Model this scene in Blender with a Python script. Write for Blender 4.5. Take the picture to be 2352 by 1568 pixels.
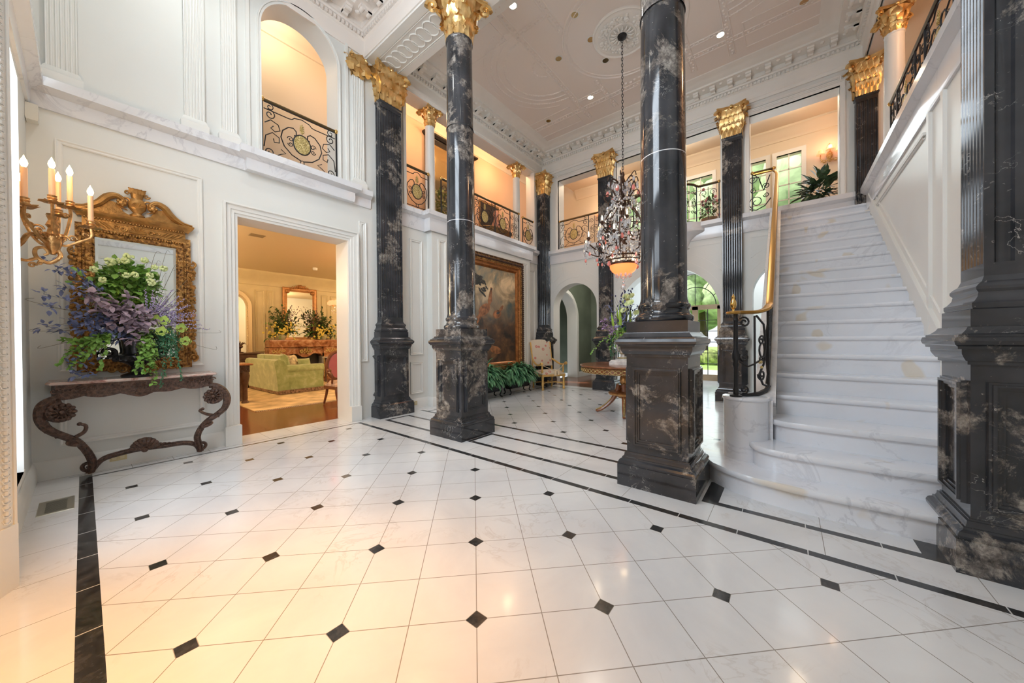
import bpy, bmesh, math, random
from mathutils import Vector, Matrix, noise
from math import sin, cos, pi, sqrt, radians, atan2, hypot
random.seed(7)
for o in list(bpy.data.objects): bpy.data.objects.remove(o)
S = bpy.context.scene
COL = S.collection
# ---------------------------------------------------------------- camera
F, PITCH, ROLL, YAW = 787.96, .00644, -.00801, -.11099
TH = radians(45) + YAW
cd = bpy.data.cameras.new('camera'); cam = bpy.data.objects.new('camera', cd); COL.objects.link(cam)
cd.sensor_width = 36; cd.lens = 36*F/2352; cd.clip_start = .05; cd.clip_end = 200
_cp, _sp, _cr, _sr = cos(PITCH), sin(PITCH), cos(ROLL), sin(ROLL)
_R = Matrix(((_cr, -_sr, 0), (_sr, _cr, 0), (0, 0, 1))) @ Matrix(((1, 0, 0), (0, _cp, -_sp), (0, _sp, _cp)))
_B = Matrix(((sin(TH), -cos(TH), 0), (0, 0, -1), (cos(TH), sin(TH), 0)))
_M = _R @ _B
_X, _Y, _Z = Vector(_M[0]), -Vector(_M[1]), -Vector(_M[2])
mw = Matrix((_X, _Y, _Z)).transposed().to_4x4(); mw.translation = Vector((0, 0, 1.3))
cam.matrix_world = mw
S.camera = cam
# ---------------------------------------------------------------- world, big lights, exposure
S.view_settings.view_transform = 'Standard'; S.view_settings.look = 'None'
S.view_settings.gamma = 1; S.view_settings.use_curve_mapping = False
S.view_settings.exposure = 0.36
W = bpy.data.worlds.new('world'); S.world = W; W.use_nodes = True
_bg = W.node_tree.nodes['Background']; _bg.inputs[0].default_value = (.86, .93, 1, 1); _bg.inputs[1].default_value = .9
def light(name, typ, loc, energy, color=(1, 1, 1), size=.3, sizey=None, rot=(0, 0, 0), spot=None, blend=.6):
    l = bpy.data.lights.new(name, typ); l.energy = energy; l.color = color
    if typ == 'AREA':
        l.size = size
        if sizey: l.shape = 'RECTANGLE'; l.size_y = sizey
    elif typ == 'SUN': l.angle = size
    else: l.shadow_soft_size = size
    if spot: l.spot_size = radians(spot); l.spot_blend = blend
    o = bpy.data.objects.new(name, l); COL.objects.link(o); o.location = loc; o.rotation_euler = rot
    return o
def aim(o, target):
    d = Vector(target) - o.location; o.rotation_euler = d.to_track_quat('-Z', 'Y').to_euler()
    return o
WARM = (1, .72, .42); PEACH = (1, .60, .33); DAY = (.80, .90, 1)
light('sun', 'SUN', (20, 0, 30), 4.0, (1, .96, .88), .03, rot=(radians(38), 0, radians(-165)))
# daylight from the glazed front door and the tall window over it, behind the camera
aim(light('front_door_daylight', 'AREA', (-.62, 2.2, 3.0), 14, DAY, 1.9, .6), (5, 2.2, 1.6))
aim(light('front_upper_window_daylight', 'AREA', (-.62, 2.2, 5.05), 160, DAY, 2.6, 2.0), (5, 2.2, 2.4))
aim(light('front_side_window_daylight', 'AREA', (-.62, 3.66, 1.8), 34, DAY, .8, 2.6), (5, 3.4, 1.0))
# ---------------------------------------------------------------- mesh builder
class MB:
    def __init__(s): s.v, s.f, s.m, s.cur = [], [], [], 0
    def mat(s, i): s.cur = i; return s
    def add(s, vs, fs):
        b = len(s.v); s.v += [tuple(v) for v in vs]
        for f in fs: s.f.append(tuple(b+i for i in f)); s.m.append(s.cur)
        return s
    def merge(s, o, M=None):
        b = len(s.v); s.v += [tuple(M @ Vector(v)) if M else v for v in o.v]
        for f, m in zip(o.f, o.m): s.f.append(tuple(b+i for i in f)); s.m.append(m)
        return s
    def box(s, x0, y0, z0, x1, y1, z1):
        return s.add([(x0,y0,z0),(x1,y0,z0),(x1,y1,z0),(x0,y1,z0),(x0,y0,z1),(x1,y0,z1),(x1,y1,z1),(x0,y1,z1)],
                     [(0,3,2,1),(4,5,6,7),(0,1,5,4),(1,2,6,5),(2,3,7,6),(3,0,4,7)])
    def cbox(s, c, h): return s.box(c[0]-h[0], c[1]-h[1], c[2]-h[2], c[0]+h[0], c[1]+h[1], c[2]+h[2])
    def bbox(s, x0, y0, z0, x1, y1, z1, b=.01):
        # box with chamfered vertical edges and top
        return s.rects([(0, z0), (0, z1-b), (-b, z1)], x0, y0, x1, y1, ch=b)
    def quad(s, a, b, c, d): return s.add([a, b, c, d], [(0, 1, 2, 3)])
    def rects(s, prof, x0, y0, x1, y1, cap=True, ch=0):
        """stack of rectangles: prof = (outward offset, z)"""
        vs, fs = [], []
        n = 8 if ch else 4
        for d, z in prof:
            a, b, c, e = x0-d, y0-d, x1+d, y1+d
            if ch: vs += [(a+ch,b,z),(c-ch,b,z),(c,b+ch,z),(c,e-ch,z),(c-ch,e,z),(a+ch,e,z),(a,e-ch,z),(a,b+ch,z)]
            else: vs += [(a,b,z),(c,b,z),(c,e,z),(a,e,z)]
        for i in range(len(prof)-1):
            for k in range(n):
                q = (k+1) % n; fs.append((i*n+k, i*n+q, i*n+n+q, i*n+n+k))
        if cap: fs += [tuple(range(n))[::-1], tuple(range((len(prof)-1)*n, len(prof)*n))]
        return s.add(vs, fs)
    def lathe(s, prof, c=(0, 0, 0), n=24, a0=0, a1=2*pi, axis='z', sx=1, sy=1, cap=True):
        full = abs(a1-a0-2*pi) < 1e-6; m = n if full else n+1
        vs, fs = [], []
        for r, z in prof:
            for k in range(m):
                a = a0+(a1-a0)*k/n; p = (r*cos(a)*sx, r*sin(a)*sy, z)
                if axis == 'x': p = (p[2], p[0], p[1])
                if axis == 'y': p = (p[1], p[2], p[0])
                vs.append((c[0]+p[0], c[1]+p[1], c[2]+p[2]))
        for i in range(len(prof)-1):
            for k in range(n):
                q = (k+1) % m; fs.append((i*m+k, i*m+q, i*m+m+q, i*m+m+k))
        if full and cap and prof[0] != prof[-1]:
            if prof[0][0] > 1e-5: fs.append(tuple(range(m))[::-1])
            if prof[-1][0] > 1e-5: fs.append(tuple(range((len(prof)-1)*m, len(prof)*m)))
        return s.add(vs, fs)
    def tube(s, pts, r, n=6, closed=False, flat=1, up=None):
        pts = [Vector(p) for p in pts]; N = len(pts)
        rr = r if isinstance(r, (list, tuple)) else [r]*N
        vs, fs = [], []; prev = None
        for i, p in enumerate(pts):
            if closed: t = pts[(i+1) % N]-pts[i-1]
            else: t = pts[min(i+1, N-1)]-pts[max(i-1, 0)]
            if t.length < 1e-9: t = Vector((0, 0, 1))
            t.normalize()
            if up: nr = Vector(up)-t*t.dot(Vector(up))
            elif prev is None:
                a = Vector((0, 0, 1)) if abs(t.z) < .9 else Vector((1, 0, 0)); nr = a-t*t.dot(a)
            else: nr = prev-t*t.dot(prev)
            if nr.length < 1e-6: nr = Vector((1, 0, 0)).cross(t)
            nr.normalize(); prev = nr; b = t.cross(nr)
            for k in range(n):
                a = 2*pi*(k+.5)/n; q = p+(nr*cos(a)*flat+b*sin(a))*rr[i]; vs.append(q)
        L = N if closed else N-1
        for i in range(L):
            j = (i+1) % N
            for k in range(n):
                q = (k+1) % n; fs.append((i*n+k, i*n+q, j*n+q, j*n+k))
        if not closed: fs += [tuple(range(n))[::-1], tuple(range((N-1)*n, N*n))]
        return s.add(vs, fs)
    def sphere(s, c, r, n=10, m=6, sz=1, sx=1, sy=1):
        return s.lathe([(max(r*sin(pi*i/m), 0), -r*cos(pi*i/m)*sz) for i in range(m+1)], c, n, sx=sx, sy=sy)
    def sweep(s, path, prof, closed=False, up=Vector((0, 0, 1)), cap=True):
        """sweep profile (outward, up) along a horizontal-ish polyline with mitres; outward = right of travel"""
        P = [Vector(p) for p in path]; N = len(P); vs, fs = [], []; k = len(prof)
        for i, p in enumerate(P):
            d0 = (p-P[i-1]) if (closed or i > 0) else None
            d1 = (P[(i+1) % N]-p) if (closed or i < N-1) else None
            n0 = d0.cross(up).normalized() if d0 else None; n1 = d1.cross(up).normalized() if d1 else None
            if n0 and n1:
                h = n0+n1; h = h.normalized(); h = h/max(.2, h.dot(n0))
            else: h = n0 or n1
            for a, b in prof: vs.append(p+h*a+up*b)
        L = N if closed else N-1
        for i in range(L):
            j = (i+1) % N
            for q in range(k-1): fs.append((i*k+q, j*k+q, j*k+q+1, i*k+q+1))
        if cap and not closed: fs += [tuple(range(k)), tuple(range((N-1)*k, N*k))[::-1]]
        return s.add(vs, fs)
    def frame(s, O, U, V, u0, v0, u1, v1, prof, closed=True):
        """mitred frame round the rectangle; prof = (outward from rectangle, height off plane)"""
        O, U, V = Vector(O), Vector(U), Vector(V); N_ = U.cross(V)
        cs = [(u0, v0), (u1, v0), (u1, v1), (u0, v1)]; sg = [(-1, -1), (1, -1), (1, 1), (-1, 1)]
        if not closed: cs = [(u0, v0), (u0, v1), (u1, v1), (u1, v0)]; sg = [(-1, 0), (-1, 1), (1, 1), (1, 0)]
        vs, fs = [], []; k = len(prof)
        for (u, v), (a, b) in zip(cs, sg):
            for d, h in prof: vs.append(O+U*(u+a*d)+V*(v+b*d)+N_*h)
        for i in range(4 if closed else 3):
            j = (i+1) % 4
            for q in range(k-1): fs.append((i*k+q, j*k+q, j*k+q+1, i*k+q+1))
        return s.add(vs, fs)
    def extr(s, poly, a, b, axes='xyz', cap=True):
        """extrude 2d polygon (first two axes) from a to b along the third"""
        ix = ['xyz'.index(c) for c in axes]; n = len(poly); vs = []
        for t in (a, b):
            for p in poly:
                q = [0, 0, 0]; q[ix[0]], q[ix[1]], q[ix[2]] = p[0], p[1], t; vs.append(q)
        fs = [(k, (k+1) % n, n+(k+1) % n, n+k) for k in range(n)]
        if cap: fs += [tuple(range(n))[::-1], tuple(range(n, 2*n))]
        return s.add(vs, fs)
    def build(s, name, mats, parent=None, angle=38, fix=True):
        top = parent
        while top and top.parent: top = top.parent
        off = Vector(top.location) if top else Vector()
        me = bpy.data.meshes.new(name)
        me.from_pydata([Vector(v)-off for v in s.v], [], s.f)
        if not isinstance(mats, (list, tuple)): mats = [mats]
        for m in mats: me.materials.append(m)
        if any(s.m): me.polygons.foreach_set('material_index', s.m)
        if fix:
            bm = bmesh.new(); bm.from_mesh(me); bmesh.ops.recalc_face_normals(bm, faces=bm.faces); bm.to_mesh(me); bm.free()
        me.polygons.foreach_set('use_smooth', [True]*len(me.polygons))
        try: me.set_sharp_from_angle(angle=radians(angle))
        except Exception: pass
        me.update()
        o = bpy.data.objects.new(name, me); COL.objects.link(o)
        if parent: o.parent = parent
        return o
def tag(o, label=None, cat=None, group=None, kind=None):
    if label: o['label'] = label
    if cat: o['category'] = cat
    if group: o['group'] = group
    if kind: o['kind'] = kind
    return o
def thing(name, label, cat, loc=(0, 0, 0), group=None):
    o = bpy.data.objects.new(name, None); COL.objects.link(o); o.location = loc; o.empty_display_size = .1
    return tag(o, label, cat, group)
def struct(name, mb, m, **k): return tag(mb.build(name, m, **k), kind='structure')
def copy_tree(o, parent=None):
    c = o.copy(); COL.objects.link(c); c.parent = parent
    for ch in list(o.children): copy_tree(ch, c)
    return c
def place(o, loc, rz=0, sc=1):
    o.location = loc; o.rotation_euler = (0, 0, rz); o.scale = (sc, sc, sc); return o
def arc(c, r, a0, a1, n, plane='xz', d=0):
    out = []
    for i in range(n+1):
        a = a0+(a1-a0)*i/n; out.append((c[0]+r*cos(a), c[1]+r*sin(a)))
    return out
# ---------------------------------------------------------------- materials
class X:
    """tiny expression wrapper over Math nodes"""
    def __init__(s, t, sock): s.t, s.s = t, sock
    def _op(s, op, *o):
        n = s.t.nodes.new('ShaderNodeMath'); n.operation = op
        for i, v in enumerate((s,)+o):
            if isinstance(v, X): s.t.links.new(v.s, n.inputs[i])
            else: n.inputs[i].default_value = v
        return X(s.t, n.outputs[0])
    def __add__(s, o): return s._op('ADD', o)
    def __sub__(s, o): return s._op('SUBTRACT', o)
    def __mul__(s, o): return s._op('MULTIPLY', o)
    def __truediv__(s, o): return s._op('DIVIDE', o)
    def abs(s): return s._op('ABSOLUTE')
    def lt(s, o): return s._op('LESS_THAN', o)
    def gt(s, o): return s._op('GREATER_THAN', o)
    def max(s, o): return s._op('MAXIMUM', o)
    def min(s, o): return s._op('MINIMUM', o)
    def fr(s): return s._op('FRACT')
    def inv(s): return (s*-1.)+1.
    def cell(s, per):      # distance to nearest multiple of per
        return s._op('PINGPONG', per/2.)
def btw(e, a, b): return e.gt(a)*e.lt(b)
def newmat(name):
    m = bpy.data.materials.new(name); m.use_nodes = True
    return m, m.node_tree, m.node_tree.nodes['Principled BSDF']
def ramp(t, fac, stops):
    n = t.nodes.new('ShaderNodeValToRGB'); e = n.color_ramp.elements
    while len(e) > 1: e.remove(e[-1])
    for i, (p, c) in enumerate(stops):
        q = e[0] if i == 0 else e.new(p)
        q.position = p; q.color = tuple(c)+(1,) if len(c) == 3 else c
    t.links.new(fac, n.inputs[0]); return n.outputs[0]
def mix(t, fac, a, b):
    n = t.nodes.new('ShaderNodeMix'); n.data_type = 'RGBA'
    for v, i in ((fac, 0), (a, 6), (b, 7)):
        v = v.s if isinstance(v, X) else v
        if isinstance(v, bpy.types.NodeSocket): t.links.new(v, n.inputs[i])
        elif i == 0: n.inputs[0].default_value = v
        else: n.inputs[i].default_value = tuple(v)+(1,)
    return n.outputs[2]
def coords(t, world=True, sc=(1, 1, 1)):
    s = t.nodes.new('ShaderNodeNewGeometry').outputs['Position'] if world else t.nodes.new('ShaderNodeTexCoord').outputs['Object']
    if sc != (1, 1, 1):
        m = t.nodes.new('ShaderNodeMapping'); m.inputs['Scale'].default_value = sc; t.links.new(s, m.inputs[0]); s = m.outputs[0]
    return s
def tex(t, co, scale=5, detail=3, rough=.5, dist=0, typ='Noise'):
    n = t.nodes.new('ShaderNodeTex'+typ); t.links.new(co, n.inputs['Vector'])
    for k, v in (('Scale', scale), ('Detail', detail), ('Roughness', rough), ('Distortion', dist)):
        if k in n.inputs: n.inputs[k].default_value = v
    return n.outputs[0]
def bump(t, b, h, strength=.3, dist=.01):
    n = t.nodes.new('ShaderNodeBump'); n.inputs['Strength'].default_value = strength; n.inputs['Distance'].default_value = dist
    t.links.new(h, n.inputs['Height']); t.links.new(n.outputs[0], b.inputs['Normal'])
def pmat(name, col, rough=.5, metal=0, var=0, vs=4, bmp=0, bs=30, coat=0, sheen=0, spec=None, world=False):
    m, t, b = newmat(name)
    b.inputs['Roughness'].default_value = rough; b.inputs['Metallic'].default_value = metal
    b.inputs['Base Color'].default_value = tuple(col)+(1,)
    co = coords(t, world)
    nz = tex(t, co, vs, 4)
    if var:
        t.links.new(ramp(t, nz, [(.3, [c*(1-var) for c in col]), (.7, [min(1, c*(1+var)) for c in col])]), b.inputs['Base Color'])
    if bmp: bump(t, b, tex(t, co, bs, 4), bmp)
    if coat: b.inputs['Coat Weight'].default_value = coat; b.inputs['Coat Roughness'].default_value = .05
    if sheen: b.inputs['Sheen Weight'].default_value = sheen
    if spec is not None: b.inputs['Specular IOR Level'].default_value = spec
    return m
def emat(name, col, st):
    m, t, b = newmat(name); b.inputs['Base Color'].default_value = tuple(col)+(1,)
    b.inputs['Emission Color'].default_value = tuple(col)+(1,); b.inputs['Emission Strength'].default_value = st
    return m
def glass(name, tint=(1, 1, 1), refl=.12, rough=0):
    m, t, b = newmat(name); n = t.nodes
    tr = n.new('ShaderNodeBsdfTransparent'); tr.inputs[0].default_value = tuple(tint)+(1,)
    gl = n.new('ShaderNodeBsdfGlossy'); gl.inputs['Roughness'].default_value = rough
    lw = n.new('ShaderNodeLayerWeight'); lw.inputs[0].default_value = refl*2
    mx = n.new('ShaderNodeMixShader'); t.links.new(lw.outputs[1], mx.inputs[0]); t.links.new(tr.outputs[0], mx.inputs[1]); t.links.new(gl.outputs[0], mx.inputs[2])
    t.links.new(mx.outputs[0], n['Material Output'].inputs[0]); return m
def white_marble(name='white_marble', base=(.86, .89, .95), vein=(.50, .52, .58), rough=.12, amb=True):
    m, t, b = newmat(name); co = coords(t)
    n1 = X(t, tex(t, co, 1.6, 8, .62, 1.2))
    v = ((n1-.5).abs()*38.).min(1.)
    n2 = X(t, tex(t, co, .9, 3))
    amt = v.inv()*((n2-.42)*4.).max(0.).min(1.)*.55
    cloud = X(t, tex(t, co, 1.2, 5, .6))
    c0 = ramp(t, cloud.s, [(.35, [c*.93 for c in base]), (.65, base)])
    c1 = mix(t, amt, c0, vein)
    if amb:
        g = ((X(t, tex(t, co, 2.6, 2, .4, .6))-.675)*9.).max(0.).min(.4)
        c1 = mix(t, g, c1, (.72, .56, .30))
    t.links.new(c1, b.inputs['Base Color']); b.inputs['Roughness'].default_value = rough
    b.inputs['Coat Weight'].default_value = .3; b.inputs['Coat Roughness'].default_value = .04
    return m
def black_marble():
    m, t, b = newmat('black_marble'); co = coords(t)
    n1 = X(t, tex(t, co, 3.4, 12, .72, .5)); n3 = X(t, tex(t, co, .95, 2, .5, .8))
    patch = ((n1*.75+n3*.55-.70)*24.).max(0.).min(1.)
    veins = ((X(t, tex(t, co, 1.5, 6, .55, 1.6))-.5).abs()*300.).min(1.).inv()*((X(t, tex(t, co, 1.7, 2))-.50)*9.).max(0.).min(1.)
    crk = ((X(t, tex(t, co, 9, 5, .6, 1.5))-.5).abs()*60.).min(1.).inv()*((X(t, tex(t, co, 2.4, 3, .6))-.60)*12.).max(0.).min(.8)
    speck = (((X(t, tex(t, co, 34, 3, .65))-.70)*14.).max(0.).min(.6)).max(crk)
    c0 = ramp(t, tex(t, co, 3, 4), [(.35, (.020, .022, .026)), (.7, (.050, .052, .060))])
    pc = ramp(t, tex(t, co, 14, 8, .8), [(.35, (.035, .032, .03)), (.5, (.16, .14, .125)), (.68, (.46, .42, .37))])
    c1 = mix(t, patch, c0, pc); c1 = mix(t, (veins*.6).max(speck), c1, (.6, .58, .55))
    t.links.new(c1, b.inputs['Base Color']); b.inputs['Roughness'].default_value = .10
    b.inputs['Specular IOR Level'].default_value = .6
    return m
def gold_leaf():
    m, t, b = newmat('gold_leaf'); co = coords(t, False)
    t.links.new(ramp(t, tex(t, co, 9, 5), [(.3, (.60, .34, .10)), (.7, (1, .74, .36))]), b.inputs['Base Color'])
    b.inputs['Metallic'].default_value = .85; b.inputs['Roughness'].default_value = .33
    bump(t, b, tex(t, co, 45, 4), .25, .01); return m
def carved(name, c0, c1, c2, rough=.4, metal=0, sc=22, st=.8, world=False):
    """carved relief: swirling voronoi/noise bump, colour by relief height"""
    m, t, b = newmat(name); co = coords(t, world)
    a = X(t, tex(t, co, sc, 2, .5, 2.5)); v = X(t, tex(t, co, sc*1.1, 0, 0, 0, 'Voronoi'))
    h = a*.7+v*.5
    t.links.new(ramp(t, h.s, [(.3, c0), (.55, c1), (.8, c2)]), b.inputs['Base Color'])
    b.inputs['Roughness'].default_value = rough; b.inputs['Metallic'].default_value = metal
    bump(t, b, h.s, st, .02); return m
def wood(name, c0, c1, scale=(1, 12, 12), rough=.25, planks=None):
    m, t, b = newmat(name); co = coords(t, True, scale)
    n = tex(t, co, 2.2, 6, .6, .6); c = ramp(t, n, [(.3, c0), (.7, c1)])
    if planks:
        sp = t.nodes.new('ShaderNodeSeparateXYZ'); t.links.new(coords(t), sp.inputs[0]); y = X(t, sp.outputs[planks[0]])
        g = y.cell(planks[1]).lt(.0025); c = mix(t, g, c, [q*.35 for q in c0])
    t.links.new(c, b.inputs['Base Color']); b.inputs['Roughness'].default_value = rough
    b.inputs['Coat Weight'].default_value = .2
    return m
M = {}
M['wall'] = pmat('cream_wall_paint', (.77, .775, .745), .45, var=.02, vs=1, world=True)
M['trim'] = pmat('white_trim_paint', (.82, .815, .78), .35, var=.015, vs=2, world=True)
M['ceil'] = pmat('blush_ceiling_paint', (.86, .79, .73), .6, world=True)
M['plaster'] = pmat('cream_plaster', (.87, .85, .80), .55, var=.02, world=True)
M['peach'] = pmat('peach_wall_paint', (.78, .55, .38), .6, world=True)
M['blushwall'] = pmat('warm_ivory_paint', (.76, .66, .52), .55, world=True)
M['yellow'] = pmat('antique_yellow_panelling', (.66, .56, .34), .5, var=.05, world=True)
M['green'] = pmat('green_glazed_wall', (.17, .20, .15), .4, var=.2, vs=1.5, world=True)
M['wm'] = white_marble()
M['wm2'] = white_marble('white_marble_band', (.80, .80, .82), (.48, .48, .52), .18, amb=False)
M['bm'] = black_marble()
M['gold'] = gold_leaf()
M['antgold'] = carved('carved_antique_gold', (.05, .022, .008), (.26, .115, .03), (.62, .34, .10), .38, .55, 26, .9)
M['antgold_s'] = pmat('antique_gold', (.40, .20, .055), .36, .6, var=.3, vs=14, bmp=.4, bs=40)
M['brass'] = pmat('polished_brass', (.80, .50, .16), .18, 1, var=.1)
M['iron'] = pmat('black_wrought_iron', (.022, .022, .024), .42, .3, bmp=.1, bs=60)
M['carvwood'] = carved('dark_carved_wood', (.035, .018, .013), (.075, .038, .026), (.15, .078, .052), .32, 0, 34, .55)
M['darkwood'] = pmat('dark_walnut', (.10, .05, .032), .34, var=.35, vs=12, bmp=.25, bs=30)
M['woodfloor'] = wood('cherry_wood_floor', (.13, .035, .015), (.30, .10, .045), (1.2, 14, 1), .18, (1, .09))
M['mirror'] = pmat('mirror_glass', (.86, .90, .88), .02, 1)
M['glass'] = glass('window_glass', refl=.05)
m_, t_, b_ = newmat('clear_crystal'); tr_ = t_.nodes.new('ShaderNodeBsdfTransparent'); gl_ = t_.nodes.new('ShaderNodeBsdfGlossy'); gl_.inputs['Roughness'].default_value = .05; gl_.inputs[0].default_value = (.95, .96, 1, 1)
mx_ = t_.nodes.new('ShaderNodeMixShader'); mx_.inputs[0].default_value = .62; t_.links.new(tr_.outputs[0], mx_.inputs[1])
mx2 = t_.nodes.new('ShaderNodeMixShader'); mx2.inputs[0].default_value = .45; t_.links.new(gl_.outputs[0], mx2.inputs[1]); t_.links.new(b_.outputs[0], mx2.inputs[2]); b_.inputs['Base Color'].default_value = (.80, .82, .86, 1); b_.inputs['Roughness'].default_value = .2
t_.links.new(mx2.outputs[0], mx_.inputs[2]); t_.links.new(mx_.outputs[0], t_.nodes['Material Output'].inputs[0]); M['crystal'] = m_
M['pinkcrystal'] = pmat('rose_quartz', (.85, .28, .24), .12, coat=.6)
M['bronze'] = pmat('dark_bronze', (.07, .035, .022), .4, .6, var=.4, vs=20, bmp=.3, bs=40)
M['gilt'] = pmat('gilt_bronze', (.50, .27, .10), .3, .8, var=.35, vs=25, bmp=.4, bs=50)
M['candle'] = pmat('candle_wax_sleeve', (.86, .48, .26), .4)
M['bulb'] = emat('lit_bulb', (1, .80, .50), 7)
M['lamp'] = emat('lit_lamp_lens', (1, .88, .68), 9)
M['void'] = pmat('dark_recess', (.03, .028, .03), .25, .2)
# ================================================================ structure
FX, HX = 8.4, 5.55          # far wall plane, hall left wall plane
ZB0, ZB1, ZE, ZC = 3.42, 3.79, 5.98, 6.56
def floor_mat():
    m, t, b = newmat('marble_tile_floor')
    sp = t.nodes.new('ShaderNodeSeparateXYZ'); co = coords(t); t.links.new(co, sp.inputs[0])
    x, y = X(t, sp.outputs[0]), X(t, sp.outputs[1])
    a = (x-y-.003)*.70711; c = (x+y-2.259)*.70711
    foyer = btw(x, .045, 2.69)*y.lt(5.26)
    hall = btw(x, 3.94, 8.0)*y.lt(5.1)
    field = foyer.max(hall)
    seam = a.cell(.3075).lt(.0021).max(c.cell(.3075).lt(.0021))*field
    inset = (a.cell(.615)+c.cell(.615)).lt(.05)*field
    edge = (a.cell(.615)+c.cell(.615)).lt(.0535)*field
    plinth = y.gt(5.12).max(btw(y, 3.2, 3.85)).max(btw(y, .53, 1.18)).max(y.lt(-.74))
    strips = btw(x, -.035, .045)*y.lt(5.37)
    strips = strips.max(btw(x, 2.69, 2.75)*y.lt(5.30)).max(btw(y, 5.26, 5.30)*btw(x, .045, 2.74))
    strips = strips.max((btw(x, 3.06, 3.12).max(btw(x, 3.475, 3.53)*y.gt(1.1)))*plinth.inv())
    strips = strips.max(btw(x, 3.88, 3.94)*btw(y, .7, 5.3)).max(btw(y, 5.10, 5.14)*btw(x, 3.94, 8.04)).max(btw(x, 8.0, 8.04)*y.lt(5.12))
    ends = btw(y, 3.145, 3.2).max(btw(y, 3.85, 3.905)).max(btw(y, 1.18, 1.235)).max(btw(y, .42, .53)).max(btw(y, -.74, -.63)).max(btw(y, 5.07, 5.12))
    strips = strips.max(ends*btw(x, 3.06, 3.53))
    thin = btw(y, 5.395, 5.405)*btw(x, -.1, 2.9)
    bseam = (x.cell(.31).lt(.002)*y.gt(5.26)).max(y.cell(.455).lt(.002)*x.lt(-.035)).max((y+.18).cell(.62).lt(.002)*btw(x, 2.75, 3.94)*strips.inv())
    bseam = bseam.max(thin)*field.inv()
    lseam = ((y+.1).cell(.36).lt(.003)*strips*x.gt(2.6)).max((y+.12).cell(.43).lt(.003)*strips*x.lt(.05)*y.lt(5.26))
    whites = ramp(t, tex(t, co, 1.4, 6, .6, .6), [(.35, (.70, .71, .73)), (.65, (.80, .81, .82))])
    n1 = X(t, tex(t, co, 2.3, 7, .6, 1.6)); v = ((n1-.5).abs()*45.).min(1.).inv()*((X(t, tex(t, co, 1.1, 2))-.5)*5.).max(0.).min(.35)
    c1 = mix(t, v, whites, (.50, .46, .43))
    c1 = mix(t, seam.max(bseam), c1, (.30, .28, .26))
    blk = ramp(t, tex(t, co, 14, 6, .7), [(.4, (.018, .019, .021)), (.72, (.07, .07, .07))])
    c1 = mix(t, edge, c1, (.35, .33, .30))
    c1 = mix(t, inset.max(strips), c1, blk)
    c1 = mix(t, lseam, c1, (.6, .6, .6))
    t.links.new(c1, b.inputs['Base Color']); b.inputs['Roughness'].default_value = .17
    b.inputs['Specular IOR Level'].default_value = .5
    b.inputs['Coat Weight'].default_value = .2; b.inputs['Coat Roughness'].default_value = .06
    return m
M['floor'] = floor_mat()
f = MB(); f.box(-.31, -1.25, -.12, FX, 5.86, 0); struct('floor', f, M['floor'])
f = MB(); f.box(-.6, 5.86, -.12, 8.3, 13.0, -.001); struct('floor', f, M['woodfloor'])
f = MB(); f.box(FX, 3.3, -.12, 12.5, 5.9, -.001); struct('floor', f, M['woodfloor'])
f = MB(); f.box(FX, -3, -.12, 12.0, 3.3, 0); struct('floor', f, M['floor'])

def arch_poly(c0, c1, z0, z1, c, r, zs, n=28):
    p = [(c0, z0), (c-r, z0), (c-r, zs)]
    p += [(c-r*cos(pi*i/n), zs+r*sin(pi*i/n)) for i in range(1, n)]
    return p+[(c+r, zs), (c+r, z0), (c1, z0), (c1, z1), (c0, z1)]
# ---- left wall of the foyer: door opening, arched balcony opening above
DX0, DX1, DZ = 1.25, 2.67, 2.90
w = MB()
w.box(-.31, 5.5, 0, DX0, 5.86, ZB1); w.box(DX1, 5.5, 0, 3.3, 5.86, ZB1); w.box(DX0, 5.5, DZ, DX1, 5.86, ZB1)
w.box(-.31, 5.5, ZB1, 1.3, 5.86, 6.95)
w.extr(arch_poly(1.3, 2.75, ZB1, 6.95, 2.03, .5, 5.56), 5.5, 5.86, 'xzy')
w.box(2.75, 5.5, ZB1, 3.3, 5.86, 6.95)
struct('wall_left', w, M['wall'])
# arch architrave (fine moulding round the arched opening)
w = MB()
for r0, r1, d in ((.50, .53, .018), (.53, .545, .03)):
    n = 30; pts = [(2.03-q*1.0, z) for q, z in ()]
    inner = [(2.03-r0, ZB1)]+[(2.03-r0*cos(pi*i/n), 5.56+r0*sin(pi*i/n)) for i in range(n+1)]+[(2.03+r0, ZB1)]
    outer = [(2.03-r1, ZB1)]+[(2.03-r1*cos(pi*i/n), 5.56+r1*sin(pi*i/n)) for i in range(n+1)]+[(2.03+r1, ZB1)]
    w.extr(inner+outer[::-1], 5.5-d, 5.503, 'xzy')
w.box(1.36, 5.475, ZB1, 1.40, 5.5, 6.5); w.box(2.66, 5.475, ZB1, 2.70, 5.5, 6.5); w.box(1.36, 5.475, 6.46, 2.70, 5.5, 6.5)
struct('trim_1', w, M['trim'])
# ---- marble ledge band of the foyer, stepping forward under the arch
def band(path, name='trim_2', z0=ZB0+.1):
    w = MB(); P = [(0, z0), (.02, z0), (.03, z0+.04), (.03, ZB1-.13), (.055, ZB1-.12), (.085, ZB1-.09), (.10, ZB1-.085), (.10, ZB1), (0, ZB1)]
    w.sweep([Vector((a, b, 0)) for a, b in path], P); return struct(name, w, M['wm2'])
band([(-.31, 5.5), (1.36, 5.5), (1.36, 5.42), (2.72, 5.42), (2.72, 5.5), (3.06, 5.5)])
w = MB(); w.box(1.36, 5.42, 3.52, 2.72, 5.5, ZB1-.002); struct('trim_2', w, M['wm2'])
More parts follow.
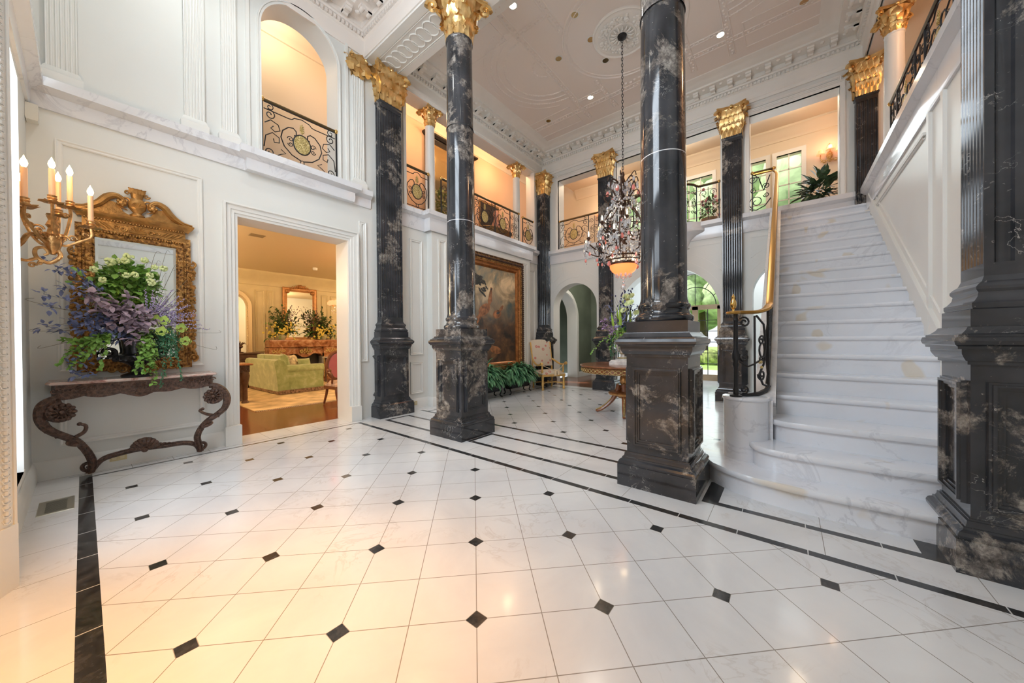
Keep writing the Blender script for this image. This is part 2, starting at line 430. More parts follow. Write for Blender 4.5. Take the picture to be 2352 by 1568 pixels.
# ---- door casing with plinth blocks
CAS = [(0, 0), (0, .02), (.03, .025), (.035, .04), (.07, .04), (.075, .055), (.12, .06), (.128, .085), (.15, .085), (.15, 0)]
w = MB(); w.frame((0, 5.5, 0), (1, 0, 0), (0, 0, 1), DX0, .18, DX1, DZ, CAS, closed=False)
w.box(DX0-.16, 5.405, 0, DX0+.004, 5.5, .24); w.box(DX1-.004, 5.405, 0, DX1+.16, 5.5, .24)
w.box(DX0-.004, 5.5, 0, DX0+.004, 5.9, DZ); w.box(DX1-.004, 5.5, 0, DX1+.004, 5.9, DZ)
struct('door_1', w, M['trim'])
# ---- wall panel mouldings
PAN = [(-.045, 0), (-.045, .012), (-.035, .018), (-.02, .012), (-.008, .022), (0, .022), (0, 0)]
w = MB()
def panel(O, U, V, r, mb): mb.frame(O, U, V, *r, PAN)
Yw = ((0, 5.5, 0), (1, 0, 0), (0, 0, 1))
panel(*Yw, (-.15, 1.02, .915, 3.27), w); panel(*Yw, (-.15, .30, .915, .88), w)
panel(*Yw, (2.86, .95, 2.98, 3.27), w)
struct('trim_3', w, M['trim'])
# chair rail over the lower panel
BB = [(0, 0), (.03, 0), (.03, .12), (.022, .14), (.018, .165), (.006, .18), (0, .18)]
w = MB(); w.sweep([Vector((-.31, 5.5, 0)), Vector((1.1, 5.5, 0))], BB); struct('baseboard_left', w, M['trim'])
# ---- fluted white wall pilasters on the ledge
def flute_face(p0, p1, n, wf, depth, m=.5):
    """points from p0 to p1 (2d) with n concave flutes; outward = right of travel"""
    p0, p1 = Vector(p0), Vector(p1); d = p1-p0; L = d.length; d /= L; nr = Vector((d.y, -d.x))
    pitch = L/(n+m*.6) if n else L; out = [p0]; s0 = (L-pitch*n)/2
    for i in range(n):
        c = s0+pitch*(i+.5)
        for k in range(5):
            a = pi*k/4; out.append(p0+d*(c-wf/2*cos(a))-nr*depth*sin(a))
    return out
def fluted(mb, x0, y0, x1, y1, z0, z1, nf, wf=None, dp=None):
    """rect shaft; nf = flutes on faces (-y, +x, +y, -x) ccw"""
    cs = [(x0, y0), (x1, y0), (x1, y1), (x0, y1)]; poly = []
    for i in range(4):
        a, b = cs[i], cs[(i+1) % 4]; L = hypot(b[0]-a[0], b[1]-a[1]); n = nf[i]
        pf = (L/(n+.4)*.66) if n else 0
        poly += [tuple(p) for p in flute_face(a, b, n, pf, min(pf*.5, dp or .02))]
    mb.extr(poly, z0, z1, 'xyz'); return mb
def acanthus(mb, base, h, wd, out, curl, side, lob=3, q=7):
    """leaf from base, rising h, leaning along vector out, curling over at the tip; side = width direction"""
    base, out, side = Vector(base), Vector(out), Vector(side); vs, fs = [], []
    for i in range(q+1):
        u = i/q
        cz = h*(u if u < .78 else .78+.22*sin((u-.78)/.22*pi*.75)*.8)
        cr = curl*(.12*u+(max(0, u-.45)/.55)**2*1.0)
        if u > .9: cz -= h*.07
        wl = wd*.5*(.62+.55*sin(pi*min(1, u*.95))**.7)*(1 if u < .8 else 1-(u-.8)*3.2)*(1+.13*sin(u*pi*lob*2))
        for k in range(-2, 3):
            v = k/2; ridge = .10*wd*(1-abs(v))*1.2-.06*wd*(abs(abs(v)-.5) < .3)
            vs.append(base+side*(wl*v)+out*(cr+ridge)+Vector((0, 0, cz-abs(v)*h*.07)))
    for i in range(q):
        for k in range(4): a = i*5+k; fs.append((a, a+1, a+6, a+5))
    mb.add(vs, fs)
def volute(mb, c, ax, r, w, turns=1.6, sgn=1):
    """small scroll; ax = horizontal direction in which it unrolls"""
    c, ax = Vector(c), Vector(ax); pts, rr = [], []
    for i in range(22):
        a = i/21*turns*2*pi; q = r*(1-i/21*.85); pts.append(c+ax*(cos(a)*q)+Vector((0, 0, sin(a)*q))); rr.append(w*(1-.5*i/21))
    mb.tube(pts, rr, 5)
def capital(x, y, z0, z1, rb, rt, square=False, n=8, hx=None, hy=None, faces='all'):
    """gilded Corinthian capital: bell, two rows of leaves, corner scrolls, concave abacus"""
    mb = MB(); H = z1-z0
    if not square:
        mb.lathe([(rb, z0), (rb*1.02, z0+.25*H), (rb*1.12, z0+.6*H), (rt*.72, z0+.86*H), (rt*.76, z0+.88*H)], (x, y, 0), 24)
        for row, (zz, hh, nn, off, wd, cu) in enumerate(((0, .40, n, 0, 2*pi*rb/n*1.12, rb*.42), (.18*H, .46, n, .5, 2*pi*rb/n*1.1, rb*.55), (.42*H, .40, n, 0, 2*pi*rb/n*.95, rb*.75))):
            for k in range(nn):
                a = 2*pi*(k+off)/nn+pi/8*0; d = Vector((cos(a), sin(a), 0)); r = rb*(1+.06*row)
                acanthus(mb, Vector((x, y, z0+zz))+d*r, hh*H, wd, d, cu, Vector((-sin(a), cos(a), 0)))
        cor = [(x+sx*rt, y+sy*rt) for sx, sy in ((-1, -1), (1, -1), (1, 1), (-1, 1))]
    else:
        mb.rects([(0, z0), (.004, z0+.5*H), (.02, z0+.8*H), (.035, z0+.9*H)], x-hx, y-hy, x+hx, y+hy)
        per = [((x-hx, y-hy), (x+hx, y-hy), (0, -1)), ((x+hx, y-hy), (x+hx, y+hy), (1, 0)), ((x+hx, y+hy), (x-hx, y+hy), (0, 1)), ((x-hx, y+hy), (x-hx, y-hy), (-1, 0))]
        for i, (a, b, nn) in enumerate(per):
            if faces != 'all' and i not in faces: continue
            a, b = Vector(a+(0,)), Vector(b+(0,)); L = (b-a).length; dd = (b-a)/L; nv = Vector(nn+(0,))
            k = max(1, round(L/(hx*2)*3)) if L > .2 else 1
            for row, (zz, hh, cu) in enumerate(((0, .42, .10), (.17*H, .50, .15), (.42*H, .46, .20))):
                c = k+(row % 2)
                for j in range(c):
                    s_ = (j+.5)/c if row % 2 == 0 else j/max(1, c-1)
                    acanthus(mb, a+dd*(L*s_)+nv*(.008+.008*row)+Vector((0, 0, z0+zz)), hh*H, L/k*1.05, nv, cu*rb/.2, dd)
        e = (rt-rb)*.85
        cor = [(x+sx*(hx+e), y+sy*(hy+e)) for sx, sy in ((-1, -1), (1, -1), (1, 1), (-1, 1))]
    # abacus with concave sides
    poly = []
    for i in range(4):
        a, b = Vector(cor[i]), Vector(cor[(i+1) % 4]); d = b-a; nr = Vector((-d.y, d.x)).normalized()
        for k in range(6):
            s_ = .06+.88*k/5; poly.append(tuple(a+d*s_+nr*(d.length*.16*sin(pi*s_))))
    mb.extr(poly, z1-.10*H, z1-.035*H); mb.extr([(x+(p[0]-x)*1.03, y+(p[1]-y)*1.03) for p in poly], z1-.035*H, z1)
    for cx_, cy_ in cor:
        d = Vector((cx_-x, cy_-y, 0)).normalized(); r_ = .10*H
        for s_ in (1,):
            volute(mb, Vector((cx_, cy_, z1-.21*H))-d*r_*1.0, d, r_*1.25, r_*.62)
        acanthus(mb, Vector((cx_, cy_, z0+.45*H))-d*(rt*.62), .36*H, rb*.5, d, rt*.5, Vector((-d.y, d.x, 0)))
    for i in range(4):
        a, b = Vector(cor[i]+(0,)), Vector(cor[(i+1) % 4]+(0,)); m_ = (a+b)/2; d = (m_-Vector((x, y, 0))); L = d.length; d /= L
        p = Vector((x, y, 0))+d*(L*.78)
        mb.sphere((p.x, p.y, z1-.07*H), .065*H, 8, 5)
    return mb
def wall_pilaster(x0, x1, label, cap=False, grp=None):
    t = thing('fluted_pilaster', label, 'pilaster', ((x0+x1)/2, 5.47, ZB1), grp)
    b = MB(); b.rects([(.03, ZB1), (.03, ZB1+.09), (.02, ZB1+.10), (.012, ZB1+.13), (0, ZB1+.15)], x0, 5.455, x1, 5.5); b.build('base', M['trim'], t)
    s_ = MB(); zt = 5.60 if cap else 6.3; fluted(s_, x0+.005, 5.455, x1-.005, 5.499, ZB1+.15, zt, (6, 0, 0, 0), dp=.012); s_.build('shaft', M['trim'], t)
    if cap: capital((x0+x1)/2, 5.478, 5.60, 5.96, .09, .13, True, hx=(x1-x0)/2, hy=.02, faces=(0, 1, 3)).build('capital', M['gold'], t)
wall_pilaster(-.20, .0, 'white fluted wall pilaster on the marble ledge, leftmost, above the gilt mirror')
wall_pilaster(.76, .95, 'white fluted wall pilaster on the ledge, left one of the pair left of the arch')
wall_pilaster(1.10, 1.26, 'white fluted wall pilaster on the ledge, directly left of the arch')
wall_pilaster(2.76, 2.95, 'white fluted wall pilaster with gold capital, right of the arched opening', True)
# ---- back wall corner with window and the front door casing
w = MB(); w.box(-.5, 4.08, 0, -.31, 5.86, 6.95); w.box(-.5, 3.2, 0, -.31, 4.08, .42); w.box(-.5, 3.2, 3.1, -.31, 4.3, 3.9)
w.box(-.5, 3.2, 6.2, -.31, 4.3, 6.95); w.box(-.5, 3.3, 3.9, -.31, 4.3, 6.2)
w.box(-.5, -1.3, 0, -.31, 1.10, 6.95); w.box(-.5, 1.10, 3.35, -.31, 3.2, 3.95); w.box(-.5, 1.10, 6.2, -.31, 3.2, 6.95)
struct('wall_back', w, M['wall'])
w = MB(); w.frame((-.31, 0, 0), (0, -1, 0), (0, 0, 1), -4.08, .42, -3.3, 3.1, [(0, -.05), (0, .0), (.06, .015), (.10, .03), (.10, 0)])
w.box(-.36, 3.25, .38, -.26, 4.16, .42)
wb = tag(w.build('window_1', M['trim']), kind='structure')
g = MB(); g.box(-.42, 3.2, .42, -.41, 4.08, 3.1); g.build('pane', M['glass'], wb)
w = MB(); w.sweep([Vector((-.31, 3.3, 0)), Vector((-.31, 5.5, 0))], BB); struct('baseboard_back', w, M['trim'])
band([(-.31, 3.3), (-.31, 5.5)], 'trim_4')
w = MB()      # glazed front door and the window over it, behind the camera
for y in (1.14, 1.60, 2.17, 2.74, 3.20): w.box(-.46, y-.04, 0, -.40, y+.04, 3.35)
for z in (.12, .9, 1.7, 2.5, 3.30): w.box(-.455, 1.1, z-.03, -.405, 3.24, z+.03)
for y in (1.12, 1.64, 2.17, 2.70, 3.20): w.box(-.46, y-.02, 3.95, -.42, y+.02, 6.2)
for z in (3.97, 4.7, 5.45, 6.18): w.box(-.455, 1.1, z-.02, -.425, 3.2, z+.02)
w.box(-.44, 1.1, 0, -.42, 3.2, 2.5)  # unseen solid panel, added to block daylight through the door
struct('door_4', w, M['trim'])
w = MB(); w.box(-.5, -1.45, 0, 3.05, -1.25, 6.95); struct('wall_right', w, M['wall'])
w = MB(); R1 = ((0, -1.25, 0), (-1, 0, 0), (0, 0, 1))
for a, b in ((-2.7, -1.5), (-1.3, -.1)):
    panel(*R1, (a, .95, b, 3.27), w); panel(*R1, (a, .30, b, .82), w)
struct('trim_19', w, M['trim']); band([(3.05, -1.25), (-.31, -1.25)], 'trim_20')
# carved, splayed front door casing with plinth block
w = MB(); w.extr([(-.50, 2.9), (-.30, 3.09), (-.225, 3.213), (-.26, 3.25), (-.5, 3.25)][::-1], 0, .34)
w.extr([(-.5, 2.9), (-.305, 3.10), (-.24, 3.205), (-.27, 3.24), (-.5, 3.24)][::-1], .34, 3.3)
w.tube([(-.235, 3.212, .34), (-.235, 3.212, 3.3)], .009, 6)
for i in range(84):
    z = .38+i*.035; a = Vector((-.262, 3.172, z)); dv = Vector((.065, .105, 0)).normalized(); nr = Vector((.85, -.52, 0))
    w.sphere(a+nr*.004, .0135, 8, 4, 1.15); w.tube([a-dv*.016+nr*.002, a-dv*.018+nr*.01+Vector((0, 0, -.016)), a+nr*.012+Vector((0, 0, -.022)), a+dv*.018+nr*.01+Vector((0, 0, -.016)), a+dv*.016+nr*.002], .0028, 4)
struct('door_2', w, M['trim'])
# ---- foyer ceiling, beam between foyer and hall
CORN = [(0, 6.02), (.02, 6.02), (.03, 6.08), (.03, 6.26), (.06, 6.28), (.06, 6.335), (.09, 6.35), (.10, 6.375), (.12, 6.38), (.12, 6.455), (.36, 6.455), (.36, 6.49), (.39, 6.50), (.43, 6.53), (.5, 6.545), (.6, 6.545), (.62, 6.56)]
def cornice(x0, y0, x1, y1, sides, name, m=M['plaster']):
    """cornice inside the rectangle, with dentils and modillion brackets"""
    w = MB(); w.rects([(-a, z) for a, z in CORN], x0, y0, x1, y1, cap=False)
    def run(p, q, inn):
        p, q, inn = Vector(p), Vector(q), Vector(inn); L = (q-p).length; d = (q-p)/L
        n = int(L/.062)
        for i in range(n):
            c = p+d*(L*(i+.5)/n)+inn*.075; w.cbox((c.x, c.y, 6.308), (.018, .018, .024))
        n = int((L-.5)/.30)
        for i in range(n):
            c = p+d*(.25+(L-.5)*(i+.5)/n)+inn*.205; ax = 'x' if abs(d.x) > .5 else 'y'
            hx, hy = (.048, .095) if ax == 'x' else (.095, .048)
            w.cbox((c.x, c.y, 6.437), (hx, hy, .020))
            hx, hy = (.040, .060) if ax == 'x' else (.060, .040); e = c-inn*.03; w.cbox((e.x, e.y, 6.405), (hx, hy, .02))
            e = c+inn*.055; w.lathe([(0, -.045), (.028, -.045), (.032, 0), (.028, .045), (0, .045)], (e.x, e.y, 6.405), 10, axis=ax)
            e = c-inn*.055; w.lathe([(0, -.04), (.036, -.04), (.036, .04), (0, .04)], (e.x, e.y, 6.40), 10, axis=ax)
            e = c+inn*.06+d*((L-.5)/n/2); w.sphere((e.x, e.y, 6.455), .032, 8, 4)
    for k in sides:
        if k == 'l': run((x0, y1, 0), (x1, y1, 0), (0, -1, 0))
        if k == 'f': run((x1, y0, 0), (x1, y1, 0), (-1, 0, 0))
        if k == 'r': run((x0, y0, 0), (x1, y0, 0), (0, 1, 0))
        if k == 'b': run((x0, y0, 0), (x0, y1, 0), (1, 0, 0))
    return struct(name, w, m)
w = MB(); w.box(3.0, -1.25, 6.0, 3.65, 5.5, 6.85)
w.box(3.0, -1.25, 5.99, 3.12, 5.5, 6.0); w.box(3.53, -1.25, 5.99, 3.65, 5.5, 6.0)
for i in range(40):      # guilloche on the soffit
    y = -1.1+i*.165
    w.tube([(3.325+.13*cos(a*pi/8), y+.10*sin(a*pi/8), 5.998) for a in range(16)], .011, 5, True)
for x in (3.14, 3.51): w.tube([(x, -1.2, 5.998), (x, 5.48, 5.998)], .008, 5)
struct('ceiling', w, M['plaster'])
w = MB(); w.box(-.5, -1.25, ZC, 3.0, 5.86, ZC+.3); struct('ceiling', w, M['ceil'])
cornice(-.31, -1.2, 3.0, 5.5, 'lf', 'trim_5', M['ceil'])
w = MB()
for y in (.2, 1.3, 2.4, 3.5, 4.25):
    w.box(.5, y-.06, 6.47, 2.4, y+.06, 6.56)
for x in (.5, 1.45, 2.36): w.box(x-.06, .0, 6.47, x+.06, 4.9, 6.56)
struct('trim_6', w, M['ceil'])
# ---- hall: left wall (lower part with projecting bay, entablature over the gallery)
w = MB(); w.box(3.3, HX, 0, FX+.2, HX+.3, ZB1); w.box(4.27, 5.40, 0, 7.55, HX, ZB1)
w.box(3.0, HX, ZE, FX+.2, HX+.3, 6.95); w.box(3.3, HX, ZB1, 3.74, HX+.3, ZE); w.box(8.02, HX, ZB1, FX+.2, HX+.3, ZE)
struct('wall_left', w, M['wall'])
w = MB()
for x0, x1 in ((3.74, 3.80), (7.96, 8.02)): w.box(x0, HX-.03, ZB1, x1, HX+.1, ZE)
w.sweep([Vector((3.4, HX, 0)), Vector((FX, HX, 0)), Vector((FX, -1.08, 0))], [(0, 5.98), (.03, 5.98), (.035, 6.03), (.05, 6.04), (.05, 6.09), (0, 6.10)])
struct('trim_7', w, M['plaster'])
band([(3.65, HX), (4.22, HX), (4.22, 5.38), (7.60, 5.38), (7.60, HX), (8.1, HX)], 'trim_8', ZB0)
w = MB(); w.box(4.22, 5.38, ZB1-.14, 7.60, HX, ZB1-.001); struct('trim_8', w, M['wm2'])
w = MB(); Y1 = ((0, HX, 0), (1, 0, 0), (0, 0, 1)); Y2 = ((0, 5.40, 0), (1, 0, 0), (0, 0, 1))
panel(*Y1, (3.86, 1.02, 4.14, 3.22), w); panel(*Y1, (3.86, .28, 4.14, .88), w)
for x in (4.42, 7.22): panel(*Y2, (x, .28, x+.2, 3.3), w)
panel(*Y1, (7.68, 1.02, 7.98, 3.22), w); panel(*Y1, (7.68, .28, 7.98, .88), w)
struct('trim_9', w, M['trim'])
w = MB(); w.sweep([Vector(p) for p in ((3.65, HX, 0), (4.27, HX, 0), (4.27, 5.4, 0), (7.55, 5.4, 0), (7.55, HX, 0), (8.1, HX, 0))], BB); struct('baseboard_left', w, M['trim'])
# ---- far wall: lower arches, upper openings
AR = [(4.53, .66, 2.16), (2.2, 1.12, 1.80), (-.13, .66, 2.16)]
w = MB(); X2 = FX+.34
w.extr(arch_poly(3.55, 5.9, 0, ZB1, *AR[0]), FX, X2, 'yzx')
w.extr(arch_poly(.86, 3.55, 0, ZB1, *AR[1]), FX, X2, 'yzx')
w.extr(arch_poly(-1.3, .86, 0, ZB1, *AR[2]), FX, X2, 'yzx')
OP = [(3.67, 5.02), (1.07, 3.33), (-.75, .57)]
ZO = 5.74
for a, b in ((5.02, 5.9), (3.33, 3.67), (.57, 1.07), (-1.5, -.75)): w.box(FX, a, ZB1, X2, b, ZO)
w.box(FX, -1.5, ZO, X2, 5.9, 6.95)
struct('wall_far', w, M['wall'])
w = MB()
for a, b in OP:
    w.frame((FX, 0, 0), (0, -1, 0), (0, 0, 1), -b, ZB1, -a, ZO, [(0, -.05), (0, .012), (.05, .02), (.05, .03), (.07, .03), (.07, 0)], closed=False)
    w.frame((FX, 0, 0), (0, -1, 0), (0, 0, 1), -b-.02, ZO+.07, -a+.02, ZO+.17, PAN)
for c, r, zs in AR:
    n = 30; r1, r2 = r+.16, r+.172
    pts = [Vector((FX, c-r1*cos(pi*i/n), zs+r1*sin(pi*i/n))) for i in range(n+1)]
    w.tube(pts, .006, 4)
struct('trim_10', w, M['trim'])
w = MB()      # thin panel lines with scooped corners between the arches
for ys in ((.95, -1), (3.45, 1)):
    pass
for c, sg in ((AR[1], -1), (AR[1], 1), (AR[0], -1), (AR[0], 1), (AR[2], 1)):
    yc, r, zs = c; yb = yc+sg*(r+.02); R = r+.34
    a1 = math.acos(min(1, (r+.02)/R)); pts = [(yb, zs+R*sin(a1))]
    pts = [(yc+sg*R*cos(a1+(pi/2-.35-a1)*i/10), zs+R*sin(a1+(pi/2-.35-a1)*i/10)) for i in range(11)]
    pts += [(pts[-1][0], 3.3), (yb, 3.3)]
    w.tube([Vector((FX-.001, a, b)) for a, b in pts], .005, 4, True)
struct('trim_11', w, M['trim'])
band([(FX, 5.3), (FX, 3.05), (FX, 2.2), (FX, .1), (FX, -.75), (FX, -1.1)], 'trim_12', ZB0)
cornice(3.65, -1.06, FX, HX, 'lfr', 'trim_13')
# ---- hall ceiling with plaster relief
w = MB(); w.box(3.65, -1.3, ZC, FX+.3, 5.9, ZC+.3); struct('ceiling', w, M['ceil'])
w = MB(); CZ = ZC
def ring(c, r, a0=0, a1=2*pi, rad=.018, beads=0, br=.02, mod=0):
    n = 48; full = abs(a1-a0-2*pi) < .01
    pts = [Vector((c[0]+r*cos(a0+(a1-a0)*i/n), c[1]+r*sin(a0+(a1-a0)*i/n), CZ)) for i in range(n if full else n+1)]
    w.tube(pts, rad, 6, full)
    for i in range(beads):
        a = a0+(a1-a0)*(i+.5)/beads; w.sphere((c[0]+r*cos(a), c[1]+r*sin(a), CZ), br, 6, 4)
def rib(p, q, wd=.05, beads=0):
    p, q = Vector(p+(CZ,)), Vector(q+(CZ,)); d = (q-p).normalized(); s_ = Vector((-d.y, d.x, 0))
    for o_ in (-wd, wd): w.tube([p+s_*o_, q+s_*o_], .012, 5)
    L = (q-p).length; n = int(L/.075)
    for i in range(n): c = p+d*(L*(i+.5)/n); w.sphere(c+s_*.018*sin(i*1.7), .022, 6, 4)
CX, CY = 5.86, 2.2
ring((CX, CY), 1.02, rad=.02); ring((CX, CY), .95, rad=.012, beads=70, br=.017)
for sg in (1, -1):
    y = CY+sg*1.43; rib((4.15, y), (7.6, y)); rib((4.15, CY+sg*.80), (CX-.7, CY+sg*.80)); rib((CX+.7, CY+sg*.80), (7.6, CY+sg*.80))
    c = (5.64, CY+sg*1.47); A = (0, pi) if sg > 0 else (pi, 2*pi)
    for r_, bd in ((.22, 18), (.76, 56), (.90, 0), (1.02, 60)): ring(c, r_, A[0], A[1], .014, bd, .022)
    ring(c, 1.16, A[0]+.25, A[1]-.25, .008)
    for x0, x1 in ((6.95, 7.55), (4.2, 4.7)):
        w.frame((0, 0, CZ), (1, 0, 0), (0, -1, 0), x0, -(CY+sg*2.75 if sg > 0 else CY-1.65), x1, -(CY+sg*2.75 if sg < 0 else CY+1.65), [(0, 0), (0, .01), (.02, .012), (.02, 0)])
for x in (4.15, 7.2):
    rib((x, CY-2.8), (x, CY+2.8))
for x in (4.75, 6.9):
    for sg in (1, -1): rib((x, CY+sg*.80), (x, CY+sg*1.43), .03)
for sx in (-1, 1):      # swags
    for k in range(9): w.sphere((CX+sx*1.2+.02*sin(k*2), CY-.35+k*.09, CZ), .03, 6, 4)
struct('trim_14', w, M['ceil'])
# ---- right wall along the stair
w = MB(); w.box(3.3, -1.35, 0, FX+.2, -1.08, ZB1); w.box(3.0, -1.35, ZE, FX+.2, -1.08, 6.95)
struct('wall_right', w, M['trim'])
band([(FX-.2, -1.08), (3.6, -1.08)], 'trim_15', ZB0)
w = MB()
for x in (5.05, 4.67): w.box(x-.03, -1.08, 0.6, x+.03, -1.055, ZB0)
panel((0, -1.08, 0), (-1, 0, 0), (0, 0, 1), (-8.2, 3.28, -5.2, 3.30), w)
struct('trim_16', w, M['trim'])
# ================================================================ black marble columns and pilasters
PZ = dict(plinth=.20, die=1.15, cap=1.355, block=1.445, base=1.62, shaft=5.39, top=5.985)
def pedestal(t, x0, y0, x1, y1, panels='all', pin=.065):
    """die rectangle x0..y1; plinth and cap project round it"""
    b = MB(); b.rects([(.066, 0), (.066, .185), (.058, .186), (.060, .205), (.052, .222), (.034, .234), (.033, .246), (.024, .248), (.018, .264), (.017, .28), (.008, .281), (.007, .291), (0, .292)], x0, y0, x1, y1)
    b.build('plinth', M['bm'], t, angle=24)
    b = MB(); b.rects([(0, .29), (0, 1.16)], x0, y0, x1, y1)
    fr = [(-.012, .0), (-.012, .010), (.002, .011), (.004, .020), (.018, .021), (.020, .032), (.034, .033), (.036, .022), (.046, .021), (.048, 0)]
    for k, (O, U, a0, a1) in enumerate((((0, y0, 0), (1, 0, 0), x0, x1), ((x1, 0, 0), (0, 1, 0), y0, y1), ((0, y1, 0), (-1, 0, 0), -x1, -x0), ((x0, 0, 0), (0, -1, 0), -y1, -y0))):
        if panels != 'all' and k not in panels: continue
        q = min(pin+.036, (a1-a0)*.30); b.frame(O, U, (0, 0, 1), a0+q, .40, a1-q, 1.0, fr)
    b.build('pedestal', M['bm'], t, angle=24)
    b = MB(); b.rects([(0, 1.14), (.014, 1.141), (.014, 1.16), (.022, 1.162), (.033, 1.182), (.040, 1.20), (.041, 1.226), (.058, 1.227), (.059, 1.241), (.070, 1.25), (.075, 1.27), (.070, 1.29), (.058, 1.294), (.057, 1.305), (.040, 1.312), (.022, 1.332), (.014, 1.349), (.006, 1.351), (0, 1.352), (0, 1.445)], x0, y0, x1, y1)
    b.build('pedestal_cap', M['bm'], t, angle=24)
def round_column(x, y, label):
    t = thing('marble_column', label, 'column', (x, y, 0))
    pedestal(t, x-.25, y-.25, x+.25, y+.25)
    b = MB(); r = .193
    b.lathe([(.0, 1.445), (.235, 1.445), (.246, 1.46), (.246, 1.485), (.235, 1.50), (.225, 1.505), (.215, 1.52), (.207, 1.54), (.21, 1.555), (.215, 1.56), (.222, 1.575), (.219, 1.595), (.208, 1.603), (.203, 1.615), (.2, 1.63), (0, 1.63)], (x, y, 0), 48)
    b.build('base_moulding', M['bm'], t)
    s_ = MB(); pr = []
    for i in range(25):
        z = 1.62+(5.34-1.62)*i/24; pr.append((r-.020*((z-1.62)/3.72)**1.6, z))
    pr = [(r+.007, 1.62)]+[(r, 1.66)]+pr[1:]+[(.178, 5.345), (.186, 5.36), (.186, 5.38), (.176, 5.39), (.1, 5.39)]
    s_.lathe(pr, (x, y, 0), 56); s_.build('shaft', M['bm'], t)
    j = MB()
    for z in (2.905, 4.18): j.lathe([(r-.0035, z-.0035), (r+.0006-.02*((z-1.62)/3.72)**1.6, z-.0035), (r+.0006-.02*((z-1.62)/3.72)**1.6, z+.0035), (r-.0035, z+.0035)], (x, y, 0), 56)
    tag(j.build('drum_joint', M['wm2'], t), 'thin pale joint line')
    capital(x, y, 5.385, PZ['top'], .172, .30).build('capital', M['gold'], t)
    return t
round_column(3.29, 3.522, 'freestanding black marble column with gold capital, the farther one, nearer the left wall')
round_column(3.29, .868, 'big freestanding black marble column in the foreground beside the stair foot')
def pilaster(x0, y0, x1, y1, label, fl, panels='all', capfaces='all', b0=0):
    """x0..y1 is the shaft rectangle"""
    t = thing('marble_pilaster', label, 'pilaster', ((x0+x1)/2, (y0+y1)/2, 0))
    e = .062
    pedestal(t, x0-e, y0-e, x1+e, y1+e, panels)
    b = MB(); b.rects([(.05, 1.445), (.056, 1.46), (.056, 1.48), (.045, 1.49), (.03, 1.515), (.026, 1.54), (.036, 1.555), (.036, 1.57), (.026, 1.585), (.01, 1.60), (0, 1.63)], x0, y0, x1, y1); b.build('base_moulding', M['bm'], t, angle=24)
    s_ = MB(); s_.rects([(0, 1.62), (0, 1.70)], x0, y0, x1, y1); fluted(s_, x0, y0, x1, y1, 1.70, 5.27, fl); s_.rects([(0, 5.27), (0, 5.33), (.012, 5.345), (.012, 5.37), (0, 5.385)], x0, y0, x1, y1)
    s_.build('shaft', M['bm'], t)
    hx, hy = (x1-x0)/2, (y1-y0)/2
    capital((x0+x1)/2, (y0+y1)/2, 5.38, PZ['top'], min(hx, hy, .2), min(hx, hy, .2)+.11, True, hx=hx, hy=hy, faces=capfaces).build('capital', M['gold'], t)
    return t
pilaster(3.17, 5.35, 3.58, 5.62, 'black fluted marble pilaster against the left wall, right of the sitting room doorway', (8, 0, 0, 4), panels=(0, 3), capfaces=(0, 1, 3))
pilaster(3.115, -1.30, 3.44, -.855, 'black fluted marble pier at the right edge of the picture beside the stair', (0, 0, 7, 4), panels=(2, 3), capfaces=(2, 3))
pilaster(8.10, 5.27, 8.36, 5.52, 'slim black fluted pilaster in the far left corner of the hall behind the armchair', (4, 0, 0, 4), panels=(0, 3), capfaces=(0, 3))
pilaster(8.24, 3.40, 8.46, 3.74, 'black fluted pilaster on the far wall, behind the crystal chandelier', (2, 0, 2, 8), panels=(0, 2, 3), capfaces=(0, 2, 3))
pilaster(8.24, .69, 8.46, 1.02, 'black fluted pilaster on the far wall, just left of the stair railing', (2, 0, 2, 8), panels=(0, 2, 3), capfaces=(0, 2, 3))
pilaster(8.26, -1.20, 8.46, -.93, 'black fluted pilaster with gold capital at the head of the marble stair', (0, 0, 2, 5), panels=(), capfaces=(2, 3))
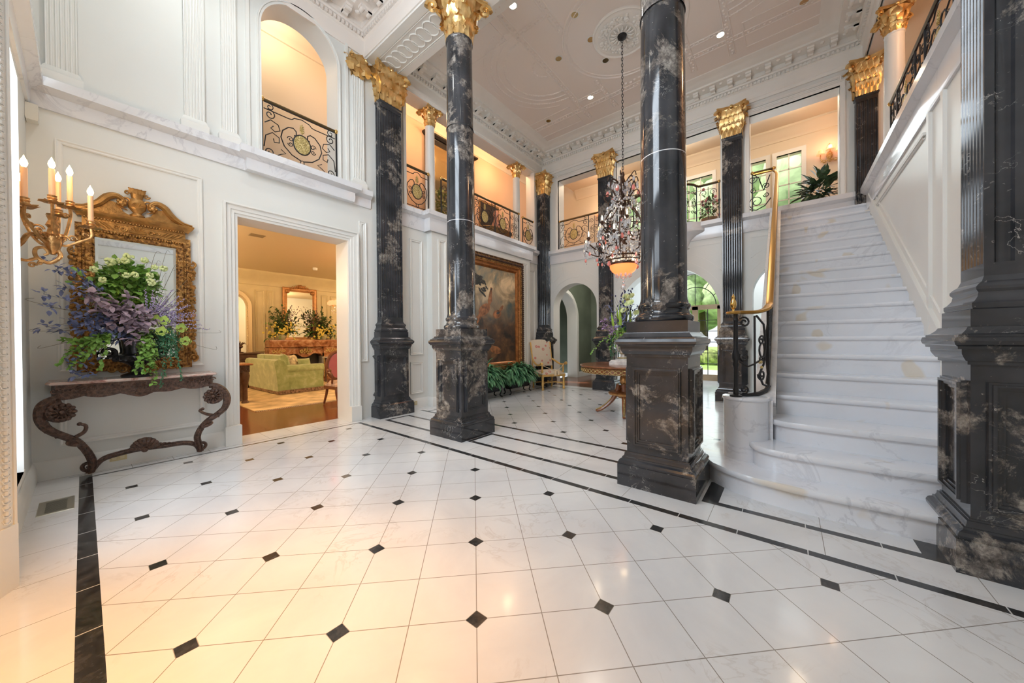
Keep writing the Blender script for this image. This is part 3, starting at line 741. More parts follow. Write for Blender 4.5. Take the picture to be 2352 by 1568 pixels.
# ================================================================ staircase
X0, TR, RS, YL, YR = 3.113, .2678, .1861, .08, -1.08
st = thing('staircase', 'white marble staircase climbing along the right wall to the gallery', 'staircase', (3.4, -.4, 0))
for k in range(1, 21):
    z = RS*k; x = X0+TR*k
    b = MB()
    if k == 1:
        pts = [(3.30, -1.1), (3.30, -.35)]
        pts += [(3.30+.18*(1-cos(pi/2*i/6)), -.35+.72*sin(pi/2*i/6)) for i in range(1, 7)]
        pts = [(3.285, -1.1), (3.275, -.6), (3.265, -.25), (3.275, 0), (3.31, .2), (3.385, .38), (3.50, .52), (3.66, .62), (3.86, .66), (4.05, .64), (4.2, .58), (4.3, .45), (4.3, -1.1)]
    elif k == 2: pts = [(3.53, -1.1), (3.515, -.6), (3.50, -.25), (3.505, -.02), (3.54, .12), (3.60, .21), (3.70, .26), (3.82, .28), (4.2, .28), (4.2, -1.1)]
    elif k == 3: pts = [(3.80, -1.1), (3.79, -.6), (3.79, -.2), (3.82, .0), (3.88, .09), (3.97, .14), (4.3, .14), (4.3, -1.1)]
    else: pts = [(x, YR), (x, YL), (x+.34, YL), (x+.34, YR)]
    def off(P, d):      # shift front edge back for the riser
        out = []
        n = len(P)
        for i, p in enumerate(P):
            a, c = Vector(P[i-1]), Vector(P[(i+1) % n]); t_ = (c-a).normalized(); out.append((p[0]+t_.y*-d if False else p[0]+d*t_.y, p[1]-d*t_.x))
        return out
    if k <= 3:
        area = sum(pts[i-1][0]*pts[i][1]-pts[i][0]*pts[i-1][1] for i in range(len(pts)))
        # nosing: three slices for a rounded edge
        def ins(P, d):
            cx_, cy_ = 4.3, -.35; out = []
            for p in P:
                v = Vector((p[0]-cx_, p[1]-cy_)); L = v.length; out.append((cx_+v.x*(L-d)/L if p[0] < 4.25 else p[0], cy_+v.y*(L-d)/L if p[1] > -1.05 else p[1]))
            return out
        b.extr(ins(pts, .03), z-RS, z-.045)
        b.extr(ins(pts, .022), z-.055, z-.042)
        lay = [(.006, -.045), (0, -.035), (0, -.012), (.006, 0)]
        vs, fs = [], []; n = len(pts)
        for d, dz in lay: vs += [(p[0], p[1], z+dz) for p in ins(pts, d)]
        for i in range(3):
            for q in range(n): fs.append((i*n+q, i*n+(q+1) % n, (i+1)*n+(q+1) % n, (i+1)*n+q))
        fs += [tuple(range(n)), tuple(range(3*n, 4*n))]; b.add(vs, fs)
    else:
        b.box(x+.024, YR, z-RS-.01, x+.34, YL, z-.04)
        prof = [(x+.30, z), (x+.008, z), (x, z-.01), (x-.002, z-.022), (x+.004, z-.035), (x+.012, z-.042), (x+.03, z-.046), (x+.03, z-.056), (x+.30, z-.056)]
        b.extr(prof, YR, YL, 'xzy')
    b.build('step', M['wm'], st)
# body under the steps, closed left side
b = MB(); b.extr([(4.3, 0), (4.3, .52), (8.39, 3.36), (8.39, 0)], YR, .06, 'xzy'); b.build('stair_body', M['wall'], st)
# sloped marble stringer cap on the left, with its top edge above the nosings
sl = RS/TR
def zs(x, d=0): return RS*(x-X0)/TR+d
b = MB(); b.extr([(4.05, zs(4.05, -.30)), (4.05, zs(4.05, .10)), (8.38, zs(8.38, .10)), (8.38, zs(8.38, -.30))], YL-.005, YL+.16, 'xzy')
tag(b.build('stringer', M['wm2'], st), 'veined marble stringer')
b = MB(); b.extr([(3.6, zs(3.6, -.03)), (3.6, zs(3.6, .22)), (8.0, zs(8.0, .22)), (8.0, zs(8.0, -.03))], YR-.0, YR+.022, 'xzy')
b.extr([(3.6, zs(3.6, .20)), (3.6, zs(3.6, .235)), (8.0, zs(8.0, .235)), (8.0, zs(8.0, .20))], YR, YR+.034, 'xzy')
b.extr([(3.6, zs(3.6, .33)), (3.6, zs(3.6, .36)), (7.8, zs(7.8, .36)), (7.8, zs(7.8, .33))], YR, YR+.015, 'xzy')
tag(b.build('wall_skirting', M['trim'], st), 'white painted skirting')
# rounded newel drum
DXc, DYc, DR = 3.87, .30, .175
b = MB(); b.lathe([(DR, RS), (DR, .725)], (DXc, DYc, 0), 36); b.box(DXc, DYc-DR-.03, RS, 4.25, DYc+DR, .725)
b.lathe([(DR+.0, .72), (DR+.008, .725), (DR+.012, .735), (DR+.008, .748), (DR-.01, .755), (0, .755)], (DXc, DYc, 0), 36)
b.build('newel_drum', M['wm'], st)
b = MB(); b.extr([(DXc+.05, .70), (DXc+.05, .756), (4.1, .80), (4.4, 1.0), (4.4, .5)], YL-.005, YL+.16, 'xzy'); b.build('newel_curb', M['wm2'], st)
# ================================================================ gallery corridors, sitting room, garden
w = MB(); w.box(-.6, 5.86, 3.62, 11.2, 7.3, 3.74); w.box(FX+.34, -3.4, 3.62, 11.2, 5.86, 3.74); w.box(2.8, -3.4, 3.62, FX+.34, -1.35, 3.74); struct('floor', w, M['woodfloor'])
w = MB(); w.box(-.6, 5.80, 6.85, 11.2, 7.3, 6.95); w.box(FX+.3, -3.4, 6.5, 11.2, 5.86, 6.6); w.box(2.8, -3.4, 6.5, FX+.3, -1.35, 6.6); struct('ceiling', w, M['blushwall'])
w = MB(); w.box(-.6, 6.92, 3.74, 3.3, 7.05, 6.9); struct('wall_left', w, M['blushwall'])
w = MB(); w.box(3.3, 6.92, 3.74, 11.2, 7.05, 6.9); struct('wall_left', w, M['peach'])
w = MB(); CR = [(0, 6.55), (.02, 6.56), (.03, 6.62), (.06, 6.65), (.10, 6.72), (.14, 6.78), (.17, 6.80), (.17, 6.85), (0, 6.85)]
w.sweep([Vector((-.6, 6.92, 0)), Vector((11, 6.92, 0))], CR)
w.sweep([Vector((11, 5.8, -.35)), Vector((11, -3, -.35))], CR)
w.sweep([Vector((11.2, -2.62, -.35)), Vector((3.0, -2.62, -.35))], CR)
struct('trim_17', w, M['blushwall'])
w = MB(); w.box(2.8, -2.75, 3.74, 11.2, -2.62, 6.6); struct('wall_right', w, M['peach'])
# far outer wall of the gallery with windows
w = MB(); YS = [(-.30, .18), (.40, 1.0), (1.6, 2.8), (3.4, 4.0)]; last = -2.75
for a, b in YS:
    w.box(11, last, 3.7, 11.2, a, 6.55); w.box(11, a, 5.86, 11.2, b, 6.55); w.box(11, a, 3.7, 11.2, b, 4.0); last = b
w.box(11, last, 3.7, 11.2, 7.05, 6.9)
struct('wall_far', w, M['blushwall'])
for i, (a, b) in enumerate(YS):
    w = MB(); w.frame((11, 0, 0), (0, -1, 0), (0, 0, 1), -b, 4.0, -a, 5.86, [(0, -.06), (0, .01), (.06, .02), (.09, .03), (.09, 0)])
    nz = 5; ny = 2 if b-a < .8 else 4
    for k in range(1, ny): y = a+(b-a)*k/ny; w.box(11.03, y-.011, 4.0, 11.06, y+.011, 5.86)
    for k in range(1, nz): z = 4.0+1.86*k/nz; w.box(11.03, a, z-.011, 11.06, b, z+.011)
    o = struct('window_%d' % (i+2), w, M['trim']); g = MB(); g.box(11.07, a, 4.0, 11.075, b, 5.86); g.build('pane', M['glass'], o)
# green hallway behind the left arch, with an arched opening in its left wall
w = MB(); w.extr(arch_poly(FX+.34, 11.5, 0, 3.5, 9.55, .86, 1.95), 5.52, 5.86, 'xzy'); w.box(11.5, 3.45, 0, 11.65, 7.5, 3.5); w.box(FX+.3, 7.3, 0, 11.6, 7.5, 3.5)
struct('wall_far', w, M['green'])
w = MB(); n = 28
def arcp(r): return [(9.55-r, 0)]+[(9.55-r*cos(pi*i/n), 1.95+r*sin(pi*i/n)) for i in range(n+1)]+[(9.55+r, 0)]
w.extr(arcp(.86)+arcp(.83)[::-1], 5.51, 5.87, 'xzy'); w.extr(arcp(.95)+arcp(.84)[::-1], 5.49, 5.53, 'xzy')
struct('trim_21', w, M['trim'])
w = MB(); w.sweep([Vector((10.5, 5.52, 0)), Vector((11.5, 5.52, 0)), Vector((11.5, 3.6, 0))], BB); struct('baseboard_far', w, M['trim'])
w = MB(); w.box(11.49, 4.95, 1.12, 11.5, 5.03, 1.24); w.box(11.482, 4.98, 1.165, 11.49, 5.0, 1.195); tag(w.build('light_switch', M['trim']), 'white light switch on the green hallway wall seen through the left arch', 'switch')
w = MB(); w.box(FX+.34, -3, 3.5, 12.0, 7.5, 3.62); struct('ceiling', w, M['trim'])
# garden room wall with the arched french door
DXX = 11.8
w = MB(); w.extr(arch_poly(-3, 3.45, 0, 3.62, 2.2, 1.0, 2.28), DXX, DXX+.2, 'yzx'); w.box(FX+.34, -3, 0, DXX, -2.8, 3.62); w.box(FX+.34, 3.3, 0, DXX, 3.45, 3.62)
struct('wall_far', w, M['wall'])
tan = pmat('oak_door_stain', (.36, .25, .15), .35, var=.15)
w = MB()
for y in (1.2, 1.56, 2.16, 2.24, 2.84, 3.2): w.box(DXX+.02, y-.045 if y not in (2.16, 2.24) else y-.04, 0, DXX+.08, y+.045 if y not in (2.16, 2.24) else y+.04, 2.26)
for z0, z1 in ((0, .18), (2.16, 2.30)): w.box(DXX+.02, 1.2, z0, DXX+.09, 3.2, z1)
dr = struct('door_3', w, tan)
w = MB()
for a, b in ((1.60, 2.12), (2.28, 2.80)):
    m_ = (a+b)/2; w.box(DXX+.03, m_-.009, .18, DXX+.06, m_+.009, 2.16)
    for k in range(1, 6): z = .18+1.98*k/6; w.box(DXX+.03, a, z-.009, DXX+.06, b, z+.009)
w.build('muntins', M['iron'], dr)
w = MB()
for r in (.98, .56): w.tube([(DXX+.05, 2.2-r*cos(pi*i/24), 2.30+r*sin(pi*i/24)) for i in range(25)], .016 if r > .9 else .012, 5)
for k in range(1, 6): a = pi*k/6; w.tube([(DXX+.05, 2.2+.56*cos(a), 2.3+.56*sin(a)), (DXX+.05, 2.2+.98*cos(a), 2.3+.98*sin(a))], .010, 5)
w.tube([(DXX+.05, 2.2, 2.3), (DXX+.05, 2.2, 3.28)], .01, 5)
w.build('fanlight_bars', M['iron'], dr)
w = MB(); w.box(DXX+.06, 1.2, .1, DXX+.065, 3.2, 3.3); w.build('pane', M['glass'], dr)
# exterior
w = MB(); w.box(12.0, -12, -.2, 16.5, 16, -.06); tag(w.build('terrace', pmat('pale_stone_paving', (.62, .64, .66), .7)), kind='structure')
w = MB(); w.box(16.5, -40, -.3, 60, 50, -.1); tag(w.build('lawn', pmat('green_lawn', (.34, .52, .14), .9, var=.25, vs=1)), kind='structure')
w = MB(); w.box(11.2, -4, 6.45, 12.3, 8, 6.55)
for k in range(16): w.box(11.2, -4+k*.75, 6.40, 12.3, -3.93+k*.75, 6.45)
tag(w.build('eaves', M['trim']), kind='structure')
leafm = pmat('tree_foliage', (.42, .55, .28), .8, var=.45, vs=3, bmp=.5, bs=6); bark = pmat('tree_bark', (.14, .10, .07), .9, var=.2, bmp=.5)
tr = thing('tree', 'leafy green tree in the garden beyond the glass door', 'tree', (24, 4, -.1), 'trees in the garden')
b = MB(); b.tube([(24, 4, -.1), (24.1, 4, 1.5), (23.9, 4.1, 3.4)], [.28, .22, .15], 8); b.build('trunk', bark, tr)
b = MB(); rnd = random.Random(3)
for i in range(26):
    v = Vector((rnd.gauss(0, 1.1), rnd.gauss(0, 1.1), rnd.gauss(0, .9))); c = Vector((24, 4, 4.4))+v; r = rnd.uniform(.7, 1.2)
    q = len(b.v); b.sphere(c, r, 10, 7)
    for j in range(q, len(b.v)): p = Vector(b.v[j]); b.v[j] = tuple(p+(p-c)*.35*noise.noise(p*1.7))
b.build('foliage', leafm, tr, angle=80)
for x, y, s_, lb in ((27, -3.5, 1.0, 'green garden tree seen through the gallery window by the stair head'), (30, 12.5, 1.1, 'green garden tree farther back, left of the glass door'), (36, 4, 1.5, 'tall green tree filling the distance behind the garden door'), (31, -.5, 2.6, 'tall tree whose crown shows through the gallery window left of the sconce'), (33, 8, 2.6, 'tall tree whose crown shows behind the bowed balcony windows')):
    c = copy_tree(tr); place(c, (x, y, -.1), x, s_); c['label'] = lb
hd = MB(); rnd = random.Random(5)
for i in range(60):
    c = Vector((20.5+rnd.uniform(-.4, .4), -10+i*.42, .25)); hd.sphere(c, rnd.uniform(.35, .5), 7, 5)
tag(hd.build('flower_border', pmat('flower_border_leaves', (.30, .36, .12), .8, var=.6, vs=5)), 'low border of shrubs along the lawn beyond the glass door', 'shrubs', kind='stuff')
# ---- sitting room
w = MB(); w.box(-.6, 5.86, 3.4, 8.3, 13, 3.5); struct('ceiling', w, pmat('sitting_room_ceiling', (.72, .60, .40), .5))
w = MB(); w.box(-.6, 12.4, 0, 8.3, 12.6, 3.4); w.box(-.7, 5.86, 0, -.5, 12.6, 3.4); w.box(8.1, 5.86, 0, 8.3, 12.6, 3.4); struct('wall_left', w, M['yellow'])
w = MB(); Y3 = ((0, 12.4, 0), (1, 0, 0), (0, 0, 1))
w.sweep([Vector((-.5, 12.4, 0)), Vector((8.1, 12.4, 0))], [(0, 2.98), (.02, 3.0), (.03, 3.10), (.07, 3.15), (.13, 3.28), (.20, 3.34), (.22, 3.4), (0, 3.4)])
for x0, x1 in ((2.0, 2.55), (3.22, 3.46), (3.53, 3.7), (5.1, 5.3), (5.4, 5.75), (5.9, 6.6)):
    panel(*Y3, (x0, 1.0, x1, 2.85), w); panel(*Y3, (x0, .2, x1, .85), w)
struct('trim_18', w, M['yellow'])
for i, (x, y) in enumerate(((2.5, 9.2), (3.5, 10.6))):
    pass
# ---- small white gallery columns with gold capitals
def white_column(x, y, label, r=.10, zt=5.62, flip=0):
    t = thing('gallery_column', label, 'column', (x, y, ZB1))
    b = MB(); b.rects([(0, ZB1), (0, ZB1+.04)], x-r*1.3, y-r*1.3, x+r*1.3, y+r*1.3); b.lathe([(r*1.3, ZB1+.04), (r*1.33, ZB1+.06), (r*1.15, ZB1+.085), (r*1.2, ZB1+.10), (r, ZB1+.12)], (x, y, 0), 28); b.build('base', M['trim'], t)
    b = MB(); b.lathe([(r, ZB1+.1), (r*.99, ZB1+.8), (r*.9, zt-.03), (r*.97, zt-.02), (r*.97, zt)], (x, y, 0), 32); b.build('shaft', M['trim'], t)
    capital(x, y, zt-.01, 5.975, r*.88, r*1.75, n=6).build('capital', M['gold'], t)
white_column(4.46, HX+.12, 'white gallery column with gold capital on the left gallery, nearest the foyer')
white_column(7.33, HX+.12, 'white gallery column with gold capital on the left gallery, near the far corner')
white_column(7.30, -1.22, 'white gallery column with gold capital above the stair, right side', .11)
# ================================================================ wrought iron balustrades
def spiral(c, r, a0, turns, sg=1, n=16, rin=.22):
    """scroll starting at the outer radius"""
    return [(c[0]+r*(1-(1-rin)*i/n)*cos(a0+sg*turns*2*pi*i/n), c[1]+r*(1-(1-rin)*i/n)*sin(a0+sg*turns*2*pi*i/n)) for i in range(n+1)]
class Rail:
    """draws in (u, v) on a mapped surface"""
    def __init__(s, fn, h): s.fn, s.h, s.bars, s.scr, s.top = fn, h, MB(), MB(), MB(); s.meds, s.posts, s.knobs, s.med, s.knob = [], [], [], MB(), MB()
    def line(s, mb, pts, r=.008, n=5, closed=False): mb.tube([s.fn(u, v) for u, v in pts], r, n, closed)
    def medal(s, u, v, rx, rz):
        s.med = MB(); s.meds.append(s.med)
        k = 20; s.line(s.scr, [(u+rx*cos(2*pi*i/k), v+rz*sin(2*pi*i/k)) for i in range(k)], .010, 5, True)
        c = s.fn(u, v); a = s.fn(u+.01, v)-c; nrm = a.normalized().cross(Vector((0, 0, 1)))
        vs, fs = [], []
        for sgn in (1, -1):
            base = len(vs); vs.append(c+nrm*.022*sgn)
            for j, q in enumerate((.35, .55, .8, 1)):
                for i in range(k):
                    w_ = (1+.10*sin(i*pi)*0+(.07 if (i % 2) else -.05)*(q > .4)*(q < .9))
                    p = s.fn(u+rx*q*w_*.96*cos(2*pi*i/k), v+rz*q*w_*.96*sin(2*pi*i/k)); vs.append(p+nrm*sgn*(.018, .006, .012, .004)[j])
            for i in range(k):
                fs.append((base, base+1+i, base+1+(i+1) % k))
                for j in range(3): o = base+1+j*k; fs.append((o+i, o+(i+1) % k, o+k+(i+1) % k, o+k+i))
        s.med.add(vs, fs)
        for i in range(k):
            p = s.fn(u+rx*.72*cos(2*pi*i/k), v+rz*.72*sin(2*pi*i/k)); s.med.sphere(p, .011, 5, 3)
    def flame(s, u, v, h):
        c = s.fn(u, v); a = (s.fn(u+.01, v)-c).normalized()
        for i in range(5):
            z = i/5; s.med.sphere(c+Vector((0, 0, h*(.1+z*.85))), h*.10*(1-.5*z), 6, 4, 1.5)
            if i < 4:
                for sg in (1, -1): s.med.tube([c+Vector((0, 0, h*(.05+z*.8))), c+a*sg*h*.16*(1-.5*z)+Vector((0, 0, h*(.16+z*.8))), c+a*sg*h*.20*(1-.5*z)+Vector((0, 0, h*(.28+z*.8)))], [h*.05, h*.05, h*.012], 5)
    def panel(s, u0, u1, full=True, fancy=True):
        h = s.h; w = u1-u0; m = (u0+u1)/2; q = min(1, w/.86); L = s.line
        if not fancy:      # narrow lyre panel
            L(s.scr, [(m, .06), (m, .93*h)], .006)
            for sg in (1, -1):
                L(s.scr, [(m+sg*p[0], p[1]) for p in spiral((w*.24, h*.78), w*.2, -.4, 1.3)], .006)
                L(s.scr, [(m+sg*p[0], p[1]) for p in spiral((w*.24, h*.28), w*.2, .4, 1.3, -1)], .006)
                L(s.scr, [(m+sg*w*.05, h*.64), (m+sg*w*.28, h*.60), (m+sg*w*.30, h*.42), (m+sg*w*.05, h*.38)], .006)
                L(s.scr, [(m+sg*p[0], p[1]) for p in spiral((w*.24, h*.52), w*.12, .2, 1.2)], .005)
            L(s.scr, [(m+.04*cos(a*pi/6), h*.5+.07*sin(a*pi/6)) for a in range(12)], .006, 5, True)
            return
        # inner stepped top border
        L(s.scr, [(u0+.02, h*.86), (m-.17*q, h*.86), (m-.13*q, h*.87), (m-.10*q, h*.91), (m, h*.94), (m+.10*q, h*.91), (m+.13*q, h*.87), (m+.17*q, h*.86), (u1-.02, h*.86)], .007)
        L(s.scr, [(u0+.02, h*.10), (u1-.02, h*.10)], .007)
        rx = .115 if w > .5 else w*.27
        s.medal(m, h*.47, rx, h*.175); s.flame(m, h*.68, h*.21)
        # bowl scrolls round the medallion
        for sg in (1, -1):
            P = lambda a, b: (m+sg*a, b*h)
            e = min(.27, w*.44)
            L(s.scr, [P(.02, .17), P(e*.5, .22), P(e*.85, .33), P(e, .47), P(e*.92, .60), P(e*.65, .70), P(e*.42, .72), P(e*.28, .68), P(e*.27, .61), P(e*.38, .59)], .008)
            L(s.scr, [(m+sg*p[0], p[1]) for p in spiral((rx+.035, h*.50), .04, 0, 1.2)], .006)
            L(s.scr, [(m+sg*p[0], p[1]) for p in spiral((rx+.035, h*.41), .035, 0, 1.2, -1)], .006)
            if w > .7:
                E = w/2
                L(s.scr, [P(E-.03, .62), P(E-.10, .70), P(E-.19, .66), P(E-.21, .57), P(E-.15, .52), P(E-.10, .56), P(E-.13, .61)], .007)
                L(s.scr, [P(E-.02, .20), P(E-.04, .40), P(E-.12, .49), P(E-.20, .44), P(E-.20, .35), P(E-.14, .33), P(E-.13, .39)], .007)
                L(s.scr, [(m+sg*p[0], p[1]) for p in spiral((E-.09, h*.79), .07, 1.2, 1.3)], .007)
                L(s.scr, [(m+sg*p[0], p[1]) for p in spiral((E-.09, h*.92), .05, 1.2, 1.2)], .006)
                L(s.scr, [(m+sg*p[0], p[1]) for p in spiral((E-.09, h*.13), .06, -1.2, 1.3)], .007)
                L(s.scr, [P(E-.16, .10), P(E-.22, .16), P(E-.28, .20), P(E-.22, .25)], .006)
        k = 10; L(s.scr, [(m+.025*cos(2*pi*i/k), h*.135+.035*sin(2*pi*i/k)) for i in range(k)], .006, 5, True)
    def rails(s, U, posts, top_mat='iron'):
        n = 30; pts = [(U[0]+(U[1]-U[0])*i/n) for i in range(n+1)]
        for u in posts: q = MB(); s.line(q, [(u, 0), (u, s.h)], .013, 4); s.posts.append(q)
        s.bars.tube([s.fn(u, s.h-.012) for u in pts], .011, 4)
        s.low = MB(); s.low.tube([s.fn(u, .012) for u in pts], .007, 4)
        s.top.tube([s.fn(u, s.h+.008) for u in pts], .021, 8)
        for u in U:
            q = MB(); s.knobs.append(q); q.sphere(s.fn(u, s.h+.008), .034, 10, 6)
    def done(s, name, label, cat, loc, top=None, group=None):
        t = thing(name, label, cat, loc, group)
        s.bars.build('top_bar', M['iron'], t); s.scr.build('scrollwork', M['iron'], t)
        if hasattr(s, 'low'): s.low.build('bottom_rail', M['iron'], t)
        for q in s.posts: q.build('post', M['iron'], t)
        for q in s.meds: tag(q.build('medallion', M['gilt_b'], t), 'gilt medallion and flame')
        for q in s.knobs: tag(q.build('handrail_end', M['brass'], t), 'brass rail end')
        if s.med.v and s.med not in s.meds: tag(s.med.build('gilt_collar', M['gilt_b'], t), 'small gilt collar')
        s.top.build('handrail', top or M['darkrail'], t)
        if s.knob.v: tag(s.knob.build('urn_finial', M['brass'], t), 'brass urn finial')
        return t
M['gilt_b'] = carved('gilt_rosette', (.20, .13, .04), (.55, .40, .14), (.95, .80, .42), .3, .7, 60, .7)
M['darkrail'] = pmat('bronzed_handrail', (.13, .09, .04), .3, .7)
def straight(p, q, z=ZB1):
    p, q = Vector((p[0], p[1], z)), Vector((q[0], q[1], z)); d = (q-p).normalized()
    return (lambda u, v: p+d*u+Vector((0, 0, v))), (q-p).length
def balcony(p, q, label, cuts, h=.80, ends=True):
    fn, L = straight(p, q); r = Rail(fn, h)
    for a, b, fc in cuts: r.panel(a*L, b*L, fancy=fc)
    r.rails((0, L), sorted(set([c[0]*L for c in cuts]+[L])))
    return r.done('iron_balustrade', label, 'railing', ((p[0]+q[0])/2, (p[1]+q[1])/2, ZB1))
balcony((1.54, 5.52), (2.52, 5.52), 'black wrought iron balustrade with gilt medallion in the arched balcony opening', [(0, 1, True)], .78)
balcony((3.80, HX+.02), (4.33, HX+.02), 'narrow iron balustrade between the fluted black pilaster and first gallery column', [(0, 1, True)], .80)
balcony((4.60, HX-.05), (7.20, HX-.05), 'long iron balustrade on the left gallery above the big painting', [(0, .14, False), (.14, .36, True), (.36, .64, True), (.64, .86, True), (.86, 1, False)], .80)
balcony((7.47, HX+.02), (7.97, HX+.02), 'narrow iron balustrade in the far corner of the left gallery', [(0, 1, True)], .80)
balcony((FX+.03, 4.98), (FX+.03, 3.76), 'iron balustrade on the far gallery, left of the chandelier', [(0, .72, True), (.72, 1, False)], .80)
balcony((7.15, -1.16), (3.6, -1.16), 'iron balustrade above the stair along the right gallery', [(0, .1, False), (.1, .33, True), (.33, .43, False), (.43, .66, True), (.66, .8, False), (.8, 1, True)], .78)
# bowed balcony in the middle of the far gallery
def bow(u, v):
    # straight 0-.45, bow .45-1.85, straight to 2.3
    if u < .42: return Vector((FX+.02, 3.30-u, ZB1+v))
    if u > 1.84: return Vector((FX+.02, 1.10+(2.26-u), ZB1+v))
    a = pi*(u-.42)/1.42; return Vector((FX-.02-.42*sin(a), 2.2+.68*cos(a), ZB1+v))
r = Rail(bow, .80)
for i in range(7):
    a = .45+i*1.36/7; r.panel(a, a+1.36/7, fancy=False)
r.panel(.02, .40, fancy=False); r.panel(1.87, 2.24, fancy=False)
r.rails((0, 2.26), [0, .42, .88, 1.38, 1.84, 2.26])
r.done('iron_balustrade', 'bowed iron balustrade over the middle arch, behind the foreground column', 'railing', (FX-.2, 2.2, ZB1))
b = MB(); R = .50
def ell(rx, z): return [(FX-.0-(rx*.62)*sin(pi*i/20), 2.2-(rx+.02)*1.42*cos(pi*i/20), z) for i in range(21)]
vs, fs = [], []
pr = [(.10, 2.93), (.16, 2.97), (.20, 3.02), (.17, 3.08), (.25, 3.18), (.33, 3.25), (.36, 3.27), (.33, 3.30), (.37, 3.42), (.46, 3.53), (.55, 3.58), (.57, 3.60), (.57, 3.66), (.55, 3.67), (.55, ZB1)]
for rx, z in pr: vs += ell(rx, z)
for i in range(len(pr)-1):
    for k in range(20): a = i*21+k; fs.append((a, a+1, a+22, a+21))
fs += [tuple(range(21)), tuple(range((len(pr)-1)*21, len(pr)*21))]
b.add(vs, fs); tag(b.build('bowed_balcony', M['wm2']), 'white marble bowl corbel carrying the bowed balcony over the middle arch', 'balcony')
# stair balustrade with brass handrail
def stairfn(u, v):
    x = 4.12+u; return Vector((x, YL+.055, zs(x, .11)+v))
r = Rail(stairfn, .72)
# scroll pairs along the rake
n = 11; L = 4.1
for i in range(n):
    a = L*i/n; m_ = a+L/n/2; w_ = L/n
    r.line(r.bars, [(a, 0), (a, .72)], .009, 4)
    for sg in (1, -1):
        for c, s2 in (((w_*.22, .56), 1), ((w_*.22, .17), -1)):
            r.line(r.scr, [(m_+sg*p[0], p[1]) for p in spiral(c, w_*.19, -s2*.6, 1.3, s2)], .007)
        r.line(r.scr, [(m_, .36), (m_+sg*w_*.25, .42), (m_+sg*w_*.38, .50)], .007)
        r.line(r.scr, [(m_, .36), (m_+sg*w_*.25, .30), (m_+sg*w_*.38, .22)], .007)
    k = 10; r.line(r.scr, [(m_+.05*cos(2*pi*j/k), .36+.06*sin(2*pi*j/k)) for j in range(k)], .007, 5, True)
r.line(r.bars, [(0, .70), (L, .70)], .012, 4); r.line(r.bars, [(0, .02), (L, .02)], .014, 4)
# curved front end standing on the drum
zb = .757; C0 = Vector((4.12, YL+.055, 0))
foot = [Vector((4.12, YL+.055, zs(4.12, .11)+.02)), Vector((4.02, YL+.07, .80)), Vector((3.93, YL+.12, .775)), Vector((3.84, YL+.20, .768)), Vector((3.79, YL+.27, .768))]
r.bars.tube(foot, .020, 6)
hz = 1.53
hand = [Vector((3.745, YL+.30, hz)), Vector((3.80, YL+.24, hz)), Vector((3.88, YL+.13, hz)), Vector((3.97, YL+.06, hz+.03)), Vector((4.06, YL+.05, hz+.07))]
zt = stairfn(0, .72).z
rail = hand+[Vector((x, YL+.05, max(hz+.07, zs(x, .11)+.72))) for x in (4.12, 4.2, 4.35, 4.6, 5.2, 6, 7, 7.9, 8.2)]+[Vector((8.34, YL+.06, zs(8.3, .11)+.77)), Vector((8.40, YL+.16, zs(8.34, .11)+.80)), Vector((8.41, YL+.42, zs(8.34, .11)+.80))]
rail_mb = MB(); sm = []
for i in range(len(rail)-1):
    for k in range(3): sm.append(rail[i].lerp(rail[i+1], k/3))
sm.append(rail[-1])
for i in range(2): sm = [sm[0]]+[(sm[j-1]+sm[j]*2+sm[j+1])/4 for j in range(1, len(sm)-1)]+[sm[-1]]
# flat-topped moulded rail: wide oval
vs, fs = [], []
for i, p in enumerate(sm):
    t_ = (sm[min(i+1, len(sm)-1)]-sm[max(i-1, 0)]).normalized(); sd = t_.cross(Vector((0, 0, 1))).normalized(); up = sd.cross(t_).normalized()
    for a, c in ((-.034, -.006), (-.028, .012), (0, .018), (.028, .012), (.034, -.006), (.018, -.016), (-.018, -.016)): vs.append(p+sd*a+up*c)
for i in range(len(sm)-1):
    for k in range(7): fs.append((i*7+k, i*7+(k+1) % 7, i*7+7+(k+1) % 7, i*7+7+k))
fs += [tuple(range(7)), tuple(range((len(sm)-1)*7, len(sm)*7))]
r.top.add(vs, fs); r.top.lathe([(0, hz-.014), (.055, hz-.014), (.062, hz-.004), (.055, hz+.008), (.015, hz+.014)], (3.745, YL+.30, 0), 20)
r.knob.lathe([(.012, hz+.012), (.010, hz+.03), (.022, hz+.045), (.027, hz+.07), (.024, hz+.10), (.014, hz+.12), (.012, hz+.13), (.016, hz+.14), (.008, hz+.155), (0, hz+.175)], (3.745, YL+.30, 0), 14)
# newel post, struts and scrolls of the front end
px, py = 3.765, YL+.285
r.bars.lathe([(.05, .757), (.05, .77), (.022, .78), (.024, .82), (.017, .84), (.017, 1.02), (.028, 1.05), (.020, 1.08), (.032, 1.11), (.03, 1.15), (.020, 1.19), (.018, 1.45), (.024, 1.46), (.018, 1.48), (.018, 1.52)], (px, py, 0), 12)
def plane2(u, v):      # from newel towards the rake, curving
    a = min(1, max(0, u/.42)); P = Vector((px, py, 0)).lerp(Vector((4.10, YL+.055, 0)), a); P += Vector((-.35, -.8, 0)).normalized()*.05*sin(pi*a); return P+Vector((0, 0, v))
def l2(pts, rr=.009): r.scr.tube([plane2(u, v) for u, v in pts], rr, 5)
r.bars.tube([plane2(.17, .78), plane2(.17, 1.50)], .012, 4); r.bars.tube([plane2(.40, .86), plane2(.40, 1.56)], .011, 4)
l2(spiral((.07, 1.44), .05, 2.4, 1.4, -1)); l2(spiral((.07, .82), .04, -2, 1.4)); l2(spiral((.07, 1.12), .045, 2.5, 1.4)); l2([(.03, 1.08), (.10, 1.03), (.16, 1.05), (.22, 1.08)])
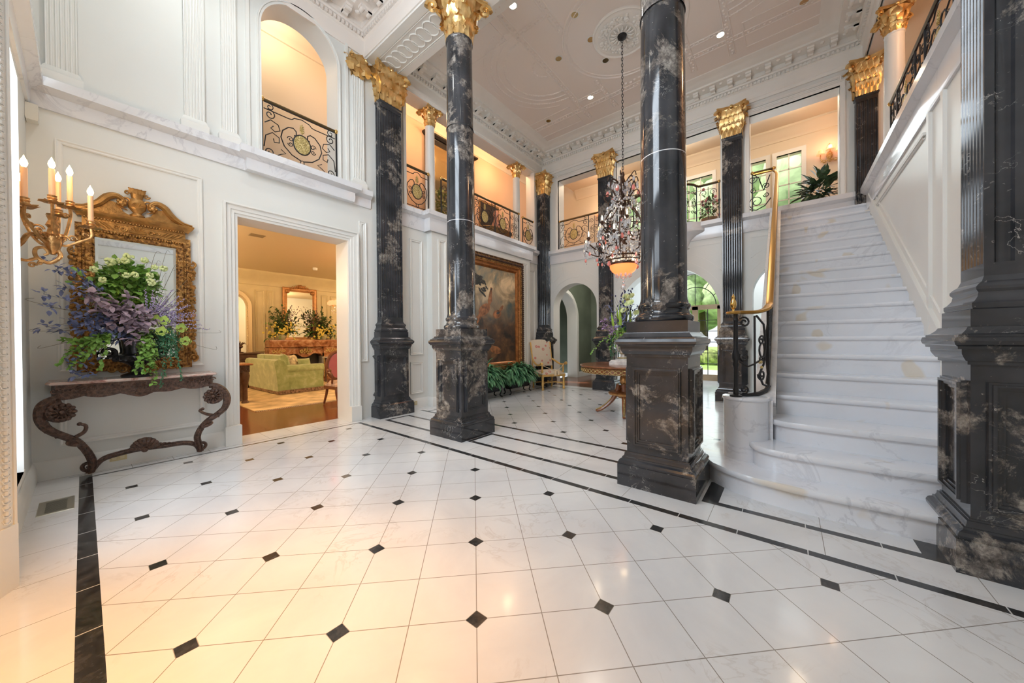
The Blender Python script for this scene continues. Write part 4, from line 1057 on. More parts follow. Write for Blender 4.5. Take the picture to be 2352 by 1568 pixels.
l2(spiral((.26, 1.27), .05, 0, 1.4)); l2(spiral((.26, .95), .055, 3, 1.4)); l2(spiral((.26, 1.10), .04, 0, 1.3, -1))
l2([(.27+.045*cos(a*pi/6), 1.18+.07*sin(a*pi/6)) for a in range(13)]); l2([(.19, 1.50), (.30, 1.42), (.34, 1.25), (.30, 1.05), (.22, .95), (.28, .86), (.36, .84)], .010)
l2([(.40, 1.42), (.34, 1.30), (.36, 1.10), (.40, .95), (.36, .86)], .009)
r.med.sphere(plane2(.24, 1.07), .018, 8, 5); r.med.sphere(plane2(.26, 1.02), .014, 8, 5)
M['handbrass'] = pmat('polished_brass_handrail', (.50, .27, .06), .30, .85)
r.done('stair_balustrade', 'black wrought iron stair balustrade with polished brass handrail and urn finial', 'railing', (3.765, YL+.285, .757), M['handbrass'])
# short balustrade turning onto the gallery at the head of the stair
fn, L = straight((FX+.0, YL+.10), (FX+.0, .52), ZB1-.02)
r = Rail(fn, .80)
r.line(r.scr, spiral((.34, .68), .09, 1.5, 1.5), .008); r.line(r.scr, spiral((.28, .22), .13, -1, 1.4), .008)
r.line(r.scr, spiral((.32, .45), .06, 2, 1.4, -1), .007); r.line(r.scr, spiral((.12, .50), .06, 0, 1.4), .008); r.line(r.scr, spiral((.12, .33), .05, 0, 1.4, -1), .008)
r.line(r.scr, [(.36, .72), (.24, .70), (.20, .55), (.16, .42), (.06, .70)], .010); r.line(r.scr, [(.40, .10), (.28, .06), (.14, .12), (.05, .25)], .010)
r.rails((.0, L), [L]); r.done('iron_balustrade', 'short iron balustrade turning from the stair head onto the far gallery', 'railing', (FX, .3, ZB1))
# ================================================================ furniture
V = Vector
def smooth(pts, k=4):
    """Catmull-Rom through points"""
    P = [V(p) for p in pts]; out = []
    for i in range(len(P)-1):
        a, b, c, d = P[max(i-1, 0)], P[i], P[i+1], P[min(i+2, len(P)-1)]
        for j in range(k):
            t = j/k; out.append(.5*((2*b)+(c-a)*t+(2*a-5*b+4*c-d)*t*t+(3*b-a-3*c+d)*t**3))
    out.append(P[-1]); return out
def lerp_list(v, n): 
    out = []
    for i in range(n):
        f = i/(n-1)*(len(v)-1); a = int(min(f, len(v)-2)); out.append(v[a]+(v[a+1]-v[a])*(f-a))
    return out
def swirl3(mb, c, ux, uz, r, w, turns=1.7, sg=1, a0=0, rin=.15, n=26):
    c, ux, uz = V(c), V(ux), V(uz); pts, rr = [], []
    for i in range(n+1):
        q = i/n; a = a0+sg*turns*2*pi*q; R = r*(1-(1-rin)*q); pts.append(c+ux*R*cos(a)+uz*R*sin(a)); rr.append(w*(1-.45*q))
    mb.tube(pts, rr, 7)
# ---- carved console table
T = thing('console_table', 'carved dark wood console table with pink marble top below the gilt mirror', 'table', (.38, 5.3, 0))
b = MB(); TOP = [(-.215, 5.49), (-.215, 5.20), (-.19, 5.125), (-.05, 5.12), (.05, 5.10), (.38, 5.085), (.71, 5.10), (.81, 5.12), (.95, 5.125), (.975, 5.20), (.975, 5.49)]
def grow(P, c, d): return [(p[0]+(1 if p[0] > c[0] else -1)*d, p[1]-d if p[1] < 5.4 else p[1]) for p in P]
vs, fs = [], []; n_ = len(TOP)
for d, z in ((-.012, .915), (.0, .921), (.004, .930), (-.004, .938), (-.006, .944)): vs += [(x, y, z) for x, y in grow(TOP, (.38, 5.3), d)]
for i in range(4):
    for k in range(n_): q = (k+1) % n_; fs.append((i*n_+k, i*n_+q, (i+1)*n_+q, (i+1)*n_+k))
fs += [tuple(range(n_)), tuple(range(4*n_, 5*n_))]; b.add(vs, fs)
pm, t_, bb = newmat('pink_veined_marble'); co = coords(t_)
t_.links.new(ramp(t_, tex(t_, co, 9, 8, .65, 1.5), [(.35, (.30, .12, .10)), (.5, (.62, .42, .36)), (.65, (.66, .58, .52))]), bb.inputs['Base Color']); bb.inputs['Roughness'].default_value = .15
b.build('marble_top', pm, T)
b = MB(); ap = grow(TOP, (.38, 5.3), -.03)
nz = []
K = 60; base = []
for s_ in range(len(ap)-1):
    a, c = V(ap[s_]+(0,)), V(ap[s_+1]+(0,)); m_ = max(2, int((c-a).length/.02))
    for i in range(m_): base.append(a.lerp(c, i/m_))
base.append(V(ap[-1]+(0,)))
vs, fs = [], []; k = 5
for i, p in enumerate(base):
    drop = .80-.022*abs(sin(p.x*14))-.03*math.exp(-((p.x-.38)/.09)**2)+.012*(p.y > 5.2)
    for j in range(k):
        z = .918+(drop-.918)*j/(k-1); w_ = noise.noise(V((p.x*30, z*30, p.y*9)))*.014+(.012 if j == 0 else 0)
        vs.append((p.x, p.y-w_ if p.y < 5.3 else p.y, z))
for i in range(len(base)-1):
    for j in range(k-1): a = i*k+j; fs.append((a, a+1, a+k+1, a+k))
b.add(vs, fs)
for i in range(26):
    x = -.17+i*1.10/25; y = 5.115+.03*abs(x-.38)/.55; swirl3(b, (x, y, .862+.012*(i % 2)), (1, 0, 0), (0, 0, 1), .022, .0065, 1.1, 1 if i % 2 else -1, i)
for k in range(7): a = pi*(k+.5)/7; b.tube([(.38, 5.09, .80), (.38+.055*cos(a), 5.082, .80+.06*sin(a))], [.006, .012], 6)
b.build('apron', M['carvwood'], T)
def leg(name, pts, ros, sgn, brs):
    b = MB(); P = smooth(pts, 4); b.tube(P, lerp_list([.030, .036, .040, .038, .033, .031, .030, .028, .026, .024, .026], len(P)), 9)
    b.tube([p+V((0, -.026, 0)) for p in P], .010, 5); b.tube([p+V((sgn*.024, -.012, 0)) for p in P], .008, 5); b.tube([p+V((-sgn*.024, -.012, 0)) for p in P], .008, 5)
    c = V(ros); 
    swirl3(b, c, (1, 0, 0), (0, 0, 1), .098, .026, 1.5, sgn, pi/2, .12)
    for i in range(12):
        a = i*pi/6; b.sphere(c+V((.070*cos(a), -.012, .070*sin(a))), .019, 8, 5, 1)
        b.tube([c+V((.03*cos(a), -.02, .03*sin(a))), c+V((.085*cos(a), -.008, .085*sin(a)))], [.005, .013], 6)
    b.sphere(c+V((0, -.02, 0)), .022, 8, 5); b.sphere(c+V((0, .012, 0)), .078, 18, 8, 1, 1, .22)
    for q in brs: Q = smooth(q, 3); b.tube(Q, lerp_list([.018, .017, .015, .014, .012], len(Q)), 7); b.sphere(q[-1], .018, 8, 5)
    for i in range(6): p = P[int((i+2)*len(P)/10)]; acanthus(b, p+V((0, -.02, -.03)), .07, .045, V((0, -1, 0)), .02, V((1, 0, 0)), q=5)
    p = P[-1]; swirl3(b, p+V((-sgn*.012, 0, .065)), (1, 0, 0), (0, 0, 1), .045, .018, 1.2, -sgn, -pi/2); b.sphere(p+V((0, 0, .008)), .028, 10, 6, .8)
    b.build('leg', M['carvwood'], T)
LEGL = [(-0.14, 5.17, 0.805), (-0.205, 5.16, 0.77), (-0.235, 5.16, 0.729), (-0.246, 5.17, 0.648), (-0.226, 5.18, 0.561), (-0.182, 5.19, 0.496), (-0.115, 5.2, 0.437), (-0.047, 5.22, 0.375), (0.002, 5.25, 0.285), (0.038, 5.29, 0.179), (0.047, 5.32, 0.095), (0.033, 5.34, 0.029)]
LEGR = [(.90, 5.17, .80), (0.96, 5.16, 0.785), (1.022, 5.16, 0.725), (1.058, 5.17, 0.629), (1.038, 5.18, 0.523), (0.971, 5.2, 0.451), (0.886, 5.22, 0.384), (0.831, 5.25, 0.302), (0.808, 5.28, 0.214), (0.825, 5.31, 0.117), (0.84, 5.33, 0.03)]
leg('leg', LEGL, (-.125, 5.15, .668), 1, [[(-.05, 5.2, .42), (-0.001, 5.2, 0.455), (0.009, 5.2, 0.511), (-0.027, 5.2, 0.535)], [(0.0, 5.22, 0.34), (-0.05, 5.2, 0.342), (-0.095, 5.2, 0.364), (-0.092, 5.2, 0.395)]])
leg('leg', LEGR, (.925, 5.15, .675), -1, [[(.93, 5.2, .45), (0.87, 5.2, 0.475), (0.82, 5.2, 0.52), (0.845, 5.2, 0.535)], [(.82, 5.24, .32), (0.88, 5.2, 0.335), (0.925, 5.2, 0.36), (0.90, 5.2, 0.385)]])
b = MB(); P = smooth([(0.052, 5.34, 0.059), (0.111, 5.34, 0.133), (0.232, 5.34, 0.162), (0.393, 5.34, 0.172), (0.542, 5.34, 0.160), (0.688, 5.34, 0.155), (0.79, 5.34, 0.12), (0.832, 5.34, 0.055)], 4)
b.tube(P, .024, 8); b.tube([p+V((0, -.02, .006)) for p in P], .009, 5); b.tube([p+V((0, -.004, .022)) for p in P], .009, 5)
for k in range(9):
    a = pi*(k+.5)/9; b.tube([(.398, 5.31, .165), (.398+.072*cos(a), 5.295, .175+.072*sin(a)), (.398+.105*cos(a), 5.315, .175+.112*sin(a))], [.007, .019, .022], 7)
b.sphere((.398, 5.30, .165), .028, 10, 6)
for sg in (1, -1):
    for i in range(4): swirl3(b, (.398+sg*(.11+i*.035), 5.325, .185-.006*i), (1, 0, 0), (0, 0, 1), .022, .009, 1.1, sg)
b.build('stretcher', M['carvwood'], T)
# ---- gilt pediment mirror
T = thing('wall_mirror', 'large carved gilt mirror with broken scroll pediment above the console table', 'mirror', (.38, 5.47, 1.0))
GX0, GX1, GZ0, GZ1 = .085, .675, 1.13, 2.37
b = MB(); b.box(GX0-.01, 5.472, GZ0-.01, GX1+.01, 5.48, GZ1+.01); b.frame((0, 5.472, 0), (1, 0, 0), (0, 0, 1), GX0+.02, GZ0+.02, GX1-.02, GZ1-.02, [(0, 0), (.02, .004)]); b.build('glass', M['mirror'], T)
b = MB(); Yf = (0, 5.49, 0)
b.frame(Yf, (1, 0, 0), (0, 0, 1), GX0, GZ0, GX1, GZ1, [(0, 0), (0, .03), (.012, .038), (.018, .032), (.06, .036), (.066, .05), (.082, .05), (.088, .036), (.125, .03), (.125, 0)])
for i in range(46):
    z = GZ0+(GZ1-GZ0)*(i+.5)/46
    for x in (GX0-.074, GX1+.074): b.sphere((x, 5.438, z), .009, 6, 4)
for i in range(22):
    x = GX0+(GX1-GX0)*(i+.5)/22
    for z in (GZ0-.074, GZ1+.074): b.sphere((x, 5.438, z), .009, 6, 4)
for i in range(60):
    z = GZ0+(GZ1-GZ0)*(i+.5)/60
    for x in (GX0-.008, GX1+.008): b.sphere((x, 5.455, z), .006, 5, 3)
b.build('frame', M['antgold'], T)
b = MB()      # carved fruit drops on the sides
rnd = random.Random(2)
for x in (GX0-.135, GX1+.135):
    b = MB()
    for i in range(24):
        z = GZ0-.02+i*.046
        if z > 2.18: continue
        for j in range(3): b.sphere((x+rnd.uniform(-.018, .018), 5.455+rnd.uniform(-.012, .012), z+rnd.uniform(-.015, .015)), rnd.uniform(.015, .024), 7, 5)
        if i % 3 == 0: acanthus(b, (x, 5.45, z-.02), .06, .05, V((0, -1, 0)), .02, V((1, 0, 0)), q=5)
    swirl3(b, (x, 5.45, 2.20), (1, 0, 0), (0, 0, 1), .035, .013, 1.3, 1 if x < .3 else -1, pi/2)
    swirl3(b, (x, 5.45, 1.12), (1, 0, 0), (0, 0, 1), .045, .015, 1.3, -1 if x < .3 else 1, -pi/2)
    b.build('carving', M['antgold_s'], T)
b = MB()
for sg in (1, -1):
    for i in range(5): swirl3(b, (.38+sg*(.06+i*.065), 5.455, 1.02+.012*(i % 2)-.02*(i < 2)), (1, 0, 0), (0, 0, 1), .034, .012, 1.2, sg if i % 2 else -sg, i)
b.build('carving', M['antgold_s'], T)
b = MB()
b.frame(Yf, (1, 0, 0), (0, 0, 1), GX0-.03, 2.44, GX1+.03, 2.53, [(0, .045), (.0, .05)]) 
b.box(GX0-.08, 5.445, 2.43, GX1+.08, 5.495, 2.56)
for z, d in ((2.43, .0), (2.555, .01)):
    for i in range(34): x = GX0-.075+(GX1-GX0+.15)*(i+.5)/34; b.sphere((x, 5.44-d, z), .010, 6, 4)
b.sweep([V((GX0-.10, 5.495, 0)), V((GX0-.10, 5.455, 0)), V((GX1+.10, 5.455, 0)), V((GX1+.10, 5.495, 0))], [(0, 2.56), (.012, 2.565), (.02, 2.585), (.04, 2.60), (.052, 2.62), (.052, 2.635), (0, 2.64)][::1])
for k in range(9): a = pi*(k+.5)/9; b.tube([(.38, 5.44, 2.465), (.38+.062*cos(a), 5.43, 2.465+.068*sin(a))], [.005, .012], 6)
for sg in (1, -1):
    swirl3(b, (.38+sg*.10, 5.44, 2.49), (1, 0, 0), (0, 0, 1), .024, .009, 1.3, sg); swirl3(b, (.38+sg*.15, 5.44, 2.50), (1, 0, 0), (0, 0, 1), .018, .007, 1.2, -sg)
    for i in range(5): b.tube([(.38+sg*(.17+i*.028), 5.442, 2.47), (.38+sg*(.20+i*.032), 5.438, 2.50+.01*(i % 2)), (.38+sg*(.235+i*.03), 5.442, 2.53)], [.004, .009, .003], 6)
b.build('frieze', M['antgold_s'], T)
b = MB()      # scrolled pediment
for sg in (1, -1):
    pts = [(.38+sg*a, z) for a, z in ((.435, 2.64), (.35, 2.66), (.27, 2.72), (.21, 2.80), (.15, 2.83), (.105, 2.80), (.095, 2.755), (.125, 2.735))]
    P = smooth([(x, 5.455, z) for x, z in pts], 4); b.tube(P, lerp_list([.022, .026, .032, .034, .030, .026, .022, .016], len(P)), 8); b.tube([p+V((0, -.02, .012)) for p in P], .010, 5)
    b.sphere((.38+sg*.115, 5.44, 2.76), .032, 9, 6)
    for j in range(5): a = j*2*pi/5; b.sphere((.38+sg*.115+.026*cos(a), 5.43, 2.76+.026*sin(a)), .014, 6, 4)
    tri = [(.38+sg*.40, 2.64), (.38+sg*.27, 2.71), (.38+sg*.20, 2.775), (.38+sg*.14, 2.76), (.38+sg*.10, 2.68), (.38+sg*.03, 2.645), (.38, 2.64)]
    b.extr(tri if sg > 0 else tri[::-1], 5.468, 5.49, 'xzy')
b.build('pediment', M['antgold_s'], T)
b = MB()      # urn finial with acanthus
b.lathe([(.05, 2.645), (.058, 2.66), (.03, 2.685), (.035, 2.69), (.065, 2.73), (.072, 2.78), (.06, 2.82), (.04, 2.84), (.045, 2.85), (.052, 2.90), (.06, 2.93), (.03, 2.945), (0, 2.95)], (.38, 5.455, 0), 20, sy=.45)
for sg in (1, -1):
    swirl3(b, (.38+sg*.085, 5.45, 2.80), (1, 0, 0), (0, 0, 1), .034, .011, 1.2, -sg, 0 if sg < 0 else pi); swirl3(b, (.38+sg*.07, 5.45, 2.885), (1, 0, 0), (0, 0, 1), .024, .010, 1.2, -sg)
    b.tube([(.38+sg*.11, 5.455, 2.78), (.38+sg*.115, 5.455, 2.72), (.38+sg*.07, 5.455, 2.70)], [.010, .009, .005], 6)
for k in range(7): a = pi*(k+.5)/7; b.tube([(.38, 5.425, 2.735), (.38+.045*cos(a), 5.42, 2.745+.045*sin(a))], [.004, .009], 6)
for k in range(5): acanthus(b, (.38+(k-2)*.022, 5.43, 2.89), .06, .03, V(((k-2)*.4, -.6, 0)), .02, V((1, 0, 0)), q=5)
b.build('urn_finial', M['antgold_s'], T)
# ---- painting in the bay
PX0, PX1, PZ0, PZ1 = 5.02, 6.86, .76, 2.96
T = thing('framed_painting', 'huge gilt framed oil painting of birds under a cloudy sky on left wall', 'painting', (5.94, 5.38, .5))
pm, t_, bb = newmat('oil_painting_canvas'); co = coords(t_); sp = t_.nodes.new('ShaderNodeSeparateXYZ'); t_.links.new(co, sp.inputs[0]); zz = X(t_, sp.outputs[2]); xx = X(t_, sp.outputs[0])
cl = tex(t_, co, 1.9, 5, .55, .7)
sky = ramp(t_, cl, [(.36, (.10, .17, .16)), (.5, (.42, .30, .17)), (.62, (.85, .62, .36))])
land = ramp(t_, tex(t_, co, 3.2, 5, .6, .5), [(.35, (.02, .012, .008)), (.55, (.11, .05, .02)), (.72, (.30, .13, .04))])
c = mix(t_, ((zz*1.1)-1.75+(X(t_, tex(t_, co, 2.2, 3))*.9)-.45).max(0.).min(1.)*1., land, sky); t_.links.new(c, bb.inputs['Base Color']); bb.inputs['Roughness'].default_value = .35
b = MB(); b.box(PX0-.02, 5.372, PZ0-.02, PX1+.02, 5.378, PZ1+.02); b.build('canvas', pm, T)
b = MB(); FR = [(0, 0), (0, .02), (.03, .03), (.035, .05), (.06, .055), (.07, .04), (.09, .045), (.10, .075), (.16, .11), (.22, .10), (.25, .08), (.27, .09), (.29, .08), (.29, 0)]
b.frame((0, 5.40, 0), (1, 0, 0), (0, 0, 1), PX0, PZ0, PX1, PZ1, FR)
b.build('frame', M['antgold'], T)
b = MB(); b.frame((0, 5.395, 0), (1, 0, 0), (0, 0, 1), PX0, PZ0, PX1, PZ1, [(0, .01), (.0, .03), (.03, .05), (.04, .065), (.07, .07), (.08, .055), (.10, .06), (.11, .09), (.13, .095), (.135, .07)]); b.build('inner_frame', pmat('red_gilt', (.36, .13, .035), .28, .6, var=.35, vs=12), T)
b = MB(); rnd = random.Random(4)
for i in range(52):
    z = PZ0-.25+(PZ1-PZ0+.5)*(i+.5)/52
    for x in (PX0-.20, PX1+.20): b.sphere((x+rnd.uniform(-.01, .01), 5.30, z), .034, 7, 4)
    b.sphere((PX0-.27, 5.32, z), .022, 6, 4); b.sphere((PX1+.27, 5.32, z), .022, 6, 4)
    x = PX0-.25+(PX1-PX0+.5)*(i+.5)/52; b.sphere((x, 5.30, PZ1+.20), .034, 7, 4); b.sphere((x, 5.32, PZ1+.27), .022, 6, 4)
b.build('carving', M['bronze'], T)
def blob(mb, pts, y, d=.004): mb.extr([(x, z) for x, z in pts], y-d, y, 'xzy')
def ovo(cx_, cz, rx, rz, a=0, n=18): return [(cx_+rx*cos(t)*cos(a)-rz*sin(t)*sin(a), cz+rx*cos(t)*sin(a)+rz*sin(t)*cos(a)) for t in [2*pi*i/n for i in range(n)]]
birdm = pmat('painted_bird_rust', (.30, .11, .035), .4, var=.7, vs=9); birdd = pmat('painted_bird_dark', (.045, .04, .035), .4, var=.5, vs=9)
b = MB(); blob(b, ovo(5.72, 1.98, .21, .12, .55), 5.372); blob(b, [(5.86, 2.04), (5.98, 2.20), (5.98, 2.42), (6.0, 2.50), (5.94, 2.52), (5.90, 2.40), (5.84, 2.2)], 5.372, .006); b.build('painted_peacock', birdm, T); b = MB(); blob(b, ovo(6.16, 1.90, .15, .10, .3), 5.372); blob(b, [(6.26, 1.95), (6.36, 2.03), (6.40, 2.12), (6.34, 2.12), (6.24, 2.02)], 5.372, .006); b.build('painted_bird', birdm, T); b = MB()
blob(b, ovo(6.1, 1.05, .20, .09, -.2), 5.372); blob(b, ovo(5.5, 1.75, .30, .06, .8), 5.3725, .003)
b.build('painted_bird', birdm, T)
b = MB()
rnd = random.Random(9)
for i in range(60): x = rnd.uniform(5.1, 5.8); z = 2.93-abs(rnd.gauss(0, .22))-.5*max(0, x-5.2); blob(b, ovo(x, z, .06, .025, rnd.uniform(-1, 1), 7), 5.3715-.0001*i, .002)
blob(b, [(5.04, 2.9), (5.10, 2.9), (5.2, 1.3), (5.04, 1.2)], 5.372); blob(b, ovo(6.19, 1.93, .06, .03, .3), 5.366); blob(b, ovo(5.95, 2.47, .03, .02), 5.365)
b.build('painted_trees', birdd, T)
# ---- gilded armchair
T = thing('armchair', 'gilded carved armchair with rose tapestry upholstery in the far left corner', 'chair')
tap, t_, bb = newmat('rose_tapestry'); co = coords(t_, False)
v_ = X(t_, tex(t_, co, 7.5, 0, 0, 0, 'Voronoi')); c = mix(t_, (v_.lt(.30)*btw(v_, .12, .30)).max(v_.lt(.05)), (.62, .52, .40), (.55, .20, .16)); t_.links.new(c, bb.inputs['Base Color']); bb.inputs['Roughness'].default_value = .85
gw = pmat('gilded_wood', (.72, .44, .14), .32, .45, var=.2, bmp=.25, bs=30)
def cushion(mb, x0, y0, z0, x1, y1, z1, crown=.03, n=8, r=.04):
    vs, fs = [], []
    for j in range(n+1):
        for i in range(n+1):
            u, v = i/n, j/n; e = (1-(2*u-1)**4)*(1-(2*v-1)**4); vs.append((x0+(x1-x0)*u, y0+(y1-y0)*v, z1-r+r*min(1, e*3)+crown*e))
    m_ = n+1
    for j in range(n):
        for i in range(n): a = j*m_+i; fs.append((a, a+1, a+m_+1, a+m_))
    k = len(vs); ed = [i for i in range(m_)]+[j*m_+n for j in range(1, m_)]+[n*m_+i for i in range(n-1, -1, -1)]+[j*m_ for j in range(n-1, 0, -1)]
    for e in ed: vs.append((vs[e][0], vs[e][1], z0))
    for q in range(len(ed)): w = (q+1) % len(ed); fs.append((ed[q], ed[w], k+w, k+q))
    fs.append(tuple(range(k, k+len(ed)))); mb.add(vs, fs)
b = MB(); cushion(b, -.33, -.27, .36, .33, .25, .45); b.build('seat', tap, T)
b = MB()
for i in range(9):
    pass
vs, fs = [], []
for j in range(9):
    for i in range(9):
        u, v = i/8, j/8; x = (-.29+.58*u)*(1+.04*v); z = .56+.66*v+.03*(1-(2*u-1)**2)*(v > .9); e = (1-(2*u-1)**4)*(1-(2*v-1)**4); vs.append((x, .235+.16*v-.05*e, z))
for j in range(8):
    for i in range(8): a = j*9+i; fs.append((a, a+1, a+10, a+9))
k = len(vs); vs += [(x, y+.06+(.05*1), z) for x, y, z in vs[:]]
for j in range(8):
    for i in range(8): a = k+j*9+i; fs.append((a, a+9, a+10, a+1))
ed = [i for i in range(9)]+[j*9+8 for j in range(1, 9)]+[72+i for i in range(7, -1, -1)]+[j*9 for j in range(7, 0, -1)]
for q in range(len(ed)): w = (q+1) % len(ed); fs.append((ed[q], ed[w], k+ed[w], k+ed[q]))
b.add(vs, fs); b.build('backrest', tap, T)
for sx in (-1, 1):
    b = MB(); b.lathe([(.022, 0), (.034, .02), (.034, .05), (.022, .07), (.030, .10), (.036, .17), (.024, .20), (.030, .24), (.034, .34), (.028, .36)], (sx*.31, -.24, 0), 10); b.lathe([(.022, .42), (.030, .46), (.022, .50), (.026, .56), (.020, .62)], (sx*.31, -.22, 0), 10)
    b.build('leg', gw, T)
    b = MB(); b.tube([(sx*.28, .27, 0), (sx*.28, .25, .2), (sx*.28, .25, .42), (sx*.29, .30, .8), (sx*.30, .38, 1.18)], [.024, .022, .024, .02, .02], 7); b.build('leg', gw, T)
    b = MB(); P = smooth([(sx*.29, .27, .74), (sx*.33, .14, .68), (sx*.35, -.02, .62), (sx*.36, -.17, .62), (sx*.36, -.27, .66)], 4); b.tube(P, .024, 8); b.lathe([(.0, -.03), (.034, -.025), (.04, 0), (.034, .025), (0, .03)], (sx*.36, -.27, .65), 12, axis='x'); b.build('armrest', gw, T)
b = MB(); b.box(-.34, -.275, .33, .34, -.25, .385); b.box(-.34, -.26, .33, -.315, .25, .385); b.box(.315, -.26, .33, .34, .25, .385)
b.tube(smooth([(-.31, -.24, .14), (-.15, -.1, .17), (0, 0, .15), (.15, -.1, .17), (.31, -.24, .14)], 4), .017, 7); b.tube(smooth([(-.28, .25, .14), (-.15, .1, .17), (0, 0, .15), (.15, .1, .17), (.28, .25, .14)], 4), .017, 7); b.sphere((0, 0, .17), .04, 8, 5)
b.build('stretcher', gw, T)
b = MB(); b.tube(smooth([(-.33, -.24, .62), (-.1, -.28, .52), (.05, -.29, .47), (.2, -.28, .54), (.34, -.22, .63)], 5), .007, 5); b.tube([(.04, -.29, .48), (.02, -.30, .42), (.03, -.30, .36)], [.012, .03, .04], 8); b.tube([(.10, -.29, .48), (.12, -.30, .42), (.12, -.30, .37)], [.012, .026, .034], 8)
tag(b.build('tassel_cord', pmat('ivory_silk_cord', (.72, .56, .36), .6), T), 'looped cord with tassels')
place(T, (7.64, 4.90, 0), radians(-25), 1.03)
# ---- round centre table
T = thing('round_table', 'round gilt-banded pedestal table standing beneath the crystal chandelier', 'table', (5.86, 2.2, 0))
mh = wood('mahogany', (.16, .045, .015), (.34, .13, .05), (3, 3, 3), .2)
c0 = (5.86, 2.2, 0)
b = MB(); b.lathe([(0, .815), (.70, .815), (.735, .82), (.75, .835), (.742, .848), (.70, .852), (0, .852)], c0, 64); b.build('tabletop', mh, T)
b = MB(); b.lathe([(.70, .72), (.715, .725), (.712, .80), (.72, .815)], c0, 64); b.build('apron', mh, T)
b = MB()
for i in range(52):
    a = 2*pi*i/52; d = V((cos(a), sin(a), 0)); s2 = V((-sin(a), cos(a), 0)); c = V((5.86, 2.2, .768))+d*.722
    b.tube([c+s2*.034*cos(t)+V((0, 0, .026*sin(t))) for t in [2*pi*j/10 for j in range(10)]], .006, 4, True); b.sphere(c+s2*.042, .011, 6, 4)
for z in (.728, .808): b.lathe([(.714, z-.005), (.722, z), (.714, z+.005)], c0, 64)
tag(b.build('gilt_band', M['gilt_b'], T), 'gilt guilloche band round the apron')
b = MB(); b.lathe([(.26, .33), (.27, .36), (.25, .38), (.06, .40), (.045, .44), (.05, .50), (.075, .55), (.07, .62), (.05, .66), (.09, .70), (.12, .72), (0, .72)], c0, 24); b.lathe([(0, .26), (.10, .27), (.13, .30), (.25, .335), (0, .34)], c0, 24); b.build('pedestal', M['gilt'], T)
for k in range(4):
    a = radians(20)+k*pi/2; d = V((cos(a), sin(a), 0)); b = MB(); P = smooth([V((5.86, 2.2, .50))+d*.08, V((5.86, 2.2, .36))+d*.12, V((5.86, 2.2, .20))+d*.22, V((5.86, 2.2, .07))+d*.36, V((5.86, 2.2, .02))+d*.46], 4)
    b.tube(P, lerp_list([.05, .045, .035, .028, .025], len(P)), 8); b.sphere(P[-1]+V((0, 0, .005)), .03, 8, 5, .7); o = b.build('leg', mh, T)
    g = MB(); g.tube([p+V((0, 0, .022))+d*.018 for p in P], .013, 5); g.build('gilt_mount', M['gilt_b'], o)
# ---- floor vent, sensor, outlets
b = MB(); b.frame((0, 0, 0), (1, 0, 0), (0, 1, 0), -.205, 4.40, -.085, 4.70, [(-.008, 0), (-.008, .003), (.025, .005), (.03, .0)])
for i in range(14): y = 4.41+i*.021; b.box(-.205, y, -.0, -.085, y+.006, .004)
T = tag(b.build('floor_vent', pmat('brushed_nickel_grille', (.42, .40, .33), .4, .6)), 'metal floor register vent in the white marble beside the dark strip', 'vent')
b = MB(); b.box(-.213, 4.395, -.001, -.078, 4.705, .001); b.build('vent_shade_sheet', M['void'], T)  # flat dark sheet, shade under the slats put into its colour
b = MB(); b.rects([(0, 3.35), (.004, 3.37), (.004, 3.49), (0, 3.50)], -.305, 5.40, -.24, 5.495); tag(b.build('wall_sensor', pmat('off_white_plastic', (.75, .73, .66), .4)), 'small white plastic box high in the left corner under the ledge', 'sensor')
def outlet(x, y, z, lab, fr='y'):
    b = MB(); b.box(x-.06, y-.008, z-.035, x+.06, y, z+.035); T = tag(b.build('wall_outlet', pmat('brass_outlet_plate', (.62, .52, .30), .35, .4)), lab, 'outlet')
    b = MB()
    for dx in (-.028, .028): b.box(x+dx-.015, y-.011, z-.02, x+dx+.015, y-.008, z+.02)
    b.build('socket', pmat('ivory_socket', (.7, .62, .42), .4), T)
outlet(3.92, HX-.03, .10, 'brass outlet plate in the baseboard right of the left black pilaster')
outlet(.22, 5.47, .10, 'small outlet plate in the baseboard behind the console table stretcher')
# ================================================================ sitting room furniture
T = thing('area_rug', 'large cream and gold rug under the green sofa', 'rug', (3.6, 9.6, 0))
rg = pmat('cream_patterned_rug', (.62, .47, .28), .95, var=.35, vs=3.5, bmp=.2, bs=90)
b = MB(); b.rects([(0, 0), (0, .012), (-.01, .016)], 1.97, 7.66, 6.6, 11.6); b.build('pile', rg, T)
b = MB()
for i in range(150): x = 1.99+i*.0305; b.box(x, 7.60, .001, x+.012, 7.66, .006)
tag(b.build('fringe', pmat('rug_fringe', (.70, .62, .46), .9), T), kind='stuff')
grn, t_, bb = newmat('green_velvet'); co = coords(t_, False)
t_.links.new(ramp(t_, tex(t_, co, 6, 5, .6, .4), [(.3, (.22, .29, .11)), (.55, (.34, .41, .19)), (.75, (.52, .58, .36))]), bb.inputs['Base Color']); bb.inputs['Roughness'].default_value = .7; bb.inputs['Sheen Weight'].default_value = .6
fr = pmat('striped_bullion_fringe', (.25, .16, .11), .9, var=.7, vs=22)
T = thing('sofa', 'green velvet sofa with bullion fringe in the sitting room', 'sofa')
